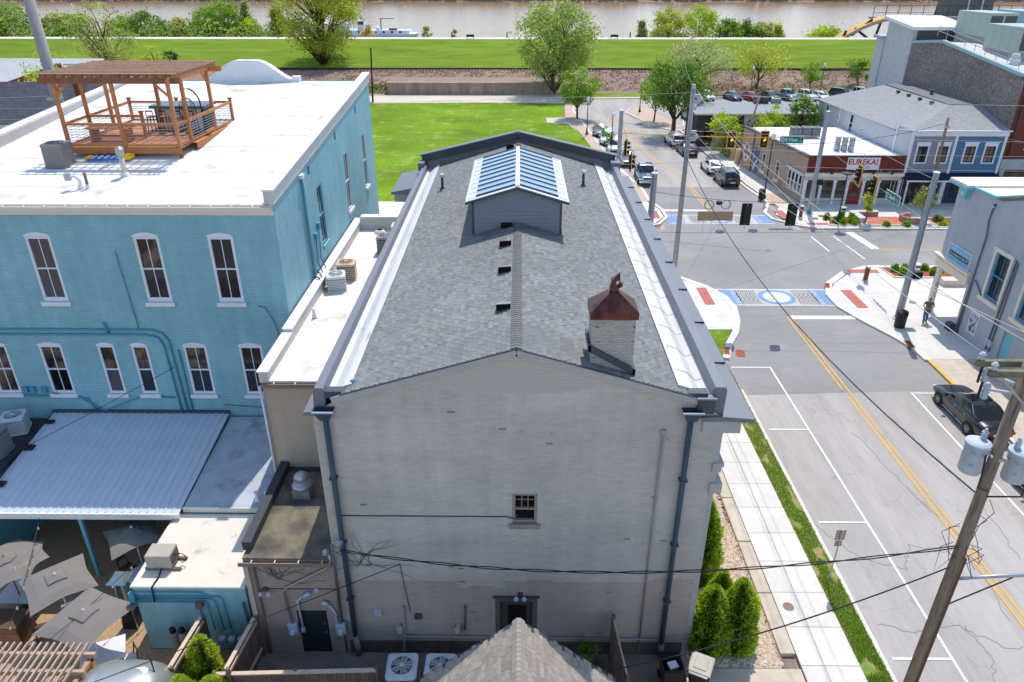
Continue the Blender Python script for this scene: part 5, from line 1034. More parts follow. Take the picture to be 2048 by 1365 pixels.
# fences
picket = M('fence_grey_wood', rgb(118, 98, 88), .9, .2, 5, rnd=.2, stretch=(1, 1, .4)); railw = M('fence_rail', rgb(206, 184, 160), .85, .12, 5)
def fence(label, a, b, h, rails=True, railtop=True):
    t = thing('wood_fence', label, 'fence', (a[0], a[1], 0)); a, b = Vector((*a, 0)), Vector((*b, 0)); L_ = (b - a).length; d = (b - a).normalized(); ang = math.atan2(d.y, d.x); n_ = int(L_ / .145)
    for k in range(n_): p = a + d * (k + .5) * .145; hh = h + random.uniform(-.04, .04); MB().obox((p.x, p.y, hh / 2), .135, .025, hh, ang + random.uniform(-.03, .03)).build('picket', picket, t)
    nrm = Vector((-d.y, d.x, 0)) * .06
    for z in ((h - .12, .4) if rails else ()): MB().beam(a + nrm + Vector((0, 0, z)), b + nrm + Vector((0, 0, z)), .05, .1).build('rail', railw, t)
    if railtop: MB().beam(a + Vector((0, 0, h + .05)), b + Vector((0, 0, h + .05)), .13, .05).build('top_rail', railw, t)
    n2 = max(1, int(L_ / 2))
    for k in range(n2 + 1): p = a + d * L_ * k / n2 + nrm; MB().box(p.x - .05, p.x + .05, p.y - .05, p.y + .05, 0, h + .1).build('post', picket, t)
    return t
fence('brown plank fence between blue outbuilding and silver trailer', (-10.42, 17.2), (-10.62, 15.2), 1.9)
fence('weathered plank fence running from the tan annex corner', (-8.72, 17.3), (-8.95, 15.3), 1.75); fence('long weathered plank fence with pale top rail across the yard', (-9.4, 15.35), (-4.4, 15.55), 1.45)
fence('short dark plank fence beside the rear door and bins', (3.12, 17.3), (3.3, 15.0), 1.95, True, False)
# ---- air conditioners on the ground behind the grey building
ac_unit('white topped ground air conditioner with open fan behind grey building', (-3.72, 16.2, .05), 1.0, .85, acdark, acwhite, .03); ac_unit('white topped ground air conditioner partly hidden by the shingled roof', (-2.48, 16.2, .05), 1.0, .85, acdark, acwhite, -.02)
rb = thing('refuse_bin', 'dark lidless wheeled refuse bin with rubbish by the wall', 'bin', (5.0, 16.35, 0)); binm = M('bin_brown', rgb(74, 60, 52), .6, .1, 3)
def wheelie(t, x, y, a, lid):
    P = lambda u, v, z: (x + u * math.cos(a) - v * math.sin(a), y + u * math.sin(a) + v * math.cos(a), z)
    vs = [P(u * .24, v * .27, .08) for u, v in ((-1, -1), (1, -1), (1, 1), (-1, 1))] + [P(u * .32, v * .36, 1.0) for u, v in ((-1, -1), (1, -1), (1, 1), (-1, 1))]; MB().add(vs, [(0, 1, 5, 4), (1, 2, 6, 5), (2, 3, 7, 6), (3, 0, 4, 7), (0, 3, 2, 1)]).build('body', binm, t, bevel=.03)
    for u in (-1, 1): MB().tube([P(u * .2, .3, .12), P(u * .3, .3, .12)], .12, 12).build('wheel', blk, t)
    for (p, q) in (((-1, -1), (1, -1)), ((1, -1), (1, 1)), ((1, 1), (-1, 1)), ((-1, 1), (-1, -1))): MB().beam(P(p[0] * .33, p[1] * .37, 1.0), P(q[0] * .33, q[1] * .37, 1.0), .05, .07).build('rim', blk, t)
    if lid:
        l = MB().obox(P(0, 0, 1.08), .74, .84, .07, a).build('lid', M('bin_lid_pale', rgb(176, 168, 156), .55, .12, 4), t, bevel=.06); MB().obox(P(0, 0, 1.125), .42, .5, .03, a).build('lid_panel', MATS['bin_lid_pale'], t, bevel=.015)
        MB().beam(P(-.3, -.45, 1.06), P(.3, -.45, 1.06), .06, .05).build('handle', MATS['bin_lid_pale'], t)
wheelie(rb, 5.0, 16.35, .05, False); MB().obox((5.05, 16.3, .9), .3, .26, .08, .3).build('rubbish', acwhite, rb)
rb2 = thing('refuse_bin', 'wheeled refuse bin with pale square lid beside the evergreens', 'bin', (5.92, 16.2, 0)); wheelie(rb2, 5.92, 16.2, -.45, True)
# ================================================================= SHINGLED ROOF in the foreground
FR = thing('shed_building', 'foreground shed with warm grey shingled gable roof', 'shed', (.15, 11, 0)); fsh = M('shed_shingle', rgb(152, 143, 133), .95, .14, 10, bump=.4, bs=60, rnd=.16, attr=True, spec=.1)
FX, FYB, FZ = .04, 13.83, 5.7; FE = 2.7; fs_ = .84; FSL = math.atan(fs_); 
MB().box(-2.3, 2.6, 6.0, 13.5, 0, 3.7).build('wall', tanb, FR)
froof = MB().prismY([(FX - FE, FZ - FE * fs_ - .03), (FX, FZ - .03), (FX + FE, FZ - FE * fs_ - .03), (FX + FE, FZ - FE * fs_ - .18), (FX, FZ - .2), (FX - FE, FZ - FE * fs_ - .18)], 5.5, FYB).build('roof', coping_d, FR)
random.seed(5); tl = []; SLn = FE / math.cos(FSL); c = 0
while c * .135 < SLn:
    for s_ in (-1, 1):
        y = FYB - random.random() * .2
        while y > 8.0: w = random.uniform(.14, .3); tl.append((s_, SLn - c * .135, y - w, min(y, FYB + .02))); y -= w
    c += 1
tl = [q for q in tl if q[3] - q[2] > .05]; tl.sort(key=lambda q: -(q[3]) + .0 * q[1]); mbs = MB()
def ftab(mb, s_, d0, a, b, t):
    dx, dz = math.cos(FSL) * s_, -math.sin(FSL); nx_, nz = math.sin(FSL) * s_, math.cos(FSL); P = lambda d, y, h: (FX + dx * d + nx_ * h, y, FZ + dz * d + nz * h); lf = .014
    mb.add([P(d0, a + .003, lf), P(d0, b - .003, lf), P(max(0, d0 - .155), b - .003, .001), P(max(0, d0 - .155), a + .003, .001), P(d0, a + .003, -.003), P(d0, b - .003, -.003)], [(0, 1, 2, 3), (4, 5, 1, 0), (4, 0, 3), (5, 2, 1)], t)
for k, q in enumerate(tl):
    if k < 290: m_ = MB(); ftab(m_, *q, 1.0); m_.build('shingle', fsh, froof, fix=False)
    else: t = random.choice((.86, .93, 1, 1.05, 1.16)); ftab(mbs, *q, (t, t, t))
stuff(mbs.build('shingles', fsh, froof, fix=False))
k = MB(); k.add([(-.17, 0, -.128), (-.05, 0, .0), (.05, 0, .0), (.17, 0, -.128), (-.17, .2, -.14), (-.05, .2, -.012), (.05, .2, -.012), (.17, .2, -.14)], [(0, 4, 5, 1), (1, 5, 6, 2), (2, 6, 7, 3)]); o = k.build('ridge_cap', M('shed_ridge', rgb(154, 145, 135), .95, .1, 8, rnd=.1), None, fix=False); rcm2 = o.data; bpy.data.objects.remove(o)
for i in range(38): inst(rcm2, froof, (FX, FYB - .2 - i * .145, FZ + .03), name='ridge_cap')
# ================================================================= GREY STUCCO SHOP on the near right corner
RB = thing('corner_shop', 'pale grey stucco corner shop with turquoise trim and columned portico', 'building', (28.1, 42, 0))
stucco = M('grey_stucco', rgb(174, 178, 184), .8, .05, 1.5, bump=.35, bs=9, var2=.05, vs2=.4, streak=.06); turq = M('turquoise_trim', rgb(120, 190, 200), .6, .05, 3); creamt = M('cream_trim', rgb(232, 220, 198), .7, .05, 3); bluetrim = M('blue_sash', rgb(90, 150, 186), .6, .05, 3)
SXr = 28.1
hl = [(39.35, 40.85, 3.3, 6.2), (36.2, 37.7, 3.3, 6.2), (37.2, 38.1, 0.1, 2.3)]
wall('street_wall', (SXr, 46.2, 0), (0, -1, 0), (-1, 0, 0), 20, 8.9, [(46.2 - b, 46.2 - a, c, d) for a, b, c, d in hl] + [(0, 3.6, 0, 3.7)], stucco, RB, .18, tops=[(0, 8.9), (4.5, 8.9), (8.5, 10.2), (14, 10.6), (20, 10.6), (20, 8.9)])
for a, b, c, d in hl[:2]:
    f = window(RB, (SXr, b - .1, c + .08), (0, -1, 0), (-1, 0, 0), b - a - .2, d - c - .1, bluetrim, glassm, fw=.1, nx=2, sill=False, rec=.14)
    mb = MB(); A = ((SXr, b, c), (0, -1, 0), (-1, 0, 0)); w_ = b - a; h_ = d - c
    uvn(mb, *A, -.14, .04, 0, h_, -.02, .05); uvn(mb, *A, w_ - .04, w_ + .14, 0, h_, -.02, .05); uvn(mb, *A, -.18, w_ + .18, h_ - .02, h_ + .2, -.02, .08); uvn(mb, *A, -.28, w_ + .28, -.22, .0, -.02, .16); mb.build('window_surround', creamt, RB)
MB().box(SXr + .1, SXr + .16, 37.2, 38.1, .1, 2.3).build('door', turq, RB)
wall('main_wall', (40, 46.2, 0), (-1, 0, 0), (0, 1, 0), 40 - SXr, 8.9, [(8.3, 11.9, 0, 3.7)], stucco, RB); MB().box(28.12, 31.7, 42.5, 42.58, .1, 3.7).box(31.7, 31.78, 42.58, 46.1, .1, 3.7).box(28.2, 31.7, 42.58, 46.1, 3.6, 3.68).build('recess_wall', stucco, RB)
MB().add([(SXr, 42.3, 8.95), (SXr, 46.2, 8.9), (40, 46.2, 8.9), (40, 42.3, 8.95)], [(0, 1, 2, 3)]).add([(SXr, 42.3, 8.95), (SXr, 38.3, 10.22), (40, 38.3, 10.22), (40, 42.3, 8.95)], [(0, 1, 2, 3)]).add([(SXr, 38.3, 10.22), (SXr, 26.8, 10.6), (40, 26.8, 10.6), (40, 38.3, 10.22)], [(0, 1, 2, 3)]).build('roof', M('shop_roof', rgb(226, 216, 200), .8, .06, 1.5), RB, fix=False)
MB().box(SXr - .45, 40, 44.6, 46.7, 8.9, 9.05).build('eave_slab', M('shop_eave_top', rgb(226, 216, 200), .8), RB); MB().box(SXr - .47, SXr - .4, 44.6, 46.7, 8.75, 8.9).box(SXr - .4, SXr - .002, 44.6, 44.66, 8.72, 8.9).box(SXr - .4, SXr - .002, 44.66, 46.7, 8.78, 8.898).build('eave_trim', turq, RB)
MB().beam((SXr - .03, 44.6, 8.93), (SXr - .03, 42.3, 8.97), .16, .14).build('eave_trim', turq, RB); MB().beam((SXr - .03, 42.3, 8.99), (SXr - .03, 38.3, 10.26), .16, .1).build('eave_trim', turq, RB)
MB().box(SXr - .3, SXr - .003, 44.9, 45.5, 8.1, 8.72).build('bracket', turq, RB); MB().lathe((SXr - .32, 45.2, 8.45), [(.1, -.1), (.1, .1)], 10).build('bracket_rosette', creamt, RB)
flood(RB, SXr - .08, 42.2, 8.55)
for p in ([(SXr - .06, 42.25, 8.5), (SXr - .06, 42.35, 7.6), (SXr - .06, 42.1, 6.6), (SXr - .06, 42.3, .1)], [(SXr - .05, 42.15, 6.4), (SXr - .05, 42.1, .1)], [(SXr - .05, 38.95, 6.3), (SXr - .05, 39.1, .6)], [(SXr - .05, 38.75, 6.2), (SXr - .05, 38.8, .6)], [(SXr - .05, 41.9, 3.9), (SXr - .05, 40.9, 3.3)]): vpipe(RB, p, .045, M('pipe_grey', rgb(112, 118, 128), .6), 'conduit')
for yy in (39.1, 38.8): MB().box(SXr - .16, SXr - .004, yy - .12, yy + .12, .9, 1.3).build('electric_box', boxgrey, RB)
MB().box(SXr - .4, SXr - .01, 42.5, 43.0, 0, .6).build('gas_meter', acdark, RB)
# portico
struct(MB().box(28.2, 31.7, 42.58, 46.98, -.05, .119).build('recess_floor', concrete)); P0 = MB().box(SXr - .16, SXr + .2, 42.55, 46.35, 3.3, 3.95).box(SXr + .2, 31.9, 46.0, 46.35, 3.3, 3.95).build('portico', creamt, RB); MB().box(SXr - .32, SXr - .002, 42.4, 46.5, 3.95, 4.1).build('cornice', creamt, P0)
for k in range(14): MB().box(SXr - .22, SXr - .162, 42.65 + k * .26, 42.77 + k * .26, 3.8, 3.92).build('dentil', M('gold_dentil', rgb(214, 186, 130), .7), P0)
for yy in (45.95,): MB().lathe((SXr + .12, yy, .12), [(.26, 0), (.26, .14), (.19, .22), (.18, 1.8), (.16, 2.8), (.22, 2.9), (.22, 3.18)], 18).build('column', creamt, P0, smooth=True)
text('157', .28, coping_d, 'house_number', RB, (SXr + .06, 45.76, 2.0), (0, 0, -1), (1, 0, 0))
# sign and poster
sg = thing('shop_sign', 'blue shop sign with dark banner lettering on the grey wall', 'sign', (SXr - .06, 44.1, 4.6)); sgb = M('sign_blue', rgb(128, 182, 208), .6, .03, 3); banner = M('banner_navy', rgb(28, 36, 50), .6)
MB().box(SXr - .08, SXr - .003, 42.85, 45.4, 4.1, 5.15).build('board', whitetrim, sg); MB().box(SXr - .088, SXr - .081, 42.9, 45.35, 4.15, 5.1).build('face', sgb, sg); MB().box(SXr - .095, SXr - .089, 43.0, 45.2, 4.46, 4.74).build('banner', banner, sg)
U_, V_ = (0, -1, 0), (0, 0, 1); text('Art, Antiques & Cafe 157', .2, whitetrim, 'lettering', sg, (SXr - .1, 44.1, 4.6), U_, V_, bold=.004); text('Underground Cafe', .26, M('letter_pale', rgb(196, 220, 236), .6), 'lettering', sg, (SXr - .092, 44.12, 4.92), U_, V_, shear=.2); text('Open Daily', .16, MATS['letter_pale'], 'lettering', sg, (SXr - .092, 44.12, 4.28), U_, V_)
ps = thing('wall_poster', 'white framed poster with dark plant print on the grey wall', 'poster', (SXr - .05, 40.9, 1.4)); MB().box(SXr - .05, SXr - .003, 40.45, 41.35, .75, 2.15).build('frame', whitetrim, ps); MB().box(SXr - .056, SXr - .051, 40.53, 41.27, .85, 2.05).build('print', M('plant_print', rgb(190, 196, 200), .6, .1, 3, col2=rgb(60, 80, 76), c2s=4, c2lo=.5, c2hi=.55), ps)
# ================================================================= EUREKA building
EB = thing('cafe_building', 'low tan cafe with white roof, brick front and EUREKA! sign', 'building', (30, 71, 0))
tanst = M('tan_side_stucco', rgb(176, 152, 132), .85, .08, 1.2, bump=.2, bs=12, col2=rgb(150, 128, 110), c2s=.5, c2lo=.55, c2hi=.7); redb = M('old_red_brick', rgb(134, 62, 50), .85, .25, 6, brick=(.21, .075, .7), col2=rgb(186, 160, 150), c2s=1.6, c2lo=.6, c2hi=.7); storef = M('storefront_pale', rgb(206, 196, 190), .7, .05, 3); dgl = M('shop_glass', rgb(48, 54, 50), .06, .3, 1.0, spec=.6, col2=rgb(120, 96, 76), c2s=.9, c2lo=.55, c2hi=.65)
def leanX(y): return 27.95 - (y - 71) * .105
EZt = 4.85
mb = MB(); mb.add([(leanX(87.3), 87.3, 0), (leanX(71), 71, 0), (leanX(71), 71, EZt - .15), (leanX(87.3), 87.3, EZt - .4)], [(0, 1, 2, 3)]); mb.build('side_wall', tanst, EB, fix=False)
wall('front_wall', (27.95, 71, 3.25), (1, 0, 0), (0, -1, 0), 9.3, 1.6, [], redb, EB); MB().box(28.2, 37.2, 71.02, 87, .1, 3.2).build('core', storef, EB)
MB().add([(leanX(71) + .1, 71.1, EZt - .12), (37.3, 71.1, EZt - .12), (37.3, 87.3, EZt - .4), (leanX(87.3) + .1, 87.3, EZt - .4)], [(0, 1, 2, 3)]).build('roof', whiteroof, EB, fix=False)
MB().box(27.9, 37.3, 70.9, 71.12, EZt - .04, EZt + .04).build('coping', acdark, EB)
for k in range(8):
    ya, yb = 71 + k * 2.03, 71 + (k + 1) * 2.03; zz = EZt - .03 - k * .032; MB().beam((leanX(ya), ya, zz), (leanX(yb), yb - .02, zz), .4, .14).build('coping', acdark, EB)
wall('back_wall', (37.3, 87.3, 0), (-1, 0, 0), (0, 1, 0), 11.0, EZt - .4, [], tanst, EB)
# shop front: cornice, pilasters, glazing, red door
MB().box(27.85, 37.3, 70.55, 70.99, 2.95, 3.24).build('cornice', creamt, EB); MB().box(27.9, 37.25, 70.8, 70.99, 2.55, 2.94).build('frieze', storef, EB)
cols = [28.0, 29.5, 30.85, 32.1, 33.65, 35.1, 37.1]
for x in cols: c_ = MB().box(x - .11, x + .11, 70.72, 70.98, .12, 2.55).build('pilaster', whitetrim, EB); MB().box(x - .16, x + .16, 70.68, 70.99, 2.38, 2.54).build('capital', whitetrim, c_)
for k, (a, b) in enumerate(zip(cols[:-1], cols[1:])):
    if k == 3: d_ = MB().box(a + .15, b - .15, 70.9, 70.97, .12, 2.3).build('door', M('red_door', rgb(156, 44, 42), .6), EB); MB().box(a + .4, b - .4, 70.88, 70.9, .8, 2.15).build('pane', dgl, d_)
    else: p_ = MB().box(a + .12, b - .12, 70.88, 70.99, .12, .75).build('stall_riser', storef, EB); MB().box(a + .12, b - .12, 70.9, 70.99, .76, 2.54).build('pane', dgl, EB)
sb = thing('cafe_sign', 'white signboard with red EUREKA! lettering on the brick front', 'sign', (33.2, 70.9, 4.2)); MB().box(31.7, 34.8, 70.86, 70.97, 3.55, 4.72).build('board', whitetrim, sb)
text('EUREKA!', .74, M('letter_red', rgb(196, 48, 50), .6), 'lettering', sb, (33.2, 70.85, 4.28), (1, 0, 0), (0, 0, 1), bold=.022); text('Cafe', .42, M('letter_grey', rgb(120, 120, 130), .6), 'lettering', sb, (33.5, 70.85, 3.8), (1, 0, 0), (0, 0, 1), shear=.3)
for x in (30.2, 32.0, 34.2, 36.0): l_ = MB().tube([(x, 70.9, 3.5), (x, 70.5, 3.6), (x, 70.4, 3.45)], .025, 6).build('gooseneck_lamp', blk, EB); MB().lathe((x, 70.4, 3.25), [(.14, 0), (.05, .16)], 10).build('shade', blk, l_)
# side wall features
sd = Vector((-.105, 1, 0)).normalized(); sn = Vector((-1, -.105, 0)).normalized()
def onside(y, z): return (leanX(y), y, z)
for y, w_, z0, h_ in ((80.3, .9, .9, 2.0), (76.7, .9, .9, 2.0)):
    window(EB, Vector(onside(y + w_, z0)) + sn * .07, -sd, sn, w_, h_, creamt, glassm, fw=.1, rec=.065, nx=1, sill=True)
for y in (74.6, 73.8, 73.0, 72.2): window(EB, Vector(onside(y, .85)) + sn * .07, -sd, sn, .72, 1.95, whitetrim, glassm, fw=.1, rec=.065, nx=1, sill=False)
MB().add([Vector(onside(71.2, 2.85)) + sn * .02, Vector(onside(75, 2.85)) + sn * .02, Vector(onside(75, 3.05)) + sn * .12, Vector(onside(71.2, 3.05)) + sn * .12], [(0, 1, 2, 3)]).build('lintel', whitetrim, EB, fix=False)
ml = thing('wall_mural', 'oval white painted badge mural in tan panel on cafe side wall', 'mural', onside(85.7, 1.9))
uvn(m_ := MB(), onside(87.1, .5), -sd, sn, 0, 2.9, 0, 3.0, .01, .03); m_.build('panel', M('mural_tan', rgb(206, 166, 130), .8), ml); uvn(m_ := MB(), onside(87.0, .62), -sd, sn, 0, 2.7, 0, 2.75, .031, .036); m_.build('panel_face', M('mural_tan2', rgb(192, 150, 118), .8), ml)
def disc(o_, ru, rv, off, mat, par, name):
    O = Vector(o_) + sn * off; mb = MB(); mb.add([O + (-sd) * ru * math.cos(R(a)) + Vector((0, 0, 1)) * rv * math.sin(R(a)) for a in range(0, 360, 15)], [tuple(range(24))]); return mb.build(name, mat, par, fix=False)
disc(onside(85.7, 2.0), .85, 1.15, .042, M('mural_white', rgb(214, 208, 204), .8), ml, 'badge'); disc(onside(85.7, 2.45), .34, .34, .046, M('mural_blue', rgb(70, 96, 132), .8), ml, 'badge_blue'); disc(onside(85.7, 1.35), .26, .22, .046, MATS['mural_blue'], ml, 'badge_blue')
uvn(m_ := MB(), onside(86.5, 1.7), -sd, sn, 0, 1.6, 0, .4, .047, .05); m_.build('ribbon', M('mural_red', rgb(160, 110, 104), .8), ml)
ml2 = thing('wall_mural', 'blue and white figure mural between windows on cafe side wall', 'mural', onside(82.9, 1.6)); uvn(m_ := MB(), onside(83.6, .3), -sd, sn, 0, 1.5, 0, 2.7, .01, .03); m_.build('panel', M('mural_fig', rgb(86, 110, 140), .8, .2, 2, col2=rgb(206, 206, 206), c2s=1.4, c2lo=.55, c2hi=.6), ml2)
vpipe(EB, [Vector(onside(84.0, 4.4)) + sn * .07, Vector(onside(84.0, .2)) + sn * .07], .06, M('brown_dsp', rgb(130, 96, 84), .6), 'downspout')
for k, x in enumerate((29.8, 31.0, 32.0)): ac_unit(['first', 'second', 'third'][k] + ' air conditioner from left in the row at back of cafe roof', (x, 80.9, EZt - .12), .95, 1.0, acdark, acm, 0, group='cafe roof air conditioners', nsl=4)
for k in range(3): 
    t = thing('exhaust_fan', ['left', 'middle', 'right'][k] + ' round exhaust stack at the front of the cafe roof', 'exhaust fan', (31.8 + k * .62, 74.2 - k * .2, EZt - .12), 'cafe roof exhaust stacks'); x, y_, z_ = t.location; MB().lathe((x, y_, z_), [(.3, 0), (.3, .5), (.22, .55), (.26, .6), (.26, 1.3)], 14).build('drum', galv, t); MB().lathe((x, y_, z_ + 1.3), [(.27, 0), (.27, .05), (.2, .06)], 14).build('rim', acwhite, t)
# ================================================================= BLUE AND LAVENDER DUPLEX
DB = thing('duplex_shop', 'two storey duplex with lavender and blue clapboard fronts and hip roof', 'building', (41.8, 71, 0))
lav = M('lavender_clapboard', rgb(148, 148, 164), .7, .03, 2, brick=(40., .16, 1.), mortar=.8); bcl = M('blue_clapboard', rgb(82, 124, 158), .7, .03, 2, brick=(40., .16, 1.), mortar=.8); gcl = M('grey_clapboard', rgb(196, 198, 204), .7, .04, 2, brick=(60., .16, 1.), mortar=.85); dsh = M('duplex_shingle', rgb(150, 150, 152), .95, .16, 3, bump=.3, bs=20, wave=('Y', 3.2, .06, .6)); navy = M('navy_front', rgb(50, 60, 84), .5, .06, 3)
wi = [(38.15, 39.15, 4.25, 5.75), (40.1, 41.1, 4.25, 5.75)]; wi2 = [(42.7, 43.7, 4.25, 5.75), (44.6, 45.6, 4.25, 5.75)]
wall('front_wall', (37.4, 71, 2.9), (1, 0, 0), (0, -1, 0), 4.2, 3.9, [(a - 37.4, b - 37.4, c - 2.9, d - 2.9) for a, b, c, d in wi], lav, DB); wall('front_wall', (41.6, 71, 2.9), (1, 0, 0), (0, -1, 0), 4.7, 3.9, [(a - 41.6, b - 41.6, c - 2.9, d - 2.9) for a, b, c, d in wi2], bcl, DB)
for a, b, c, d in wi + wi2:
    window(DB, (a, 71, c), (1, 0, 0), (0, -1, 0), b - a, d - c, blk, glassw if a > 42 else glassm, fw=.06, nx=2, sill=False, rec=.08, mun=.04)
    mb = MB(); A = ((a, 71, c), (1, 0, 0), (0, -1, 0)); w_ = b - a; h_ = d - c
    uvn(mb, *A, -.12, .02, -.12, h_ + .05, 0, .05); uvn(mb, *A, w_ - .02, w_ + .12, -.12, h_ + .05, 0, .05); uvn(mb, *A, .02, w_ - .02, -.12, .0, 0, .05); uvn(mb, *A, -.14, w_ + .14, h_ + .05, h_ + .38, 0, .06); uvn(mb, *A, -.2, w_ + .2, h_ + .38, h_ + .46, 0, .1); mb.build('window_surround', whitetrim, DB)
for x in (37.45, 41.6, 46.25): MB().box(x - .12, x + .12, 70.9, 70.995, 2.95, 6.75).build('corner_board', whitetrim, DB)
MB().box(37.3, 46.4, 70.85, 70.995, 6.75, 7.22).build('frieze', whitetrim, DB); MB().box(37.2, 46.5, 70.6, 71.0, 7.22, 7.32).build('gutter', whitetrim, DB)
mb = MB(); mb.add([(37.4, 95, 0), (37.4, 71, 0), (37.4, 71, 7.2), (37.4, 74, 7.2), (37.4, 74, 6.6), (37.4, 95, 6.35)], [(0, 1, 2, 3, 4, 5)]); mb.build('side_wall', gcl, DB, fix=False)
for y, z, w_, h_ in ((92.4, 4.6, .8, 1.7), (89.0, 5.0, .5, .7), (85.2, 4.4, .9, 2.0), (82.1, 4.7, .5, .7), (78.2, 4.7, .5, .7)): window(DB, (37.33, y, z), (0, -1, 0), (-1, 0, 0), w_, h_, whitetrim, glassm, fw=.09, rec=.065, nx=1, sill=False)
MB().box(37.3, 37.395, 88.0, 88.25, 4.8, 6.6).box(37.3, 37.395, 73.9, 74.15, 4.2, 7.1).build('corner_board', whitetrim, DB)
# roof: lower left slope, flat dark upper deck, front hip
mb = MB(); A_ = (37.1, 70.7, 7.3); B_ = (46.4, 70.7, 7.3); C_ = (43.3, 76.6, 8.75); D_ = (46.4, 76.9, 8.75); E_ = (37.1, 74.2, 7.25)
mb.add([A_, B_, D_, C_], [(0, 1, 2, 3)]); mb.add([(37.1, 70.7, 7.3), C_, (43.3, 91, 8.7), (37.1, 95.3, 6.4), (37.1, 74.2, 6.75)], [(0, 1, 2, 3, 4)]); mb.add([(43.3, 91, 8.7), (46.4, 95.3, 7), (37.1, 95.3, 6.4)], [(0, 1, 2)])
mb.build('roof', dsh, DB, fix=False); MB().add([C_, D_, (46.4, 91.5, 8.75), (43.3, 91, 8.75)], [(0, 1, 2, 3)]).build('upper_roof', M('flat_grey_roof', rgb(122, 122, 126), .9, .1, 1), DB, fix=False)
mb = MB(); mb.beam(C_, D_, .3, .06); mb.beam(C_, (43.3, 91, 8.73), .3, .06); mb.build('ridge_trim', M('ridge_grey', rgb(112, 112, 116), .9), DB)
for y in (78.5, 81, 83.5, 86): MB().box(42.4, 42.7, y, y + .4, 8.5, 8.72).build('roof_vent', acdark, DB)
pv = MB().lathe((44.6, 83, 8.75), [(.16, 0), (.16, .4), (.28, .42), (.28, .52)], 12).build('roof_vent', acdark, DB)
# ground floor: navy shop fronts under a black awning
MB().box(37.5, 46.3, 71.4, 71.5, .1, 2.9).build('shop_wall', navy, DB)
for k in range(7):
    x = 37.75 + k * 1.22
    if abs(x + .5 - 41.6) > .5: MB().box(x, x + 1.0, 71.33, 71.4, .75 if k % 3 else .15, 2.4).build('pane', dgl, DB)
MB().box(41.35, 41.75, 71.0, 71.35, .1, 2.75).build('pilaster', whitetrim, DB); MB().box(37.45, 37.65, 71.0, 71.35, .1, 2.75).build('pilaster', navy, DB); MB().box(46.05, 46.3, 71.0, 71.35, .1, 2.75).build('pilaster', whitetrim, DB)
aw = MB().add([(37.3, 69.9, 2.75), (46.4, 69.9, 2.75), (46.4, 71, 3.25), (37.3, 71, 3.25)], [(0, 1, 2, 3)]).build('awning', M('awning_navy', rgb(34, 40, 60), .5, .1, 3), DB, fix=False)
for k in range(24): x = 37.4 + k * .39; MB().beam((x, 69.9, 2.77), (x, 70.98, 3.26), .03, .04).build('rib', navy, aw)
MB().box(37.3, 46.4, 69.86, 69.9, 2.62, 2.76).build('fascia', whitetrim, DB)
for x in (37.5, 46.2): MB().box(x - .06, x + .06, 69.95, 70.07, .1, 2.65).build('post', whitetrim, DB)
# ================================================================= TALL BRICK BUILDING
TBk = thing('tall_brick_building', 'tall brick warehouse with mottled side wall and pale stair tower', 'building', (50, 71, 0))
mott = M('mottled_brick', rgb(126, 112, 106), .9, .25, 4, brick=(.3, .1, .8), col2=rgb(164, 157, 152), c2s=3.6, c2lo=.36, c2hi=.68, var2=.15, vs2=.3, bump=.3, bs=15); redf = M('red_brick_front', rgb(128, 72, 56), .85, .15, 4, brick=(.22, .075, .75)); palebr = M('pale_brick', rgb(206, 206, 208), .85, .08, 2, brick=(.3, .1, .92)); bluecop = M('blue_grey_coping', rgb(150, 178, 184), .6, .04, 2)
BXl = 46.4
mb = MB(); mb.add([(BXl, 100, 0), (BXl, 71, 0), (BXl, 71, 12.1), (BXl, 86.5, 13.75), (BXl, 93.2, 13.1), (BXl, 100, 13.0)], [(0, 1, 2, 3, 4, 5)]); mb.build('side_wall', mott, TBk, fix=False)
fh = [(1.9, 3.6, 5.6, 8.6), (5.6, 7.3, 5.6, 8.6), (1.9, 3.6, 9.6, 11.4)]
wall('front_wall', (BXl, 71, 0), (1, 0, 0), (0, -1, 0), 18, 12.1, fh, redf, TBk, .2)
for a, b, c, d in fh: window(TBk, (BXl + a, 71, c), (1, 0, 0), (0, -1, 0), b - a, d - c, blk, glassm, fw=.08, nx=2, sill=True, sillm=creamt, rec=.15)
MB().box(BXl + .01, BXl + 18, 70.8, 70.99, 3.6, 4.6).build('fascia', M('grey_fascia', rgb(170, 172, 178), .7), TBk); MB().box(BXl + .2, BXl + 18, 70.85, 70.99, 1.0, 3.3).build('pane', dgl, TBk); 
for x in (BXl + .3, BXl + 3.2, BXl + 6.5): MB().box(x - .2, x + .2, 70.75, 70.99, .1, 3.59).build('pilaster', acm, TBk)
MB().add([(BXl, 71, 12.1), (75, 71, 12.1), (75, 86.5, 13.6), (BXl, 86.5, 13.6)], [(0, 1, 2, 3)]).add([(BXl, 86.5, 13.6), (75, 86.5, 13.6), (75, 101, 12.8), (BXl, 101, 12.8)], [(0, 1, 2, 3)]).build('roof', M('pale_grey_roof', rgb(200, 198, 194), .85, .05, 1), TBk, fix=False)
MB().beam((BXl - .05, 70.9, 12.15), (BXl - .05, 86.5, 13.82), .35, .3).beam((BXl - .05, 86.5, 13.82), (BXl - .05, 93.2, 13.2), .35, .3).build('coping', bluecop, TBk); MB().box(BXl - .4, BXl + 18, 70.3, 71.0, 11.9, 12.12).build('cornice', M('dark_cornice', rgb(84, 70, 64), .7), TBk)
vpipe(TBk, [(BXl + .5, 70.9, 11.8), (BXl + .5, 70.9, 4.7)], .09, M('brown_dsp2', rgb(96, 70, 60), .6), 'downspout')
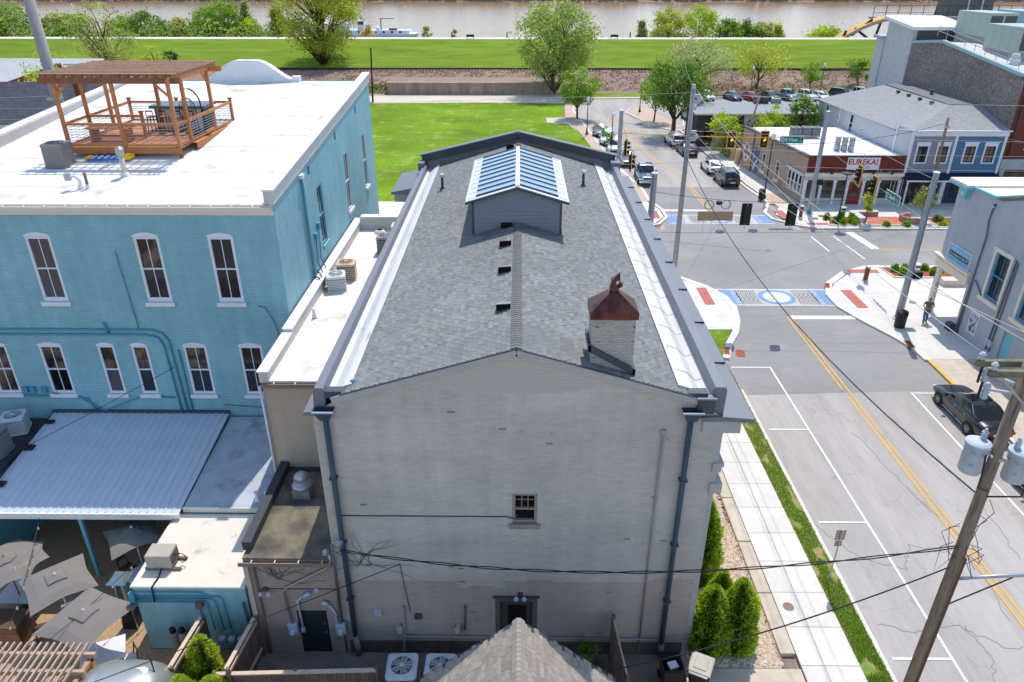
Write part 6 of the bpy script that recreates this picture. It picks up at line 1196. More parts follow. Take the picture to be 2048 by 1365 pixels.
tw = MB().add([(BXl - .15, 93.2, 0), (BXl + 6, 93.2, 0), (BXl + 6, 100, 0), (BXl - .15, 100, 0), (BXl - .15, 93.2, 14.55), (BXl + 6, 93.2, 14.55), (BXl + 6, 100, 15.2), (BXl - .15, 100, 15.2)], [(0, 1, 5, 4), (1, 2, 6, 5), (2, 3, 7, 6), (3, 0, 4, 7), (4, 5, 6, 7)]).build('stair_tower', palebr, TBk)
MB().add([(BXl - .6, 92.6, 14.5), (BXl + 6.5, 92.6, 14.5), (BXl + 6.5, 100.6, 15.3), (BXl - .6, 100.6, 15.3), (BXl - .6, 92.6, 14.85), (BXl + 6.5, 92.6, 14.85), (BXl + 6.5, 100.6, 15.65), (BXl - .6, 100.6, 15.65)], [(0, 1, 5, 4), (1, 2, 6, 5), (2, 3, 7, 6), (3, 0, 4, 7), (4, 5, 6, 7), (3, 2, 1, 0)]).build('tower_roof', M('tower_cap', rgb(224, 226, 226), .6), TBk)
MB().box(BXl + .3, BXl + 5.6, 93.1, 93.19, 13.3, 14.4).build('tower_window', acdark, TBk); MB().box(BXl - .3, BXl + 3, 100, 102.2, 0, 13.0).build('lower_tower', palebr, TBk); MB().box(BXl - .6, BXl + 3.4, 100.01, 102.6, 13.0, 13.3).build('tower_coping', bluecop, TBk)
rl = MB()
for k in range(9): p = (BXl + 1.0, 74 + k * 2.0, 12.4 + k * .21); rl.beam(p, (p[0], p[1], p[2] + 1.05), .05, .05)
for h_ in (.55, 1.05): rl.beam((BXl + 1, 74, 12.4 + h_), (BXl + 1, 90, 14.08 + h_), .05, .05)
rl.beam((BXl + 1, 74, 13.45), (BXl + 10, 74, 13.45), .05, .05); rl.build('roof_railing', galv, TBk)
hg = M('hvac_green', rgb(166, 178, 170), .6, .05, 2)
for k, (x0, x1, y0, y1, lb) in enumerate(((49.0, 52.4, 77.5, 83.5, 'large pale green rooftop air handler with dark grilles nearest the edge'), (50.5, 53.5, 86.0, 92.5, 'long pale green air handler behind the nearest one'), (56.5, 60.5, 86, 95, 'grey blue air handler farthest back on the brick building'))):
    t = thing('rooftop_unit', lb, 'air handler', ((x0 + x1) / 2, y0, 13.0), 'brick building air handlers'); z0 = 12.1 + (y0 - 71) * .097 + .2
    MB().box(x0, x1, y0, y1, z0 + .5, z0 + 2.9).build('cabinet', hg if k < 2 else bluecop, t, bevel=.03); MB().box(x0 + .1, x1 - .1, y0 + .1, y1 - .1, z0 - 1.2, z0 + .5).build('curb', acm, t)
    for j in range(2): w_ = (x1 - x0) / 2; MB().box(x0 + j * w_ + .12, x0 + (j + 1) * w_ - .12, y0 - .03, y0 + .01, z0 + .75, z0 + 2.6).build('grille', acdark, t)
    for j in range(4): yy = y0 + .3 + j * (y1 - y0 - .3) / 4; MB().box(x0 - .02, x0 + .01, yy, yy + (y1 - y0) / 4 - .25, z0 + .7, z0 + 2.7).build('panel', hg if k < 2 else bluecop, t)
rf_ = thing('exhaust_fan', 'white mushroom vent on the brick building roof edge', 'exhaust fan', (48.2, 76.2, 12.6)); MB().lathe((48.2, 76.2, 12.5), [(.4, 0), (.35, .3), (.5, .35), (.5, .6), (.3, .7), (.4, .8), (.35, 1.05)], 16).build('hood', acwhite, rf_); MB().lathe((48.2, 76.2, 12.4), [(.5, 0), (.45, .15)], 16).build('collar', galv, rf_)
# ================================================================= LONG LOW RESTAURANT
LB = thing('restaurant', 'long low dark fronted restaurant with grey roof and script sign', 'building', (30, 97, 0)); dkw = M('dark_wall', rgb(74, 68, 66), .8, .1, 2)
MB().box(22.9, 40, 97, 103.3, 0, 4.3).build('wall', dkw, LB); MB().add([(22.4, 96.5, 4.4), (41, 96.5, 4.4), (41, 103.5, 4.75), (22.4, 103.5, 4.75), (22.4, 103.7, 4.0), (41, 103.7, 4.0)], [(0, 1, 2, 3), (3, 2, 5, 4)]).build('roof', M('pale_shingle', rgb(150, 152, 157), .9, .1, 3, bump=.3, bs=15), LB, fix=False); MB().box(22.4, 41, 96.45, 96.55, 4.2, 4.42).build('fascia', creamt, LB)
for k in range(5): MB().box(24 + k * 3.2, 26.4 + k * 3.2, 96.9, 96.99, .6, 2.2).build('pane', glassd, LB)
MB().box(22.82, 22.9, 98, 101, .4, 3).build('side_door', acdark, LB)
lw = thing('restaurant_sign', 'white sign panel with black script on the dark restaurant', 'sign', (32.4, 96.6, 3.5)); MB().box(28.9, 33.6, 96.7, 96.98, 3.0, 4.15).build('board', M('sign_offwhite', rgb(206, 202, 208), .7), lw); text('Aladdins', 1.15, blk, 'lettering', lw, (31.2, 96.68, 3.5), (1, 0, 0), (0, 0, 1), shear=.35)
for k in range(2): MB().box(31.6 + k * 1.0, 32.5 + k * 1.0, 102.3, 103.1, 4.6, 5.5).build('roof_unit', acdark, LB)
for k, (x, lb) in enumerate(((34.6, 'white'), (45.0, 'grey'))): MB().box(x - .6, x + .6, 102.4, 103.2, 4.6, 5.3).build('roof_unit', acm, LB) if x < 40 else None
pw_ = thing('patio_wall', 'tan pillared patio wall with iron fence beside the cafe', 'wall', (25.2, 93, 0))
for k in range(6): y_ = 88.4 + k * 1.7; x = leanX(y_) + .1; MB().box(x - .25, x + .25, y_ - .3, y_ + .3, 0, 1.7).build('pillar', M('pillar_tan', rgb(214, 184, 146), .85), pw_); [MB().box(x - .02, x + .02, y_ + .35 + j * .22, y_ + .38 + j * .22, .1, 1.5).build('bar', blk, pw_) for j in range(5)]
# ================================================================= HOUSES behind the blue building
H1 = thing('house', 'house with dark shingled roof left behind the blue building', 'house', (-55, 80, 0)); dks = M('dark_shingle', rgb(88, 88, 98), .95, .2, 3, brick=(.5, .22, .75), bump=.3, bs=20)
MB().box(-75, -38, 76, 86, 0, 6.6).build('wall', M('house_tan', rgb(178, 152, 124), .85, .06, 2), H1); mb = MB(); mb.add([(-76, 75.4, 6.7), (-37, 75.4, 6.7), (-37.5, 81, 10.2), (-76, 81, 10.2)], [(0, 1, 2, 3)]); mb.add([(-76, 81, 10.2), (-37.5, 81, 10.2), (-37, 86.6, 6.7), (-76, 86.6, 6.7)], [(0, 1, 2, 3)]); mb.build('roof', dks, H1, fix=False)
MB().box(-76, -37, 75.3, 75.42, 6.5, 6.72).build('gutter', acwhite, H1)
for k in range(4): MB().box(-55 + k * 3.5, -54 + k * 3.5, 75.9, 75.99, 3.6, 5.4).build('window', glassd, H1)
H2 = thing('house', 'farther house with pale grey roof and brick stepped wall', 'house', (-80, 108, 0)); MB().box(-110, -62, 104, 118, 0, 6).build('wall', redf, H2); mb = MB(); mb.add([(-112, 103, 5.8), (-60, 103, 5.8), (-60, 112, 9.3), (-112, 112, 9.3)], [(0, 1, 2, 3)]); mb.add([(-112, 112, 9.3), (-60, 112, 9.3), (-60, 120, 5.8), (-112, 120, 5.8)], [(0, 1, 2, 3)]); mb.build('roof', M('grey_far_roof', rgb(186, 186, 186), .9, .08, 1), H2, fix=False)
MB().beam((-66.5, 96, 7.2), (-60.0, 101, 9.6), .5, .7).build('stepped_wall', M('brick_gable', rgb(150, 90, 76), .85), H2); c_ = MB().box(-69, -67.6, 97.5, 98.6, 6, 8.6).build('chimney', redf, H2); MB().lathe((-69.2, 98, 8.6), [(.18, 0), (.15, 1.6)], 8).build('flue', acdark, c_)
H3 = thing('house', 'small dark roofed house with capped chimney beside the pergola', 'house', (-44, 66, 0)); MB().box(-40, -30, 62, 70, 0, 7).build('wall', MATS['house_tan'], H3); mb = MB(); mb.add([(-41, 61.4, 7), (-29, 61.4, 7), (-30, 66, 9.6), (-40, 66, 9.6)], [(0, 1, 2, 3)]); mb.add([(-40, 66, 9.6), (-30, 66, 9.6), (-29, 70.6, 7), (-41, 70.6, 7)], [(0, 1, 2, 3)]); mb.add([(-41, 61.4, 7), (-40, 66, 9.6), (-41, 70.6, 7)], [(0, 1, 2)]); mb.add([(-29, 61.4, 7), (-30, 66, 9.6), (-29, 70.6, 7)], [(0, 1, 2)]); mb.build('roof', dks, H3, fix=False)
c_ = MB().box(-38.5, -37.9, 65.7, 66.3, 7, 13.3).build('chimney', redf, H3); MB().box(-38.75, -37.65, 65.5, 66.5, 13.6, 13.72).box(-38.5, -38.4, 65.7, 65.8, 13.3, 13.6).box(-38.0, -37.9, 65.7, 65.8, 13.3, 13.6).build('chimney_cap', galv, c_)
# ================================================================= AMPHITHEATRE CANOPY, BRIDGE, TOWBOAT
cn = thing('arched_canopy', 'large yellow arched amphitheatre canopy on the levee', 'canopy', (92, 196, 0)); ycan = M('canopy_yellow', rgb(206, 160, 84), .6, .08, 1); gcan = M('canopy_grey', rgb(150, 152, 144), .7, .05, 1); steel = M('dark_steel', rgb(46, 48, 56), .6)
mb = MB(); ni, nj = 18, 6; vs = []
for j in range(nj + 1):
    for i in range(ni + 1):
        t = i / ni; x = 75.5 + 32 * t; y_ = 190 + 4.5 * j / nj; vs.append((x, y_, 4.6 + 6.4 * (1 - (2 * t - 1) ** 2) - .05 * abs(j - 3)))
n = ni + 1; mb.add(vs, [(j * n + i, j * n + i + 1, (j + 1) * n + i + 1, (j + 1) * n + i) for j in range(nj) for i in range(ni)]); sh_ = mb.build('shell', ycan, cn, fix=False); sd_ = sh_.modifiers.new('t', 'SOLIDIFY'); sd_.thickness = .35
mb = MB()
for i in range(ni):
    a, b = vs[i], vs[i + 1]; mb.add([(a[0], 189.95, a[2] - .3), (b[0], 189.95, b[2] - .3), (b[0], 189.95, b[2] - .8), (a[0], 189.95, a[2] - .8)], [(0, 1, 2, 3)])
mb.build('valance', gcan, cn, fix=False)
for p, q in (((84.2, 191, 10), (80.0, 191, 6.4)), ((80.5, 191, 8), (85.5, 192, 5.0)), ((86, 192, 5), (87, 192, 10.4)), ((90.2, 194, 5), (90.4, 194, 10.2)), ((77.5, 191, 4.5), (78.5, 191, 7.5))): MB().beam(p, q, .45, .45).build('strut', steel, cn)
MB().box(85.5, 140, 195, 196.5, 9.9, 10.3).build('walkway', gcan, cn)
rl = MB()
for k in range(14): rl.beam((86 + k * 3, 195.2, 10.3), (86 + k * 3, 195.2, 12.9), .12, .12)
rl.beam((86, 195.2, 11.2), (126, 195.2, 11.2), .1, .1).beam((86, 195.2, 12.8), (126, 195.2, 12.8), .1, .1); rl.build('railing', steel, cn)
bd = thing('river_bridge', 'concrete river bridge pier with deck crossing above the frame', 'bridge', (232, 420, -6)); con2 = M('pier_concrete', rgb(118, 116, 112), .9, .12, .3)
mb = MB(); mb.add([(221, 412, -6), (243, 412, -6), (243, 430, -6), (221, 430, -6), (224, 414, 24), (240, 414, 24), (240, 428, 24), (224, 428, 24)], [(0, 1, 5, 4), (1, 2, 6, 5), (2, 3, 7, 6), (3, 0, 4, 7), (4, 5, 6, 7)]); mb.build('pier', con2, bd)
MB().box(219, 245, 410, 432, -6.5, -1.5).build('footing', con2, bd)
for x in (229, 236): MB().beam((x, 411.6, -6), (x + .2, 413.5, 24), .7, .7).build('drain_pipe', acwhite, bd)
MB().add([(200, 405, 24), (264, 405, 24), (264, 437, 24), (200, 437, 24), (200, 405, 29), (264, 405, 29), (264, 437, 29), (200, 437, 29)], [(0, 1, 5, 4), (1, 2, 6, 5), (2, 3, 7, 6), (3, 0, 4, 7), (4, 5, 6, 7), (3, 2, 1, 0)]).build('deck', con2, bd)
bo = thing('towboat', 'white river towboat with wheelhouse and crane moored behind the levee', 'boat', (-62, 345, -6)); bw = M('boat_white', rgb(220, 226, 236), .5, .04, .5); bgrey = M('boat_glass', rgb(60, 70, 84), .3)
MB().add([(-95, 342, -6.4), (-47, 342, -6.4), (-45, 345, -6.4), (-47, 352, -6.4), (-95, 352, -6.4), (-96, 341.5, -4.6), (-46, 341.5, -4.6), (-44, 345, -4.4), (-46, 352.5, -4.6), (-96, 352.5, -4.6)], [(0, 1, 6, 5), (1, 2, 7, 6), (2, 3, 8, 7), (3, 4, 9, 8), (4, 0, 5, 9), (5, 6, 7, 8, 9)]).build('hull', bw, bo)
MB().box(-94, -48, 343, 351, -4.6, -3.3).build('deckhouse', bw, bo); MB().box(-94, -74, 343.5, 350, -3.3, -.6).build('upper_deck', bw, bo); w_ = MB().box(-70.5, -67.6, 344, 349, -3.3, .6).build('wheelhouse', bw, bo); MB().box(-70.2, -67.9, 343.95, 344, -1.1, .1).build('window', bgrey, bo)
for k in range(12): MB().box(-92 + k * 3.6, -91 + k * 3.6, 342.94, 343, -4.4, -3.6).build('porthole', bgrey, bo)
for x in (-66, -62): MB().lathe((x, 346, -3.3), [(.9, 0), (.9, 1.0), (.4, 1.3)], 12).build('tank', bw, bo)
MB().beam((-60.4, 345, -3.3), (-60.4, 345, 1.4), .5, .5).build('crane_post', acm, bo); MB().beam((-60.8, 345, 1.2), (-54.5, 345, 1.4), .35, .35).build('crane_boom', acm, bo); MB().beam((-72.5, 346, -3), (-72.4, 346, 6.5), .12, .12).build('mast', acdark, bo); MB().box(-57, -53.5, 344, 346, -3.3, -2.6).build('tender', M('tender_brown', rgb(110, 86, 74), .7), bo)
MB().beam((-69, 346, .6), (-68.6, 346, 1.9), .5, .3).build('funnel', steel, bo); MB().lathe((-73.5, 346, -.6), [(.5, 0), (.6, .5), (.2, 1)], 10).build('radar_dome', bw, bo)
# ================================================================= PAINTED CROSSWALKS, RAMPS, DRAINS
cwb = M('crosswalk_blue', rgb(122, 150, 186), .8, .06, 3); cww = M('crosswalk_white', rgb(208, 206, 201), .8, .05, 3); cwg = M('crosswalk_grey', rgb(120, 118, 114), .85, .08, 3)
def crosswalk(label, x0, x1, y0, y1, logo=True):
    t = thing('crosswalk', label, 'crosswalk', ((x0 + x1) / 2, (y0 + y1) / 2, 0)); z = .017; xm = (x0 + x1) / 2; ym = (y0 + y1) / 2; h = y1 - y0
    MB().box(x0, x1, y0, y0 + .16, z - .003, z).build('edge_line', cww, t); MB().box(x0, x1, y1 - .16, y1, z - .003, z).build('edge_line', cww, t)
    MB().box(x0, x1, y0 + .161, y1 - .161, z - .004, z - .001).build('field', M('crosswalk_field', rgb(186, 183, 177), .85, .08, 3), t)
    for a, b in ((x0, x0 + 1.5), (x1 - 1.5, x1)): MB().box(a, b, y0 + .165, y1 - .165, z, z + .003).build('end_panel', cwb, t)
    for s_, x in ((1, x0 + 1.2), (-1, x1 - 1.2)): text('BANK STREET', .46, cww, 'lettering', t, (x, ym, z + .007), (0, -s_, 0), (s_, 0, 0))
    # wave pattern: rows of leaf shaped dashes
    mb = MB(); rng = random.Random(4)
    for s_ in (-1, 1):
        for i in range(9):
            xx = xm + s_ * (1.35 + i * .155)
            for j in range(13):
                yy = y0 + .3 + (h - .6) * j / 12; off = .12 * math.cos((j - 6) / 6 * 1.4) * s_; 
                L_ = .12 if abs(j - 6) > 2 else .26; w_ = .05 if abs(j - 6) > 2 else .06; sl = .3 * s_ * (j - 6) / 6
                if (i + j) % 2 and abs(j - 6) <= 2: continue
                mb.add([(xx + off - sl * L_, yy - L_, z + .003), (xx + off + w_, yy, z + .003), (xx + off + sl * L_, yy + L_, z + .003), (xx + off - w_, yy, z + .003)], [(0, 1, 2, 3)])
    stuff(mb.build('wave_marks', cwg, t, fix=False))
    rv = h / 2 - .17; ru = 1.3
    def ell(a, b, zz, m_, nm): MB().add([(xm + a * math.cos(R(k)), ym + b * math.sin(R(k)), zz) for k in range(0, 360, 10)], [tuple(range(36))]).build(nm, m_, t, fix=False)
    ell(ru, rv, z + .005, cwb, 'seal_ring'); ell(ru * .74, rv * .74, z + .008, cww, 'seal'); ell(ru * .6, rv * .6, z + .0095, M('seal_pale', rgb(196, 210, 226), .8), 'seal_ring'); ell(ru * .56, rv * .56, z + .011, cww, 'seal')
    mb = MB()
    for k in range(24): a = R(k * 15); mb.quad(*[(xm + ru * f * math.cos(a + d), ym + rv * f * math.sin(a + d), z + .0125) for f, d in ((.62, -.05), (.71, -.05), (.71, .05), (.62, .05))])
    mb.box(xm - .3, xm + .3, ym - .3, ym + .0, z + .011, z + .0125).box(xm - .2, xm - .1, ym, ym + .3, z + .011, z + .0125).box(xm + .06, xm + .3, ym + .05, ym + .2, z + .011, z + .0125); mb.build('seal_print', MATS['seal_pale'], t)
    return t
crosswalk('blue and white painted crosswalk with round seal across near Bank Street', 14.3, 22.6, 46.6, 49.55); crosswalk('blue and white painted crosswalk on the far side of Main Street', 13.9, 23.6, 64.9, 67.6)
tact = M('tactile_red', rgb(184, 108, 100), .85, .06, 6)
for k, (x, y, w_, d_, a, lb) in enumerate(((13.35, 48.0, .7, 3.0, .0, 'on the near left corner'), (23.75, 47.6, .75, 3.1, 0, 'on the near right corner facing the crosswalk'), (26.6, 52.9, 2.3, .7, 0, 'by the planting bed on near right corner'), (25.0, 67.4, .75, 2.6, .0, 'on the far right corner'), (12.9, 67.3, .7, 2.4, 0, 'on the far left corner'), (27.4, 64.6, 2.0, .6, 0, 'beside the far planting bed'))):
    tag(MB().obox((x, y, .132), w_, d_, .012, a).build('tactile_paving', tact), 'red tactile paving strip ' + lb, 'tactile paving')
rustk = M('rust_iron', rgb(170, 96, 56), .85, .2, 6)
def inlet(lb, x, y, a):
    t = thing('storm_drain', lb, 'storm drain', (x, y, 0)); MB().obox((x, y, .09), .9, .35, .14, a).build('kerb_box', rustk, t); MB().obox((x - .4 * math.sin(-a) - .45 * math.cos(a + 1.57), y - .45 * math.sin(a + 1.57), .02), .85, .5, .02, a).build('grate', M('grate_rust', rgb(150, 84, 54), .8, .2, 5), t)
    for k in range(5): MB().obox((x + (k - 2) * .16 * math.cos(a), y + (k - 2) * .16 * math.sin(a), .165), .06, .2, .012, a).build('slot', blk, t)
inlet('rusty orange storm drain inlet in the near right kerb', 24.35, 40.6, 1.5); inlet('rusty brown storm drain inlet at the near left kerb end', 12.75, 39.6, 1.35); inlet('rusty drain plate on the near right corner curve', 22.75, 50.0, 1.2)
for x, y, z, r, lb in ((9.95, 19.5, .127, .2, 'round manhole lid with pale centre in the left pavement'), (26.0, 45.2, .124, .35, 'round reddish manhole lid near the walking man'), (28.6, 66.9, .124, .4, 'round rusty manhole lid on far right pavement'), (20.8, 57.9, .016, .22, 'small black manhole in the middle of Main Street'), (27.6, 47.0, .124, .25, 'small dark lid near the portico column')):
    o = tag(MB().lathe((x, y, z), [(r, 0), (r, .008), (r * .8, .01), (r * .8, .006), (r * .25, .006), (r * .25, .012)], 20).build('manhole_lid', rustk if 'r' in lb[6:12] and 'rust' in lb else M('lid_iron', rgb(140, 120, 110), .8, .15, 6)), lb, 'manhole')
# ================================================================= POLES
steelp = M('pole_steel', rgb(156, 164, 172), .45, .08, 2, metal=.5, stretch=(3, 3, .4)); woodp = M('pole_wood_grey', rgb(140, 122, 104), .9, .2, 4, stretch=(5, 5, .5), bump=.4, col2=rgb(92, 78, 66), c2s=3, c2lo=.55, c2hi=.7); woodg = M('pole_wood_bleached', rgb(158, 152, 150), .9, .15, 4, stretch=(5, 5, .5), bump=.3); wirem = M('wire_black', rgb(38, 38, 42), .6, 0); wirel = M('wire_pale', rgb(186, 182, 176), .5, 0, metal=.2)
NLp, Rp, FLp, FRp = (8.2, 44.0), (25.35, 44.35), (8.9, 65.8), (27.65, 67.8)
for (x, y), h, lb in ((NLp, 9.9, 'galvanised signal pole behind the right eave of grey building'), (Rp, 9.9, 'tall galvanised signal pole on the near right corner'), (FLp, 9.9, 'galvanised signal pole beyond the far end of grey building'), (FRp, 9.5, 'galvanised signal pole in front of the cafe corner')):
    t = thing('signal_pole', lb, 'signal pole', (x, y, .12), 'signal poles at the crossing'); MB().lathe((x, y, .12), [(.24, 0), (.21, 3), (.18, h - .2), (.18, h - .12)], 18).build('shaft', steelp, t, smooth=True); MB().lathe((x, y, .12), [(.36, 0), (.36, .08), (.26, .1)], 18).build('base_plate', steelp, t); MB().lathe((x, y, h), [(.2, 0), (.2, .06), (.05, .1)], 16).build('cap', acwhite, t)
    for z in (h - .9, h - 2.4, 3.6): MB().lathe((x, y, z), [(.22, 0), (.22, .08)], 16).build('band', galv, t)
ped = MB().box(Rp[0] + .2, Rp[0] + .75, Rp[1] - .2, Rp[1] + .2, 3.05, 3.5).build('pedestrian_signal', blk, [o for o in COL.objects if o.get('label') == 'tall galvanised signal pole on the near right corner'][0])
MB().box(FRp[0] + .2, FRp[0] + .7, FRp[1] - .2, FRp[1] + .2, 2.9, 3.4).build('pedestrian_signal', blk, [o for o in COL.objects if o.get('label') == 'galvanised signal pole in front of the cafe corner'][0])
# utility poles
W1 = (11.7, 51.5); up1 = thing('utility_pole', 'tall bleached wooden utility pole rising behind the right eave', 'utility pole', (*W1, 0)); MB().tube([(*W1, 0), (W1[0] + .0, W1[1], 13.75)], .2, 14, .14).build('shaft', woodg, up1, smooth=True)
MB().lathe((*W1, 13.7), [(.13, 0), (.15, .1), (.13, .34)], 10).build('insulator', boxgrey, up1)
for k, z in enumerate((13.3, 12.9, 10.9, 10.4)): MB().box(W1[0] + .1, W1[0] + .5, W1[1] - .12, W1[1] + .12, z - .1, z + .1).build('bracket', galv, up1)
for k, z in enumerate((13.1, 10.6)): MB().lathe((W1[0] + .45, W1[1], z - .2), [(.1, 0), (.2, .1), (.2, .3), (.08, .4)], 10).build('insulator', boxgrey, up1)
for k in range(16): MB().box(W1[0] - .2, W1[0] + .2, W1[1] - .19, W1[1] - .16, 1.5 + k * .55, 1.54 + k * .55).build('step', galv, up1)
up2 = thing('utility_pole', 'brown wooden utility pole in front of the lavender shop', 'utility pole', (39.8, 69.6, 0)); MB().tube([(39.8, 69.6, 0), (39.5, 69.6, 8.7)], .16, 10, .12).build('shaft', woodp, up2, smooth=True); MB().box(39.3, 39.7, 69.3, 69.5, 7.8, 8.0).build('bracket', galv, up2)
up3 = thing('utility_pole', 'thin leaning utility pole beside the cafe mural wall', 'utility pole', (26.0, 86.6, 0)); MB().tube([(25.8, 86.6, 0), (27.7, 88, 7.9)], .15, 10, .1).build('shaft', woodp, up3, smooth=True); MB().box(27.5, 31.0, 87.8, 88.2, 7.6, 8.6).build('sign_box', boxgrey, up3) if False else None
up4 = thing('utility_pole', 'dark slim utility pole at the far corner of the lawn', 'utility pole', (-25.6, 132.3, 0)); MB().tube([(-25.6, 132.3, 0), (-25.2, 132.3, 8.9)], .17, 8, .12).build('shaft', M('pole_dark', rgb(64, 54, 48), .9), up4); MB().tube([(-25.6, 131.6, 0), (-26.2, 131.0, .5)], .05, 6).build('guy', blk, up4)
up5 = thing('utility_pole', 'large bleached utility pole rising left behind the roof deck', 'utility pole', (-26.6, 44, 0)); MB().tube([(-26.6, 43.8, 0), (-26.9, 43.8, 23)], .36, 16, .27).build('shaft', woodg, up5, smooth=True)
for k, z in enumerate((13.5, 14.2)): MB().box(-27.1, -26.2, 43.3, 43.5, z, z + .15).build('bracket', galv, up5)
# foreground pole with transformers
FPx, FPy = 11.45, 14.45; fp = thing('utility_pole', 'big weathered utility pole with two grey transformers in the right foreground', 'utility pole', (FPx, FPy, 0))
MB().tube([(FPx - .12, FPy - .05, 0), (FPx, FPy, 7), (FPx + .02, FPy + .0, 13.55)], .17, 16, .13).build('shaft', woodp, fp, smooth=True)
wet = M('crossarm_wood', rgb(122, 116, 92), .9, .2, 5, col2=rgb(84, 92, 60), c2s=3, c2lo=.5, c2hi=.7, bump=.3)
for dy in (-.24, .24): MB().box(FPx - 1.0, FPx + 1.3, FPy + dy - .06, FPy + dy + .06, 12.9, 13.05).build('crossarm', wet, fp)
for x in (-.92, .5, 1.1):
    for dy in (-.24, .24): MB().lathe((FPx + x, FPy + dy, 13.05), [(.03, 0), (.08, .05), (.05, .1), (.08, .15), (.04, .2)], 10).build('insulator', boxgrey, fp)
MB().beam((FPx - .7, FPy - .24, 12.9), (FPx, FPy - .2, 12.2), .05, .05).beam((FPx + .7, FPy - .24, 12.9), (FPx, FPy - .2, 12.2), .05, .05).build('brace', galv, fp)
for k, (z, dx) in enumerate(((12.3, -.62), (12.5, -.45))):
    MB().beam((FPx, FPy, z), (FPx + dx, FPy + .4 * (k + .3), z + .05), .06, .06).build('arm', boxgrey, fp); MB().lathe((FPx + dx - .05, FPy + .4 * (k + .3), z - .2), [(.05, 0), (.09, .05), (.06, .12), (.09, .19), (.06, .26), (.09, .33), (.05, .42)], 10).build('cutout', boxgrey, fp); MB().box(FPx + dx - .2, FPx + dx - .17, FPy + .4 * (k + .3) - .03, FPy + .4 * (k + .3) + .03, z - .2, z + .25).build('fuse', blk, fp)
trm = M('transformer_grey', rgb(180, 190, 200), .5, .05, 3)
for k, (dx, dy) in enumerate(((-.52, .05), (.58, -.1))):
    c = (FPx + dx * .9, FPy + dy, 10.1 - .15 * k); b_ = MB().lathe(c, [(.235, 0), (.26, .05), (.26, .76), (.285, .77), (.285, .84), (.22, .88), (.05, .9)], 24).build('transformer', trm, fp, smooth=False)
    for f in b_.data.polygons: f.use_smooth = abs(f.normal.z) < .5
    MB().lathe((c[0] + (.12 if k == 0 else -.12), c[1] + .05, c[2] + .88), [(.05, 0), (.08, .04), (.05, .08), (.08, .12), (.05, .16), (.08, .2), (.04, .25), (.03, .3)], 12).build('bushing', boxgrey, b_)
    for j in range(3): MB().tube([(c[0] - .2 + .2 * j, c[1] - .2, c[2] + .62), (c[0] - .2 + .2 * j, c[1] - .32, c[2] + .62)], .03, 8).build('terminal', boxgrey, b_)
    MB().tube([(c[0] + .02, c[1] - .34, c[2] + .7), (c[0] + .03, c[1] - .42, c[2] + .2), (c[0] + .1, c[1] - .35, c[2] - .25), (FPx, FPy - .2, c[2] - .45)], .022, 8).build('lead', wirem, b_, smooth=True)
    MB().box(min(FPx, c[0]), max(FPx, c[0]), c[1] - .05, c[1] + .05, c[2] + .55, c[2] + .63).build('bracket', galv, b_)
    text('25', .11, M('stencil_blue', rgb(70, 110, 160), .7), 'stencil', b_, (c[0] - .2, c[1] - .27, c[2] + .35), (.8, -.6, 0), (0, 0, 1))
rr = random.Random(9)
for k in range(10):
    a0 = rr.uniform(0, 6.28); z0 = rr.uniform(7.6, 9.6); MB().tube([(FPx + .2 * math.cos(a0), FPy + .2 * math.sin(a0), z0), (FPx + rr.uniform(.35, .75) * math.cos(a0), FPy + rr.uniform(.3, .6) * math.sin(a0), z0 - .1 - rr.random() * .4), (FPx + rr.uniform(.2, .6) * math.cos(a0 + .6), FPy + rr.uniform(.2, .6) * math.sin(a0 + .6), z0 - .9), (FPx + .2 * math.cos(a0 + 1), FPy + .2 * math.sin(a0 + 1), 7.5)], .009, 5).build('loose_wire', wirem, fp, smooth=True)
MB().tube([(FPx + .1, FPy, 6.6), (FPx + 1.2, FPy - .05, 6.75), (FPx + 2.8, FPy - .1, 6.9)], .05, 10).build('lamp_arm', galv, fp, smooth=True); MB().tube([(FPx + .1, FPy, 5.6), (FPx + .6, FPy, 5.95), (FPx + 1.7, FPy, 6.7)], .02, 6).build('brace_wire', wirem, fp)
MB().tube([(FPx + .05, FPy - .22, 7.5), (FPx + .02, FPy - .22, 5.7), (FPx - .08, FPy - .24, .1)], .03, 6).build('ground_wire', M('rust_wire', rgb(110, 80, 60), .8), fp)
# ================================================================= WIRES
WN = [0]
def wire(label, pts, r=.011, mat=wirel, group='overhead wires'):
    o = MB().tube(pts, r, 5).build('overhead_wire', mat, None, smooth=True); tag(o, label, 'wire', group); return o
top1 = Vector((W1[0] + .3, W1[1], 13.6))
wire('pale overhead wire from foreground crossarm left end to bleached pole top', sag((FPx - .92, FPy + .24, 13.22), top1, .9)); wire('pale overhead wire from foreground crossarm middle to bleached pole top', sag((FPx + .5, FPy + .24, 13.22), top1 + Vector((.2, 0, -.4)), .9)); wire('pale overhead wire from foreground crossarm right end to bleached pole', sag((FPx + 1.1, FPy + .24, 13.22), top1 + Vector((.3, 0, -3)), .9))
wire('thick black cable along Bank Street from foreground pole to bleached pole', sag((FPx, FPy + .2, 9.3), (W1[0], W1[1], 9.2), 1.6), .022, wirem)
wire('pale wire running away from bleached pole past the restaurant', sag(top1, (24.5, 118, 11), 1.2)); wire('pale wire from the bleached pole to the leaning pole', sag((W1[0], W1[1], 11), (27.4, 87.8, 7.6), 1.2))
for k, (z, lb) in enumerate(((13.5, 'highest'), (11.0, 'second'), (9.9, 'third'), (8.8, 'lowest'))):
    wire('%s pale wire crossing over the lawn toward the left' % lb, sag((W1[0], W1[1], z), (-120, 53.5 + k * .2, z + .4), 1.5, 24)); wire('%s pale wire crossing toward the brick building at right' % lb, sag((W1[0], W1[1], z), (120, 58 + k, z + 2), 2.2, 24))
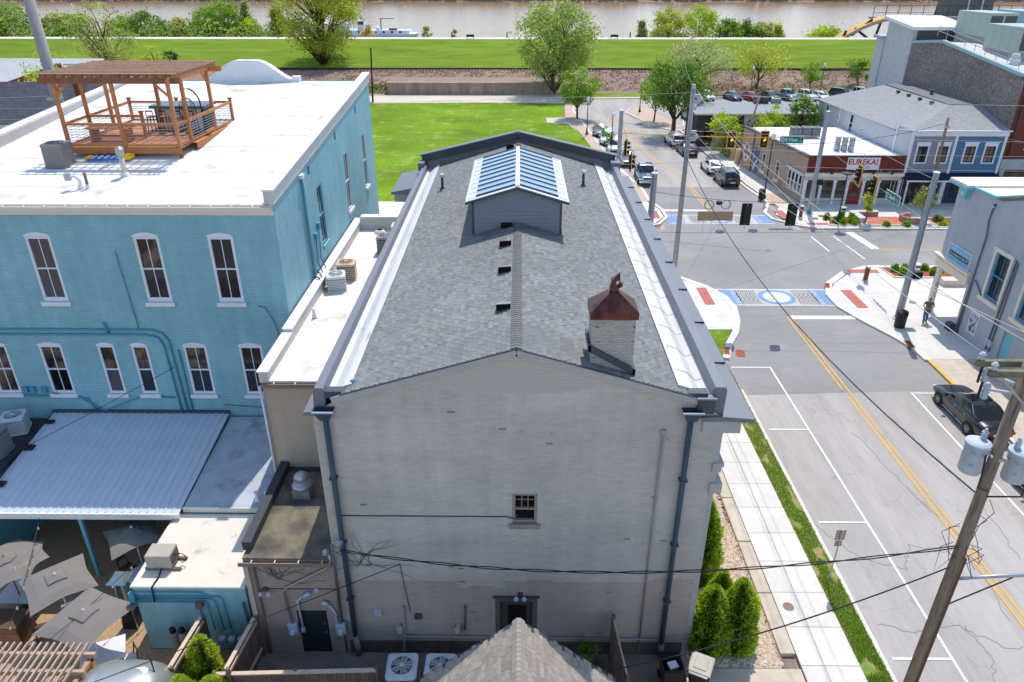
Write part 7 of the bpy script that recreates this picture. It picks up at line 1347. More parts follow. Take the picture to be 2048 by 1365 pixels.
wire('white guy wire from lavender shop pole down to the right', sag((39.5, 69.6, 8.0), (62, 60, 4.5), .1)); wire('black twisted wire pair between bleached pole and lavender shop pole', sag((W1[0], W1[1], 10.4), (39.5, 69.6, 8.2), 1.0), .02, wirem)
wire('pale wire from near right signal pole to the cafe pole', sag((Rp[0], Rp[1], 9.5), (FRp[0], FRp[1], 8.9), .25)); wire('lower pale wire between the two right signal poles', sag((Rp[0], Rp[1], 7.0), (FRp[0], FRp[1], 6.6), .1))
wire('span wire holding the two dark signals over near crosswalk', sag((*NLp, 8.8), (*Rp, 8.9), .75), .014, wirem); wire('lower tether wire under the two dark signals', sag((*NLp, 6.2), (*Rp, 6.3), .1), .01, wirem)
wire('span wire holding the yellow framed signals over far crosswalk', sag((*FLp, 8.9), (*FRp, 8.9), .7), .014, wirem); wire('lower tether wire under the yellow framed signals', sag((*FLp, 6.5), (*FRp, 6.5), .1), .01, wirem)
wire('span wire between the two left signal poles', sag((*NLp, 9.2), (*FLp, 9.2), .6), .014, wirem)
wire('yellow cable stretched across the far side of Bank Street', sag((8.9, 65.8, 8.0), (22.0, 62, 8.4), .1), .035, yellowp)
sc_ = thing('service_cable', 'thick twisted black service cable from foreground pole to the annex', 'wire', (-5.5, 17.05, 5.0), 'overhead wires')
for ph in (0, math.pi): MB().tube([p + Vector((0, .03 * math.sin(i * .5 + ph), .03 * math.cos(i * .5 + ph))) for i, p in enumerate(sag((FPx - .2, FPy - .1, 7.8), (-5.5, 17.05, 5.0), .9, 72))], .017, 5).build('strand', wirem, sc_, smooth=True)
wire('black wire from foreground pole to the shingled shed corner', sag((FPx - .2, FPy - .1, 7.1), (2.5, 13.9, 3.6), .35), .02, wirem); wire('thin black wire from the brick wall hook toward the lower left', sag((-3.75, 17.4, 4.1), (-15, 12.0, 3.2), .1), .014, wirem)
wire('thin black wire from blue wall across the metal awning', sag((-14.3, 26.4, 6.2), (-22.5, 20.0, 3.6), .1), .012, wirem); wire('pale wire in front of the dark shingled house', sag((-26.7, 43.7, 14.4), (-60, 40, 14.8), .3)); wire('second pale wire in front of the dark shingled house', sag((-26.7, 43.7, 13.2), (-60, 42, 13.2), .3)); wire('slanting pale wire from the large left pole', sag((-26.7, 43.7, 13.8), (-44, 38, 9.2), .2))
# ================================================================= TRAFFIC SIGNALS and hanging signs
sigb = M('signal_black', rgb(30, 30, 32), .5); sigy = M('signal_yellow', rgb(236, 178, 24), .5); lensr = M('lens_red', rgb(110, 30, 30), .3); lensa = M('lens_amber', rgb(255, 160, 20), .3, emit=1.2); lensg = M('lens_green', rgb(60, 110, 104), .3); lensoff = M('lens_amber_off', rgb(90, 66, 30), .3)
def signal(label, loc, a, zt, amber=True, frame=True):
    """built at the origin facing -Y, then turned"""
    t = thing('traffic_signal', label, 'traffic signal', (0, 0, 0), 'traffic signals hung over the crossing')
    MB().box(-.17, .17, -.02, .18, -.55, .55).build('housing', sigb, t, bevel=.02)
    MB().box(-.32, .32, .0, .02, -.7, .7).build('backplate', sigb, t)
    if frame: MB().box(-.4, -.32, -.01, .03, -.78, .78).box(.32, .4, -.01, .03, -.78, .78).box(-.32, .32, -.01, .03, .7, .78).box(-.32, .32, -.01, .03, -.78, -.7).build('reflective_border', sigy, t)
    for k, (z, m_) in enumerate(((.36, lensr), (0, lensa if amber else lensoff), (-.36, lensg))):
        MB().tube([(0, -.03, z), (0, -.05, z)], .15, 18).build('lens', m_, t)
        v = MB(); 
        for i in range(10):
            a0, a1 = R(-20 + 22 * i), R(-20 + 22 * (i + 1)); v.quad((.16 * math.cos(a0), -.02, z + .16 * math.sin(a0)), (.16 * math.cos(a1), -.02, z + .16 * math.sin(a1)), (.16 * math.cos(a1), -.28, z + .16 * math.sin(a1)), (.16 * math.cos(a0), -.28, z + .16 * math.sin(a0)))
        v.build('visor', sigb, t, fix=False)
    MB().beam((0, .08, .55), (0, .08, zt - loc[2]), .04, .04).build('hanger', galv, t); MB().beam((0, .08, -.55), (0, .08, -.95), .035, .035).build('tether', galv, t)
    t.location = loc; t.rotation_euler = (0, 0, a); return t
signal('left of the two dark signal backs over the near crosswalk', (14.1, 44.1, 7.35), math.pi, 8.2, frame=False, amber=False); signal('right of the two dark signal backs over the near crosswalk', (16.95, 44.15, 7.3), math.pi, 8.2, frame=False, amber=False)
signal('left yellow bordered signal showing amber beyond Main Street', (18.98, 66.5, 7.3), 0, 8.4); signal('right yellow bordered signal showing amber beyond Main Street', (22.0, 66.8, 7.25), 0, 8.4)
signal('side on signal in front of the EUREKA! board', (26.2, 56.15, 6.75), -R(90), 8.4, amber=False); signal('lower side on signal left of the green Bank street sign', (26.0, 53.1, 6.7), -R(90), 8.4, amber=False)
signal('side on signal left of the bleached pole farther away', (8.6, 59.3, 8.1), R(90), 8.9, amber=False); signal('side on signal above the parked blue pickup truck', (8.6, 56.3, 7.7), R(90), 8.9, amber=False)
green = M('sign_green', rgb(10, 128, 98), .5)
def street_sign(label, word, sub, w, loc, a, zt):
    t = thing('street_sign', label, 'street sign', (0, 0, 0)); MB().box(-w / 2, w / 2, -.02, .02, -.33, .33).build('panel', whitetrim, t); MB().box(-w / 2 + .03, w / 2 - .03, -.026, -.021, -.3, .3).build('face', green, t)
    text(word, .42, whitetrim, 'lettering', t, (-.02, -.032, -.01), (1, 0, 0), (0, 0, 1), bold=.008); text('ST', .16, whitetrim, 'lettering', t, (w / 2 - .26, -.032, .16), (1, 0, 0), (0, 0, 1)); text(sub, .17, whitetrim, 'lettering', t, (w / 2 - .28, -.032, -.15), (1, 0, 0), (0, 0, 1))
    MB().tube([(-w / 2 + .26, -.03, 0), (-w / 2 + .26, -.035, 0)], .19, 20).build('seal', M('seal_blue', rgb(190, 206, 230), .6), t); MB().tube([(-w / 2 + .26, -.036, 0), (-w / 2 + .26, -.039, 0)], .12, 20).build('seal_centre', cwb, t)
    for k in range(4): x = -w / 2 + .3 + k * (w - .6) / 3; MB().beam((x, .03, .33), (x, .03, zt), .025, .025).build('hanger', galv, t); MB().beam((x, .03, -.33), (x, .03, -.75), .025, .025).build('tether', galv, t)
    t.location = loc; t.rotation_euler = (0, 0, a); return t
street_sign('green E Main St street sign hanging over the far crossing', 'E Main', '400', 2.15, (24.6, 67.2, 7.15), 0, 1.3); street_sign('green Bank St street sign hanging side on at right', 'Bank', '100', 2.1, (26.0, 50.0, 6.75), -R(90), 1.5)
sbk = thing('street_sign', 'tan back of a street sign hanging over the near crossing', 'street sign', (12.2, 44.05, 7.25)); MB().box(11.12, 13.29, 44.03, 44.06, 6.95, 7.55).build('panel', M('sign_back_tan', rgb(176, 148, 116), .7, .08, 3, stretch=(6, 1, .5)), sbk, bevel=.01)
for x in (11.5, 12.0, 12.5, 12.95): MB().beam((x, 44.0, 7.55), (x, 44.0, 8.1), .02, .02).build('hanger', galv, sbk); MB().beam((x, 44.0, 6.95), (x, 44.0, 6.2), .02, .02).build('tether', galv, sbk)
cl = thing('cable_coil', 'two loops of spare cable hanging on the near span wire', 'cable', (12.5, 44, 8.0))
for x in (11.7, 12.75): MB().tube([(x + .28 * math.cos(R(a)), 43.95, 8.0 + .28 * math.sin(R(a))) for a in range(0, 361, 24)], .02, 6).build('loop', wirem, cl, smooth=True)
MB().lathe((12.3, 43.95, 8.0), [(.1, 0), (.18, .05), (.18, .2), (.1, .25)], 10).build('splice_case', blk, cl)
ps_ = thing('parking_sign', 'back of a parking sign on a thin post in the verge', 'sign', (11.8, 20.66, 0)); MB().tube([(11.8, 20.66, 0), (11.86, 20.66, 2.75)], .028, 8).build('post', galv, ps_); MB().box(11.66, 12.02, 20.69, 20.7, 2.25, 2.72).build('panel', M('sign_back', rgb(164, 150, 132), .6), ps_); MB().box(11.7, 11.96, 20.69, 20.7, 1.95, 2.22).build('lower_panel', MATS['sign_back'], ps_)
# ================================================================= LAMP POSTS, BINS, BOLLARDS, BENCHES
blkp = M('lamp_black', rgb(34, 32, 32), .5, .1, 3); globe = M('lamp_globe', rgb(232, 232, 234), .3)
for k, (x, y, h, lb) in enumerate(((9.45, 104.4, 4.9, 'at the lawn edge by the small maple'), (19.5, 122.6, 5.0, 'on the traffic island'), (11.0, 88.5, 5.6, 'beside the parked white cars'), (22.9, 99.0, 5.0, 'at the restaurant corner'), (24.9, 73.0, 6.3, 'by the bin at the cafe side wall'), (41.9, 138.9, 5.0, 'in the car park among the parked cars'), (55.6, 141.8, 5.2, 'at the far right of the car park'), (29.1, 64.6, 5.0, 'rising from the far planting bed'))):
    t = thing('lamp_post', 'black lamp post with white globe ' + lb, 'lamp post', (x, y, .12), 'black globe lamp posts'); MB().lathe((x, y, .1), [(.22, 0), (.2, .25), (.12, .4), (.09, .9), (.06, 1.1), (.05, h - .5), (.1, h - .42), (.12, h - .3)], 12).build('post', blkp, t, smooth=True)
    if k == 7: MB().lathe((x, y, h - .35), [(.3, 0), (.5, .1), (.5, .16), (.1, .2)], 14).build('shade', blkp, t)
    else: MB().lathe((x, y, h - .32), [(.12, 0), (.23, .2), (.25, .4), (.16, .56), (.05, .64)], 14).build('globe', globe, t, smooth=True); MB().lathe((x, y, h + .3), [(.06, 0), (.02, .1)], 8).build('finial', blkp, t)
def litter(lb, x, y, m_, h=1.0, r=.3):
    t = thing('litter_bin', lb, 'litter bin', (x, y, .12)); MB().lathe((x, y, .12), [(r * .9, 0), (r, .08), (r, h * .72), (r * 1.06, h * .76), (r * 1.06, h * .95), (r * .8, h)], 18).build('body', m_, t); MB().lathe((x, y, .12 + h * .72), [(r * 1.03, 0), (r * 1.08, .03), (r * 1.03, .06)], 18).build('band', boxgrey if m_ is not blkp else blk, t)
    MB().obox((x, y - r * 1.02, .12 + h * .84), r, .05, h * .12, 0).build('opening', blk, t); return t
litter('dark ribbed litter bin at foot of the near right signal pole', 24.85, 43.1, blkp, 1.15, .34); litter('dark ribbed litter bin beside the cafe side wall', 24.5, 72.6, blkp, 1.05, .3); litter('pale green litter bin behind the far round shrubs', 30.2, 66.5, M('bin_sage', rgb(186, 196, 176), .6), 1.05); litter('white litter bin in the near right planting bed', 30.0, 51.9, acwhite, 1.05)
rustb = M('corten', rgb(128, 76, 58), .85, .2, 5)
for x, y, lb in ((26.3, 66.3, 'by the far right signal pole'), (25.9, 50.9, 'on the near right corner')):
    t = thing('bollard', 'rusty square bollard light ' + lb, 'bollard', (x, y, .12)); MB().box(x - .16, x + .16, y - .16, y + .16, .12, .26).build('foot', galv, t); MB().box(x - .13, x + .13, y - .13, y + .13, .26, 1.25).build('post', rustb, t, bevel=.02); MB().box(x - .15, x + .15, y - .15, y + .15, 1.25, 1.33).build('cap', creamt, t)
stonem = M('bench_stone', rgb(206, 196, 188), .85, .08, 2, bump=.2); pinks = M('pink_stone', rgb(176, 136, 126), .85, .12, 3, bump=.3, rnd=.1)
for lb, x0, x1, y0, y1, m_ in (('pale stone bench beside the young maple', 31.2, 31.8, 64.9, 67.3, stonem), ('pink stone bench at the back of the brick plaza', 31.9, 33.8, 66.9, 67.4, pinks), ('white stone block bench on the near right corner', 31.2, 32.9, 49.9, 50.6, stonem)):
    t = thing('stone_bench', lb, 'bench', ((x0 + x1) / 2, (y0 + y1) / 2, .12)); MB().box(x0, x1, y0, y1, .12, .5).build('plinth', m_, t); MB().box(x0 - .04, x1 + .04, y0 - .04, y1 + .04, .5, .6).build('seat', stonem, t, bevel=.02)
bp_ = thing('brick_plaza', 'small red brick paved plaza between the far benches', 'paving', (33.6, 65.6, .12)); rng = random.Random(2)
for i in range(10):
    for j in range(7): MB().box(31.95 + i * .36, 32.3 + i * .36, 64.3 + j * .36, 64.65 + j * .36, .1, .135 + rng.uniform(0, .004)).build('paver', brickpave, bp_)
pl_ = thing('stone_planter', 'low curved pink stone planter wall right of the plaza', 'planter', (36.6, 65.4, .12))
for k in range(9): a = R(110 + k * 20); MB().obox((36.9 + 1.5 * math.cos(a), 65.6 + 1.0 * math.sin(a), .38), .55, .3, .5, a + R(90)).build('stone', pinks, pl_, bevel=.03)
def bed(pts, name='planting_bed'): struct(MB().prism(pts, .0, .16).build(name, mulchm)); kerb([*pts, pts[0]], .14, kerbm, .2)
bed([(28.2, 64.2), (31.2, 64.0), (31.6, 66.6), (28.9, 66.6)]); bed([(31.7, 63.8), (35.6, 63.75), (35.4, 64.25), (31.8, 64.25)]); bed([(37.9, 63.7), (46, 63.7), (46, 66.4), (37.9, 66.4)]); bed([(28.4, 51.6), (34.5, 51.6), (34.5, 53.6), (28.2, 53.6)])
for x, y, lb in ((7.2, 183.5, 'left'), (-1.5 - 10, 183.5, 'far left'), (22.0, 183.5, 'right')):
    t = thing('park_bench', 'dark park bench on the levee crown, %s of the big green tree' % lb if lb != 'left' else 'dark park bench on the levee crown in the middle', 'bench', (x, y, 6.2)); MB().box(x - .9, x + .9, y - .2, y + .3, 6.62, 6.7).build('seat', blkp, t); MB().box(x - .9, x + .9, y - .26, y - .2, 6.7, 7.15).build('backrest', blkp, t); [MB().box(x + d - .05, x + d + .05, y - .2, y + .3, 6.2, 6.62).build('leg', blkp, t) for d in (-.8, .8)]
for k, x in enumerate((-3, -30 + 14, 12.2, 26, 35, 47, 57)): t = thing('bollard', 'slim dark bollard number %d from the left along the levee path' % (k + 1) if False else ['slim dark bollard on levee path left of the middle bench', 'slim dark bollard on levee path by the towboat stern', 'slim dark bollard on levee path right of the big tree', 'slim dark bollard below the pale young riverside tree', 'slim dark bollard between the two bushy riverside trees', 'slim dark bollard right of the yellow green riverside tree', 'slim dark bollard left of the arched canopy'][k], 'bollard', (x, 186, 6.2), 'levee path bollards'); MB().lathe((x, 186, 6.2), [(.14, 0), (.14, 1.15), (.16, 1.2), (.1, 1.3)], 8).build('post', blkp, t)
# ================================================================= VEHICLES
tyre = M('tyre_rubber', rgb(34, 33, 33), .8); rimm = M('rim_alloy', rgb(176, 176, 178), .35, metal=.7); carglass = M('car_glass', rgb(26, 30, 34), .03, 0, spec=.8); tail = M('tail_red', rgb(170, 24, 24), .3); head = M('head_clear', rgb(224, 228, 232), .15); chrome = M('chrome', rgb(206, 208, 210), .15, 0, metal=.95); plate = M('plate_white', rgb(226, 228, 232), .5)
o = MB().tube([(-.11, 0, 0), (.11, 0, 0)], .33, 20).build('tyre', tyre); wt = o.data; bpy.data.objects.remove(o)
mb = MB().tube([(-.112, 0, 0), (.118, 0, 0)], .17, 14)
for k in range(10): a = R(36 * k); mb.beam((.12, 0, 0), (.12, .235 * math.cos(a), .235 * math.sin(a)), .012, .05, (1, 0, 0))
o = mb.build('rim', rimm); wr = o.data; bpy.data.objects.remove(o)
KIND = {
 'sedan': dict(L=4.9, W=.93, st=[(-2.45, .74, .42, .72, .86), (-2.3, .86, .32, .82, 1.02), (-1.7, .925, .24, .9, 1.06), (-.6, .935, .2, .93, 1.0), (.8, .935, .2, .91, .98), (1.3, .925, .22, .86, .95), (1.95, .9, .26, .78, .86), (2.32, .82, .3, .66, .74), (2.45, .68, .36, .56, .62)], gh=(-1.8, -.95, .1, 1.2), zr=1.45, wb=(-1.42, 1.42), wr=.34, wx=.66),
 'suv': dict(L=4.7, W=.93, st=[(-2.33, .8, .45, .85, 1.02), (-2.2, .9, .35, .95, 1.06), (-1.5, .93, .28, 1.0, 1.06), (-.3, .935, .26, 1.0, 1.06), (.9, .935, .26, 1.0, 1.05), (1.3, .93, .28, .96, 1.04), (1.95, .9, .32, .9, .98), (2.25, .84, .36, .8, .88), (2.35, .74, .42, .66, .74)], gh=(-2.22, -1.85, .35, 1.1), zr=1.68, wb=(-1.38, 1.4), wr=.36, wx=.72),
 'coupe': dict(L=4.6, W=.92, st=[(-2.28, .74, .42, .74, .9), (-2.1, .87, .3, .86, 1.0), (-1.5, .92, .22, .9, 1.02), (-.5, .93, .2, .88, .95), (.7, .93, .2, .86, .93), (1.3, .92, .22, .82, .9), (1.9, .89, .26, .74, .82), (2.2, .8, .3, .62, .7), (2.3, .66, .36, .54, .6)], gh=(-1.9, -.75, .1, 1.05), zr=1.34, wb=(-1.35, 1.4), wr=.33, wx=.6),
 'pickup': dict(L=5.7, W=.98, st=[(-2.85, .93, .55, .95, 1.06), (-2.6, .97, .45, 1.05, 1.1), (-1.0, .98, .4, 1.05, 1.1), (-.9, .98, .4, 1.1, 1.14), (1.0, .98, .4, 1.12, 1.18), (1.3, .98, .42, 1.08, 1.2), (2.2, .96, .44, 1.02, 1.14), (2.7, .92, .46, .94, 1.04), (2.85, .86, .5, .8, .9)], gh=(-.95, -.75, .55, 1.2), zr=1.86, wb=(-1.8, 1.85), wr=.4, wx=.74)}
def car(label, loc, rz, col, kind, group=None, det=True, rough=.25):
    K = KIND[kind]; t = thing('parked_car' if kind != 'pickup' else 'pickup_truck', label, 'car' if kind != 'pickup' else 'truck', (0, 0, 0), group)
    pm_ = M('car_paint_%d_%d_%d' % tuple(int(c * 255) for c in col), col, rough, .03, 3, metal=.2, coat=1., spec=.5)
    mb = MB(); vs = []; sec = 9
    for (y, w, zl, zs, zt) in K['st']:
        half = [(w * .9, zl), (w * .985, zl + .16), (w, (zl + zs) / 2 + .06), (w * .975, zs), (w * .78, zt), (0, zt + .015)]
        ring = [(x, y, z) for x, z in half] + [(-x, y, z) for x, z in half[-2::-1]]; vs += ring
    n = 11; S_ = len(K['st']); fs = [(i * n + j, (i + 1) * n + j, (i + 1) * n + j + 1, i * n + j + 1) for i in range(S_ - 1) for j in range(n - 1)] + [(i * n, i * n + n - 1, (i + 1) * n + n - 1, (i + 1) * n) for i in range(S_ - 1)]
    mb.add(vs, fs + [tuple(range(n)), tuple(range(S_ * n - 1, (S_ - 1) * n - 1, -1))]); body = mb.build('body', pm_, t, smooth=True); ssm = body.modifiers.new('s', 'SUBSURF'); ssm.levels = 1; ssm.render_levels = 2 if det else 1
    y0, y1, y2, y3 = K['gh']; zr = K['zr']; W = K['W']; wxr = K['wx']
    def topz(y):
        s = K['st']
        for a, b in zip(s[:-1], s[1:]):
            if a[0] <= y <= b[0]: f = (y - a[0]) / (b[0] - a[0]); return a[4] + (b[4] - a[4]) * f
        return s[-1][4]
    b0, b3 = topz(y0) - .03, topz(y3) - .03; bw_ = W * .86; mid = (y1 + y2) / 2
    # cabin: pillars and roof with a slight crown
    B = [(-bw_, y0, b0), (bw_, y0, b0), (bw_, y3, b3), (-bw_, y3, b3)]; Rr = [(-wxr, y1, zr - .03), (wxr, y1, zr - .03), (wxr, y2, zr - .02), (-wxr, y2, zr - .02), (-wxr * .98, mid, zr + .01), (wxr * .98, mid, zr + .01), (0, y1, zr + .01), (0, mid, zr + .05), (0, y2, zr + .02)]
    mb = MB(); V = B + Rr; mb.add(V, [(0, 1, 5, 10, 4), (2, 3, 7, 12, 6), (1, 2, 6, 9, 5), (3, 0, 4, 8, 7), (4, 10, 11, 8), (10, 5, 9, 11), (8, 11, 12, 7), (11, 9, 6, 12)]); mb.build('roof', pm_, t, smooth=False, bevel=.05)
    def pan(name, a, b, c, d, inset=.06, off=.012):
        a, b, c, d = map(Vector, (a, b, c, d)); nrm = (b - a).cross(d - a).normalized(); ctr = (a + b + c + d) / 4
        if nrm.dot(ctr - Vector((0, mid, .7))) < 0: nrm = -nrm
        q = [p + (ctr - p) * inset + nrm * off for p in (a, b, c, d)]; MB().add(q, [(0, 1, 2, 3)]).build(name, carglass, t, fix=False)
    pan('windscreen', B[3], B[2], Rr[2], Rr[3], .08); pan('rear_window', B[0], B[1], Rr[1], Rr[0], .1)
    for s_ in (-1, 1):
        f0 = lambda y: (b0 + (b3 - b0) * (y - y0) / (y3 - y0)); ym = (y1 + y2) / 2 - .05
        lo_ = lambda y, o=.04: (s_ * bw_, y, f0(y) + o); hi_ = lambda y: (s_ * wxr, y, zr - .03)
        if kind != 'coupe': pan('side_window', lo_(y0 + (y1 - y0) * .55), lo_(ym - .04), hi_(ym - .04), hi_(y1 + .08), .1); pan('side_window', lo_(ym + .04), lo_(y3 - .35), hi_(y2 - .05), hi_(ym + .04), .1)
        else: pan('side_window', lo_(y0 + .5), lo_(y3 - .35), hi_(y2 - .05), hi_(y1 + .1), .1)
        m_ = MB().box(min(s_ * (W - .02), s_ * (W + .2)), max(s_ * (W - .02), s_ * (W + .2)), y3 - .5, y3 - .36, f0(y3) + .02, f0(y3) + .17).build('mirror', pm_, t, bevel=.02)
        for y in K['wb']:
            w_ = inst(wt, t, (s_ * (W - .1), y, K['wr']), scale=(1, K['wr'] / .33, K['wr'] / .33), name='wheel'); inst(wr, w_, (s_ * (W - .1), y, K['wr']), name='rim'); w_.children if False else None
            rm = [c for c in COL.objects if c.parent is w_][0]; rm.location = (0, 0, 0); rm.scale = (s_, 1, 1)
            MB().tube([(s_ * (W - .03), y, K['wr'] + .02), (s_ * (W + .004), y, K['wr'] + .02)], K['wr'] + .07, 20).build('wheel_arch', sigb, t)
        s0 = K['st'][0]; s1 = K['st'][-1]
        MB().box(min(s_ * s0[1] * .5, s_ * s0[1] * 1.03), max(s_ * s0[1] * .5, s_ * s0[1] * 1.03), s0[0] - .015, s0[0] + .1, s0[3] - .04, s0[4] - .06).build('tail_light', tail, t); MB().box(min(s_ * s1[1] * .55, s_ * s1[1] * 1.1), max(s_ * s1[1] * .55, s_ * s1[1] * 1.1), s1[0] - .12, s1[0] + .012, s1[3] - .04, s1[4] + .0).build('headlight', head, t)
        if det: MB().box(min(s_ * (W - .02), s_ * (W + .008)), max(s_ * (W - .02), s_ * (W + .008)), ym - .55, ym - .37, .86 * (1 if zr < 1.5 else 1.08), .89 * (1 if zr < 1.5 else 1.08)).box(min(s_ * (W - .02), s_ * (W + .008)), max(s_ * (W - .02), s_ * (W + .008)), ym + .35, ym + .53, .84 * (1 if zr < 1.5 else 1.08), .87 * (1 if zr < 1.5 else 1.08)).build('door_handle', chrome, t); MB().beam((s_ * (W - .02), K['wb'][0] + .45, .28), (s_ * (W - .02), K['wb'][1] - .45, .28), .03, .04).build('sill_trim', chrome, t)
    s0 = K['st'][0]; s1 = K['st'][-1]
    MB().box(-.26, .26, s0[0] - .012, s0[0] + .02, s0[2] + .12, s0[2] + .25).build('number_plate', plate, t); MB().box(-s1[1] * .6, s1[1] * .6, s1[0] - .05, s1[0] + .012, s1[2] + .05, s1[3] - .02).build('grille', blk if kind != 'pickup' else chrome, t)
    if kind == 'pickup':
        MB().box(-.8, .8, -2.7, -1.05, 1.0, 1.115).build('bed_liner', sigb, t); MB().box(-.9, .9, 2.82, 2.95, .48, .68).build('bumper', chrome, t)
    if kind == 'sedan' and det: MB().box(-.5, .5, mid - .15, y2 - .12, zr + .022, zr + .045).build('sunroof', carglass, t); [MB().beam((s_ * bw_ * .985, y0 + .45, b0 + .14), (s_ * wxr * 1.02, y1 + .05, zr - .04), .02, .03).build('window_trim', chrome, t) for s_ in (-1, 1)]
    if kind == 'suv': [MB().beam((s_ * wxr * .9, y1 + .1, zr + .05), (s_ * wxr * .9, y2 - .1, zr + .05), .04, .04).build('roof_rail', blk, t) for s_ in (-1, 1)]
    t.location = loc; t.rotation_euler = (0, 0, rz); return t
gP = 'cars parked along Bank Street'; gL = 'cars in the far car park'
car('black sedan parked at the right kerb near the grey shop', (23.52, 32.35, .006), 0.0, rgb(26, 26, 30), 'sedan', gP); car('dark red car cut off at the right edge behind the transformers', (23.5, 25.6, .006), 0.0, rgb(132, 34, 36), 'suv', gP)
car('dark blue pickup truck facing the camera at the left kerb', (13.9, 80.2, .012), math.pi - .05, rgb(34, 52, 92), 'pickup', gP); car('bronze grey sedan behind the blue pickup', (12.95, 88.2, .006), math.pi - .12, rgb(84, 84, 84), 'sedan', gP); car('white SUV second in the left row of parked cars', (12.2, 94.4, .006), math.pi - .12, rgb(226, 228, 228), 'suv', gP); car('white SUV farther along the left kerb reflecting the sun', (11.75, 99.6, .006), math.pi - .1, rgb(214, 220, 222), 'suv', gP); car('dark green grey car under the lamp, last in the left row', (11.3, 105.2, .006), math.pi - .1, rgb(66, 76, 66), 'sedan', gP)
car('black SUV parked nearest on the far right kerb', (22.6, 79.2, .012), .04, rgb(24, 26, 32), 'suv', gP); car('white coupe in front of the black SUV', (22.3, 84.4, .006), .03, rgb(232, 232, 234), 'coupe', gP); car('dark grey sedan parked beside the restaurant corner', (21.2, 93.4, .006), .06, rgb(44, 44, 48), 'sedan', gP); car('white SUV parked beneath the street tree', (20.6, 98.6, .006), .08, rgb(224, 226, 230), 'suv', gP)
for x, y, c, kd, lb in ((33.0, 136.2, (220, 222, 226), 'suv', 'white SUV at the left end of the far car park row'), (37.9, 136.6, (52, 74, 104), 'sedan', 'blue sedan in the far car park row'), (41.0, 136.2, (168, 40, 44), 'sedan', 'red car in the far car park row'), (44.4, 136.6, (30, 34, 48), 'sedan', 'black sedan right of the red car'), (47.5, 136.8, (120, 136, 150), 'pickup', 'blue grey pickup in the far car park row'), (50.6, 136.6, (226, 228, 230), 'pickup', 'white pickup right of the blue grey pickup'), (53.4, 136.8, (222, 222, 222), 'sedan', 'white sedan at right of the pickups'), (58.2, 139, (24, 28, 40), 'suv', 'black SUV partly behind the duplex roof'), (61.5, 139.6, (214, 216, 218), 'pickup', 'white pickup behind the duplex roof')):
    car(lb, (x, y - .8, .006), math.pi + (.25 if x < 57 else .6), rgb(*c), kd, gL, det=False)
car('dark car in the lot beside the restaurant corner', (26.4, 116.5, .006), .1, rgb(40, 42, 48), 'suv', gL, det=False)
# ================================================================= MAN walking on the corner
def skin(name, verts, edges, mat, parent, sub=2):
    me = bpy.data.meshes.new(name); me.from_pydata([v[:3] for v in verts], edges, []); o = bpy.data.objects.new(name, me); COL.objects.link(o); o.parent = parent
    md = o.modifiers.new('skin', 'SKIN'); me.skin_vertices or me.attributes
    for v, s in zip(verts, me.skin_vertices[0].data): s.radius = (v[3], v[4] if len(v) > 4 else v[3])
    me.skin_vertices[0].data[0].use_root = True; ss_ = o.modifiers.new('sub', 'SUBSURF'); ss_.levels = sub; ss_.render_levels = sub
    me.materials.append(mat); md.use_smooth_shade = True; return o
mn = thing('person', 'man in green shirt and blue jeans walking with hands at his pockets', 'person', (26.85, 43.85, .12))
skinm = M('skin_tone', rgb(178, 130, 108), .6, .05, 6); shirt = M('green_shirt', rgb(98, 116, 74), .9, .12, 10); jeans = M('blue_jeans', rgb(86, 106, 138), .9, .12, 10); hairm = M('hair_grey_brown', rgb(96, 78, 68), .9)
V = [(0, 0, .95, .15, .11), (0, 0, 1.2, .16, .11), (0, 0, 1.4, .17, .1), (0, 0, 1.5, .06, .06), (0, .02, 1.6, .085, .1), (0, .02, 1.72, .075, .09), (.2, 0, 1.42, .055, .055), (.33, -.06, 1.18, .045, .045), (.2, .1, 1.0, .035, .035), (-.2, 0, 1.42, .055, .055), (-.33, -.06, 1.18, .045, .045), (-.2, .1, 1.0, .035, .035), (.1, 0, .85, .095, .095), (.11, .14, .48, .065, .065), (.11, .02, .1, .045, .045), (.11, .16, .04, .045, .035), (-.1, 0, .85, .095, .095), (-.11, -.06, .48, .065, .065), (-.12, -.28, .12, .045, .045), (-.12, -.14, .04, .045, .035)]
E_ = [(0, 1), (1, 2), (2, 3), (3, 4), (4, 5), (2, 6), (6, 7), (7, 8), (2, 9), (9, 10), (10, 11), (0, 12), (12, 13), (13, 14), (14, 15), (0, 16), (16, 17), (17, 18), (18, 19)]
skin('body', V, E_, skinm, mn)
skin('shirt', [(0, 0, .93, .172, .132), (0, 0, 1.2, .178, .128), (0, 0, 1.4, .186, .116), (0, 0, 1.455, .09, .085), (.2, 0, 1.42, .075, .075), (.29, -.03, 1.26, .07, .07), (-.2, 0, 1.42, .075, .075), (-.29, -.03, 1.26, .07, .07)], [(0, 1), (1, 2), (2, 3), (2, 4), (4, 5), (2, 6), (6, 7)], shirt, mn)
skin('jeans', [(0, 0, .92, .158, .122), (.1, 0, .83, .11, .11), (.11, .14, .48, .082, .082), (.11, .03, .1, .066, .066), (-.1, 0, .83, .11, .11), (-.11, -.06, .48, .082, .082), (-.12, -.27, .13, .066, .066)], [(0, 1), (1, 2), (2, 3), (0, 4), (4, 5), (5, 6)], jeans, mn)
skin('hair', [(0, .0, 1.735, .07, .085), (0, -.03, 1.7, .083, .09)], [(0, 1)], hairm, mn)
for s_, y, z in ((1, .12, .0), (-1, -.2, .05)): MB().box(s_ * .115 - .05, s_ * .115 + .05, y - .12, y + .16, z, z + .09).build('shoe', blk, None, bevel=.03).parent = mn
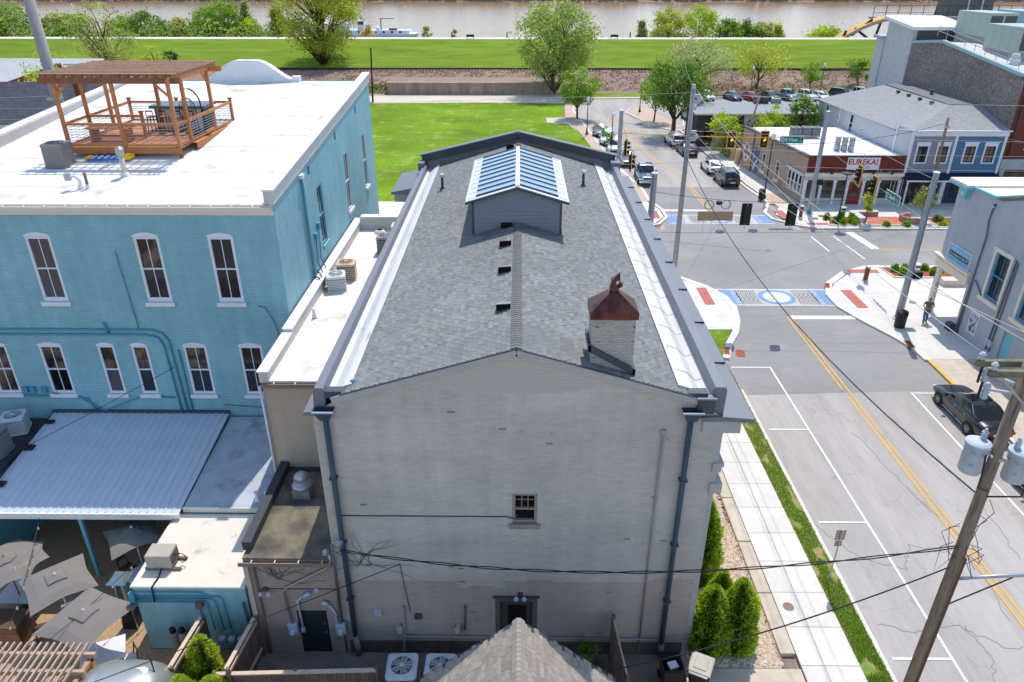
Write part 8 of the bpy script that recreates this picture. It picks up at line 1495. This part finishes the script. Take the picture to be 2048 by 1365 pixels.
for s_ in (-1, 1):
    for k in range(5): MB().tube([(s_ * (.19 - .012 * k), .12 + .012 * k, .98), (s_ * (.17 - .016 * k), .13 + .014 * k, .93), (s_ * (.165 - .016 * k), .12 + .014 * k, .9)], .009, 6).build('finger', skinm, None, smooth=True).parent = mn
mn.rotation_euler = (0, 0, R(-15))
# ================================================================= FOLIAGE
def leafmat(name, col, tr=.42):
    if name in MATS: return MATS[name]
    m = bpy.data.materials.new(name); m.use_nodes = True; nt = m.node_tree; N = nt.nodes; L = nt.links; N.remove(N['Principled BSDF']); out = N['Material Output']
    at = N.new('ShaderNodeAttribute'); at.attribute_name = 'tint'; rg = N.new('ShaderNodeRGB'); rg.outputs[0].default_value = (*col, 1)
    mx = N.new('ShaderNodeMix'); mx.data_type = 'RGBA'; mx.blend_type = 'MULTIPLY'; mx.inputs[0].default_value = 1; L.new(rg.outputs[0], mx.inputs[6]); L.new(at.outputs['Color'], mx.inputs[7])
    d = N.new('ShaderNodeBsdfDiffuse'); t = N.new('ShaderNodeBsdfTranslucent'); ms = N.new('ShaderNodeMixShader'); ms.inputs[0].default_value = tr
    L.new(mx.outputs[2], d.inputs[0]); L.new(mx.outputs[2], t.inputs[0]); L.new(d.outputs[0], ms.inputs[1]); L.new(t.outputs[0], ms.inputs[2]); L.new(ms.outputs[0], out.inputs[0])
    MATS[name] = m; return m
bark = M('bark', rgb(104, 88, 74), .95, .25, 4, bump=.5, bs=12); barkp = M('bark_pale', rgb(150, 138, 122), .95, .2, 3, bump=.4)
def leaf(mb, p, s, rng, t, up=.35):
    a = Vector((rng.gauss(0, 1), rng.gauss(0, 1), rng.gauss(0, .6))).normalized(); b = a.cross(Vector((rng.gauss(0, 1), rng.gauss(0, 1), rng.gauss(0, 1)))).normalized()
    mb.add([p - a * s * .5, p + b * s * .3, p + a * s * .5, p - b * s * .3], [(0, 1, 2, 3)], t)
def tree(label, x, y, z0, h, rx, col, seed, nclump=46, nleaf=75, ls=.34, cb=.25, name='street_tree', shape='round', trunk=.2, group=None, tr=.55, open_=.0, cs=.34, bk=None, leafn=None):
    rng = random.Random(seed); t = thing(name, label, 'tree', (x, y, z0), group); lm = leafmat('leaf_%s' % (leafn or '%d_%d_%d' % tuple(int(c * 255) for c in col)), col, tr)
    zb = z0 + h * cb; zc = (zb + z0 + h) / 2; rz = (z0 + h - zb) / 2; tips = []
    tb = MB(); wob = [(rng.uniform(-.04, .04) * h, rng.uniform(-.04, .04) * h) for _ in range(5)]
    sp = [Vector((x + wob[i][0] * (i > 0), y + wob[i][1] * (i > 0), z0 + h * .78 * i / 4)) for i in range(5)]; tb.tube(sp, trunk, 8, trunk * .25)
    mb = MB()
    for k in range(nclump):
        while True:
            q = Vector((rng.uniform(-1, 1), rng.uniform(-1, 1), rng.uniform(-1, 1)))
            if .25 < q.length < 1: break
        q = q.normalized() * (q.length ** .55)
        if shape == 'cone': f = (1 - (q.z + 1) / 2) * 1.15 + .08; q.x *= f; q.y *= f
        if shape == 'vase': f = .45 + .55 * (q.z + 1) / 2; q.x *= f; q.y *= f
        if shape == 'column': q.x *= .9; q.y *= .9
        c = Vector((x + q.x * rx, y + q.y * rx, zc + q.z * rz)); cr = rx * cs * rng.uniform(.7, 1.25)
        i = min(3, max(0, int((c.z - z0) / h * 4 - .6))); s0 = sp[i]; md = s0.lerp(c, .55) + Vector((rng.uniform(-.1, .1) * rx, rng.uniform(-.1, .1) * rx, .05 * h)); 
        if k % 2 == 0: tb.tube([s0, md, c], trunk * rng.uniform(.28, .42), 5, trunk * .06)
        ct = rng.uniform(.72, 1.2)
        for j in range(nleaf):
            d = Vector((rng.gauss(0, .5), rng.gauss(0, .5), rng.gauss(0, .38))) * cr; tt = ct * rng.uniform(.75, 1.25); w = rng.uniform(-.08, .1)
            leaf(mb, c + d, ls * rng.uniform(.6, 1.3), rng, (tt * (1 + w), tt, tt * (1 - w)))
    tb.build('trunk', bk or bark, t, smooth=True); mb.build('crown', lm, t, fix=False); return t
YG, GR, PALE, DK, LIME, OL = rgb(190, 198, 82), rgb(146, 178, 74), rgb(188, 198, 132), rgb(126, 158, 70), rgb(184, 204, 70), rgb(176, 184, 102)
tree('tall yellow green tree rising beyond the curved white parapet', -42.6, 168.5, 1.6, 21.5, 8.2, YG, 1, 150, 110, .5, .12, trunk=.55, cs=.27, name='riverside_tree')
tree('tall silvery green tree standing at the end of the retaining wall', 6.6, 141.6, .0, 15.7, 6.6, rgb(176, 192, 108), 2, 135, 105, .46, .18, trunk=.42, cs=.3, name='riverside_tree')
tree('small dense green tree at the lawn corner by the road', 9.0, 117, .1, 7.3, 2.7, GR, 3, 44, 85, .36, .32, trunk=.18)
tree('broad green street tree with dark trunk beside the white SUV', 21.6, 104.8, .1, 9.6, 3.9, DK, 4, 70, 95, .36, .36, trunk=.34); tree('small green street tree on the traffic island', 20.5, 114.6, .1, 6.4, 2.3, GR, 5, 34, 75, .32, .4, trunk=.14)
tree('wide pale green tree behind the broad street tree', 33.4, 144.6, .6, 8.2, 5.6, PALE, 6, 70, 75, .38, .3, trunk=.26, tr=.5); tree('wide pale yellow green tree behind the car park', 44.7, 144.8, .6, 7.6, 4.7, YG, 7, 54, 60, .36, .34, trunk=.22, tr=.5)
tree('small green tree behind the car park lamp', 54.8, 144.9, .6, 4.6, 2.1, GR, 8, 28, 60, .32, .3, trunk=.12); tree('small green tree beside the pale stair tower', 65.0, 148, .8, 4.6, 2.3, DK, 9, 28, 60, .34, .25, trunk=.12)
tree('leafy green tree left in front of the restaurant sign', 25.7, 93.2, 0, 5.5, 1.9, LIME, 10, 30, 70, .3, .3, trunk=.12); tree('leafy green tree right of the restaurant sign', 31.5, 93.6, 0, 5.8, 2.1, LIME, 11, 32, 70, .3, .3, trunk=.12); tree('dark green tree between restaurant and duplex', 35.4, 94.4, 0, 6.7, 2.2, DK, 12, 36, 75, .32, .2, trunk=.14, shape='column'); tree('bushy olive shrub tree in the cafe patio', 25.6, 91.6, 0, 3.0, 1.7, OL, 13, 26, 60, .26, .1, trunk=.08)
tree('dark limbed young leafed tree behind the pergola', -80, 150, .8, 14.2, 5.6, OL, 14, 70, 55, .42, .12, trunk=.4, cs=.26, tr=.5, name='riverside_tree'); tree('pale leafed bush beside the large left pole', -91, 148, .6, 5.8, 4.0, YG, 15, 34, 60, .36, .05, name='riverside_tree'); tree('lime bush behind the pergola roof', -70.6, 150, .8, 6.6, 2.6, LIME, 16, 22, 55, .34, .05, name='riverside_tree'); tree('dark evergreen bush behind the pergola roof', -67.6, 150, .8, 6.0, 1.8, rgb(50, 92, 52), 17, 22, 55, .3, .02, name='riverside_tree'); tree('yellow leafed small tree by the left houses', -57.5, 92, 0, 10.6, 3.2, LIME, 18, 36, 60, .34, .4, name='riverside_tree')
# riverside trees below the levee
gR = 'trees along the river bank'
for k, (x, top, r, c, lb, shp) in enumerate(((-150, 11.5, 6, GR, 'broad green riverside tree at the far left edge', 'round'), (-141.5, 12.6, 6.4, GR, 'tall green riverside tree left of the large pole', 'round'), (-131, 9.6, 5, OL, 'olive riverside tree right behind the large pole', 'round'), (-124, 9.0, 5, GR, 'mid green riverside tree left of the dark limbed tree', 'round'), (-112, 8.4, 5.5, GR, 'green riverside tree behind the dark limbed tree', 'round'), (-103.2, 10.4, 5.2, DK, 'rounded green riverside tree right of the dark limbed tree', 'round'), (-96, 8.6, 4, rgb(200, 184, 120), 'tan budding conical riverside tree', 'cone'), (-88.5, 10.6, 5.5, GR, 'green riverside tree beside the tan conical one', 'round'), (-82.5, 13.6, 4.6, GR, 'tallest green riverside tree left of the yellow green tree', 'round'), (-77, 12.6, 3.6, PALE, 'pale budding riverside tree beside the tallest one', 'cone'), (-75.2, 8.6, 3.2, LIME, 'round bright yellow green riverside bush', 'round'), (-68, 11.0, 4.2, OL, 'olive riverside tree beside the tall yellow green tree', 'cone'),
      (34.6, 7.2, 2.6, PALE, 'pale young conical riverside tree near the right bench', 'cone'), (40.8, 11.2, 4.6, YG, 'left of two tall bushy riverside trees', 'round'), (50.6, 11.2, 5.0, LIME, 'right of two tall bushy riverside trees', 'round'), (57.5, 8.2, 3.6, GR, 'green riverside tree right of the bushy pair', 'round'), (63.5, 7.8, 3.6, DK, 'darker green riverside tree farther right', 'round'), (71.8, 7.4, 3.0, YG, 'round yellow green riverside bush near the canopy', 'round'), (84.5, 6.6, 4.5, LIME, 'low lime riverside bush left of the arched canopy', 'round'), (68, 7.0, 3.2, OL, 'olive riverside bush between dark and yellow bushes', 'round'))):
    y = 219 + (k * 7 % 5) * 1.5; z0 = -3.6; tree(lb, x, y, z0, top - z0, r, c, 40 + k, 84, 95, .56, .06, name='riverside_tree', shape=shp, trunk=.22, group=gR, cs=.36)
for x, top, r, c, lb, k in ((-38.4, 8.0, 3.0, rgb(206, 190, 110), 'tan budding young tree in front of the towboat', 1), (-23.6, 8.1, 2.4, PALE, 'pale conical young tree right of the towboat bow', 2), (-16.4, 7.0, 1.6, rgb(206, 190, 110), 'smallest tan young tree behind the middle bench', 3)): tree(lb, x, 200, 1.5, top - 1.5, r, c, 70 + k, 34, 45, .42, .2, name='riverside_tree', shape='cone', trunk=.1, group=gR, cs=.26)
# left and right bank undergrowth and far wood: masses nobody could count
rng = random.Random(77)
def mass(name, label, x0, x1, y0, y1, zb, zt, n, s, col, z_of=None):
    mb = MB()
    for k in range(n):
        x = rng.uniform(x0, x1); hh = (zt - zb) * (.55 + .45 * mnoise.noise((x * .03, 1, 2)) + .15 * mnoise.noise((x * .2, 4, 2))); p = Vector((x, rng.uniform(y0, y1), zb + hh * rng.random() ** .7)); t = rng.uniform(.6, 1.25) * (.8 + .4 * mnoise.noise((x * .11, p.z * .2, 0)))
        leaf(mb, p, s * rng.uniform(.6, 1.4), rng, (t, t, t * .95))
    return stuff(mb.build(name, leafmat('leaf_' + name, col), fix=False), label, 'wood')
mass('far_wood', 'dark continuous wood on the far river bank', -480, 480, 716, 745, -5, 24, 15000, 5.5, rgb(96, 104, 84)); mass('bank_scrub', 'low scrub along the river slope at left', -190, -66, 208, 226, -3, 15, 17000, .8, rgb(172, 198, 100)); mass('track_scrub', 'dry brush along the railway foot', 28, 110, 145, 156, .4, 1.3, 5000, .4, rgb(150, 150, 84)); mass('track_weeds', 'green weeds beside the retaining wall and tree', -60, -25, 140, 156, .2, 1.8, 4000, .5, rgb(120, 150, 60))
# ---- evergreens by the grey building
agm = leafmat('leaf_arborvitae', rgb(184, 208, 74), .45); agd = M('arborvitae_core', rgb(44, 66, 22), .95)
def arbor(label, x, y, h, r, seed, n=12000, col=agm, lobes=1):
    rng = random.Random(seed); t = thing('evergreen_shrub', label, 'shrub', (x, y, 0), None); mb = MB(); core = MB()
    prof = lambda f: r * (min(1, f / .12) * .25 + .75) * (1 - max(0, (f - .25) / .75) ** 2.3) + .03
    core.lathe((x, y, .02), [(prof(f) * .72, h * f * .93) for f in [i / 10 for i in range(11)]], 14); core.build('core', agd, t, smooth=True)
    for k in range(n):
        f = rng.random() ** 1.15; a = rng.uniform(0, 6.283); nn = .6 * mnoise.noise((math.cos(a) * 1.6 + seed, math.sin(a) * 1.6, f * h * 1.5)) + .6 * mnoise.noise((math.cos(a) * 3.4, math.sin(a) * 3.4 + seed, f * h * 3.6)); rr = prof(f) * (1 + .4 * nn) * rng.uniform(.72, 1.04)
        p = Vector((x + rr * math.cos(a), y + rr * math.sin(a), .05 + f * h)); s = rng.uniform(.06, .19); od = Vector((math.cos(a), math.sin(a), .5 + rng.random())).normalized(); sd = od.cross(Vector((rng.gauss(0, 1), rng.gauss(0, 1), rng.gauss(0, 1)))).normalized()
        t_ = rng.uniform(.62, 1.2) * (1.0 + .35 * nn); mb.add([p - sd * s * .35, p + od * s * .2 , p + sd * s * .35 + od * s * .3, p + od * s], [(0, 1, 2, 3)], (t_ * (1 + .12 * nn), t_, t_ * .9) if rng.random() > .025 else (t_ * .9, t_ * .6, t_ * .6))  # sprays painted lighter on bulges and darker in hollows, like light and shade
    mb.build('foliage', col, t, fix=False); return t
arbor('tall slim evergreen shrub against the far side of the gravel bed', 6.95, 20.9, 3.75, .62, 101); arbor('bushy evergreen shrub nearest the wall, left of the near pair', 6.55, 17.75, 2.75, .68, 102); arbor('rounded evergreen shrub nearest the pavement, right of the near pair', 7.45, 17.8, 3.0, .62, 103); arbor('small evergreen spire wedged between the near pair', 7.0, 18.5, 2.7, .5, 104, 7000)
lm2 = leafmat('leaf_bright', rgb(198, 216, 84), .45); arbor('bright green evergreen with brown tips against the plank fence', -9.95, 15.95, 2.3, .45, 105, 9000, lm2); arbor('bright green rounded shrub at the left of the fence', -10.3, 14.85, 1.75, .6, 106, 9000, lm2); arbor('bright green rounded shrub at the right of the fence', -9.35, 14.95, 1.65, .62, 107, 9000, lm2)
def tuft(label, x, y, r, h, col, seed, n=260, kind='round_shrub', ls=.16):
    rng = random.Random(seed); t = thing(kind, label, 'shrub', (x, y, .15), 'small shrubs in the corner planting beds'); mb = MB(); lm = leafmat('leaf_%s_%d' % (kind, int(col[1] * 255)), col, .3)
    for k in range(n):
        q = Vector((rng.gauss(0, 1), rng.gauss(0, 1), abs(rng.gauss(0, 1)))).normalized() * rng.uniform(.6, 1); tt = rng.uniform(.7, 1.25); leaf(mb, Vector((x + q.x * r, y + q.y * r, .16 + q.z * h)), ls * rng.uniform(.7, 1.3), rng, (tt, tt, tt))
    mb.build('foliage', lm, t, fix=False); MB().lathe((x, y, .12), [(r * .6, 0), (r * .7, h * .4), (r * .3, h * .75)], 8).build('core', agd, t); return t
BX_, SG = rgb(132, 178, 44), rgb(164, 178, 104)
for k, (x, y, r, h, c, lb) in enumerate(((28.6, 65.9, .35, .7, BX_, 'round clipped shrub at the back left of far bed'), (29.1, 65.1, .32, .65, BX_, 'round clipped shrub second from left in far bed'), (29.5, 64.35, .36, .7, BX_, 'round clipped shrub at the lamp foot in far bed'), (30.0, 66.2, .32, .65, BX_, 'round clipped shrub before the sage bin'), (30.9, 65.9, .36, .7, BX_, 'round clipped shrub beside the stone bench'), (30.6, 65.0, .5, .6, SG, 'large sage tuft in the far bed'), (30.5, 64.3, .3, .45, SG, 'small sage tuft at the far bed front'), (33.3, 64.0, .38, .5, SG, 'sage tuft left before the brick plaza'), (35.1, 64.0, .42, .5, SG, 'sage tuft right before the brick plaza'),
      (38.8, 65.6, .6, .7, OL, 'olive shrub first in the right far bed'), (39.9, 64.6, .6, .7, OL, 'olive shrub second in the right far bed'), (41.1, 65.6, .65, .7, OL, 'olive shrub third in the right far bed'), (42.6, 64.8, .6, .6, OL, 'olive shrub fourth in the right far bed'), (44.0, 65.5, .6, .6, OL, 'olive shrub fifth in the right far bed'), (38.6, 64.2, .4, .4, LIME, 'low lime shrub at the right far bed corner'),
      (29.0, 52.9, .36, .65, BX_, 'round clipped shrub back left in near bed'), (29.3, 52.1, .4, .7, BX_, 'round clipped shrub front left in near bed'), (29.9, 53.2, .35, .5, SG, 'sage tuft left of the white bin'), (31.6, 52.1, .38, .7, BX_, 'round clipped shrub right of the white bin'), (31.4, 53.2, .36, .5, SG, 'sage tuft behind the white bin'), (32.3, 52.8, .38, .5, SG, 'sage tuft near the portico'), (33.2, 52.3, .36, .65, BX_, 'round clipped shrub beside the portico'), (33.9, 53.2, .4, .6, SG, 'sage tuft at the right end of near bed'))): tuft(lb, x, y, r, h, c, 200 + k)
tree('young columnar maple by the pale stone bench', 31.75, 64.85, .15, 3.3, .62, LIME, 301, 20, 45, .2, .3, shape='column', trunk=.05); tree('young multi stemmed tree in the curved planter', 37.1, 65.5, .4, 2.9, 1.15, OL, 302, 22, 40, .2, .2, shape='vase', trunk=.05); tree('thin young street tree on the lawn pavement', 11.0, 92.6, .1, 3.6, .8, GR, 303, 16, 36, .2, .4, trunk=.05); tree('dark weedy shrub in the shade behind the rear door', 2.4, 16.9, .0, 1.0, .5, DK, 304, 10, 36, .12, .05, trunk=.03)
# ---- grass blades on the near verges
mb = MB(); rng = random.Random(5)
for k in range(30000):
    y = 15.5 + 21.7 * rng.random() ** 1.5; x = rng.uniform(11.54, 12.36)
    if mnoise.noise((x * 2.5, y * 1.1, 7)) > .2 + .2 * rng.random(): continue
    a = rng.uniform(0, 6.28); hh = rng.uniform(.04, .11); w = .012; t = rng.uniform(.6, 1.3); lx, ly = rng.uniform(-.05, .05), rng.uniform(-.05, .05)
    mb.add([(x - w * math.cos(a), y - w * math.sin(a), .11), (x + w * math.cos(a), y + w * math.sin(a), .11), (x + lx, y + ly, .11 + hh)], [(0, 1, 2)], (t * 1.02, t, t * .9))
stuff(mb.build('verge_grass', leafmat('leaf_grass', rgb(140, 176, 58), .45), fix=False), 'green grass blades on the verge beside the kerb', 'grass')
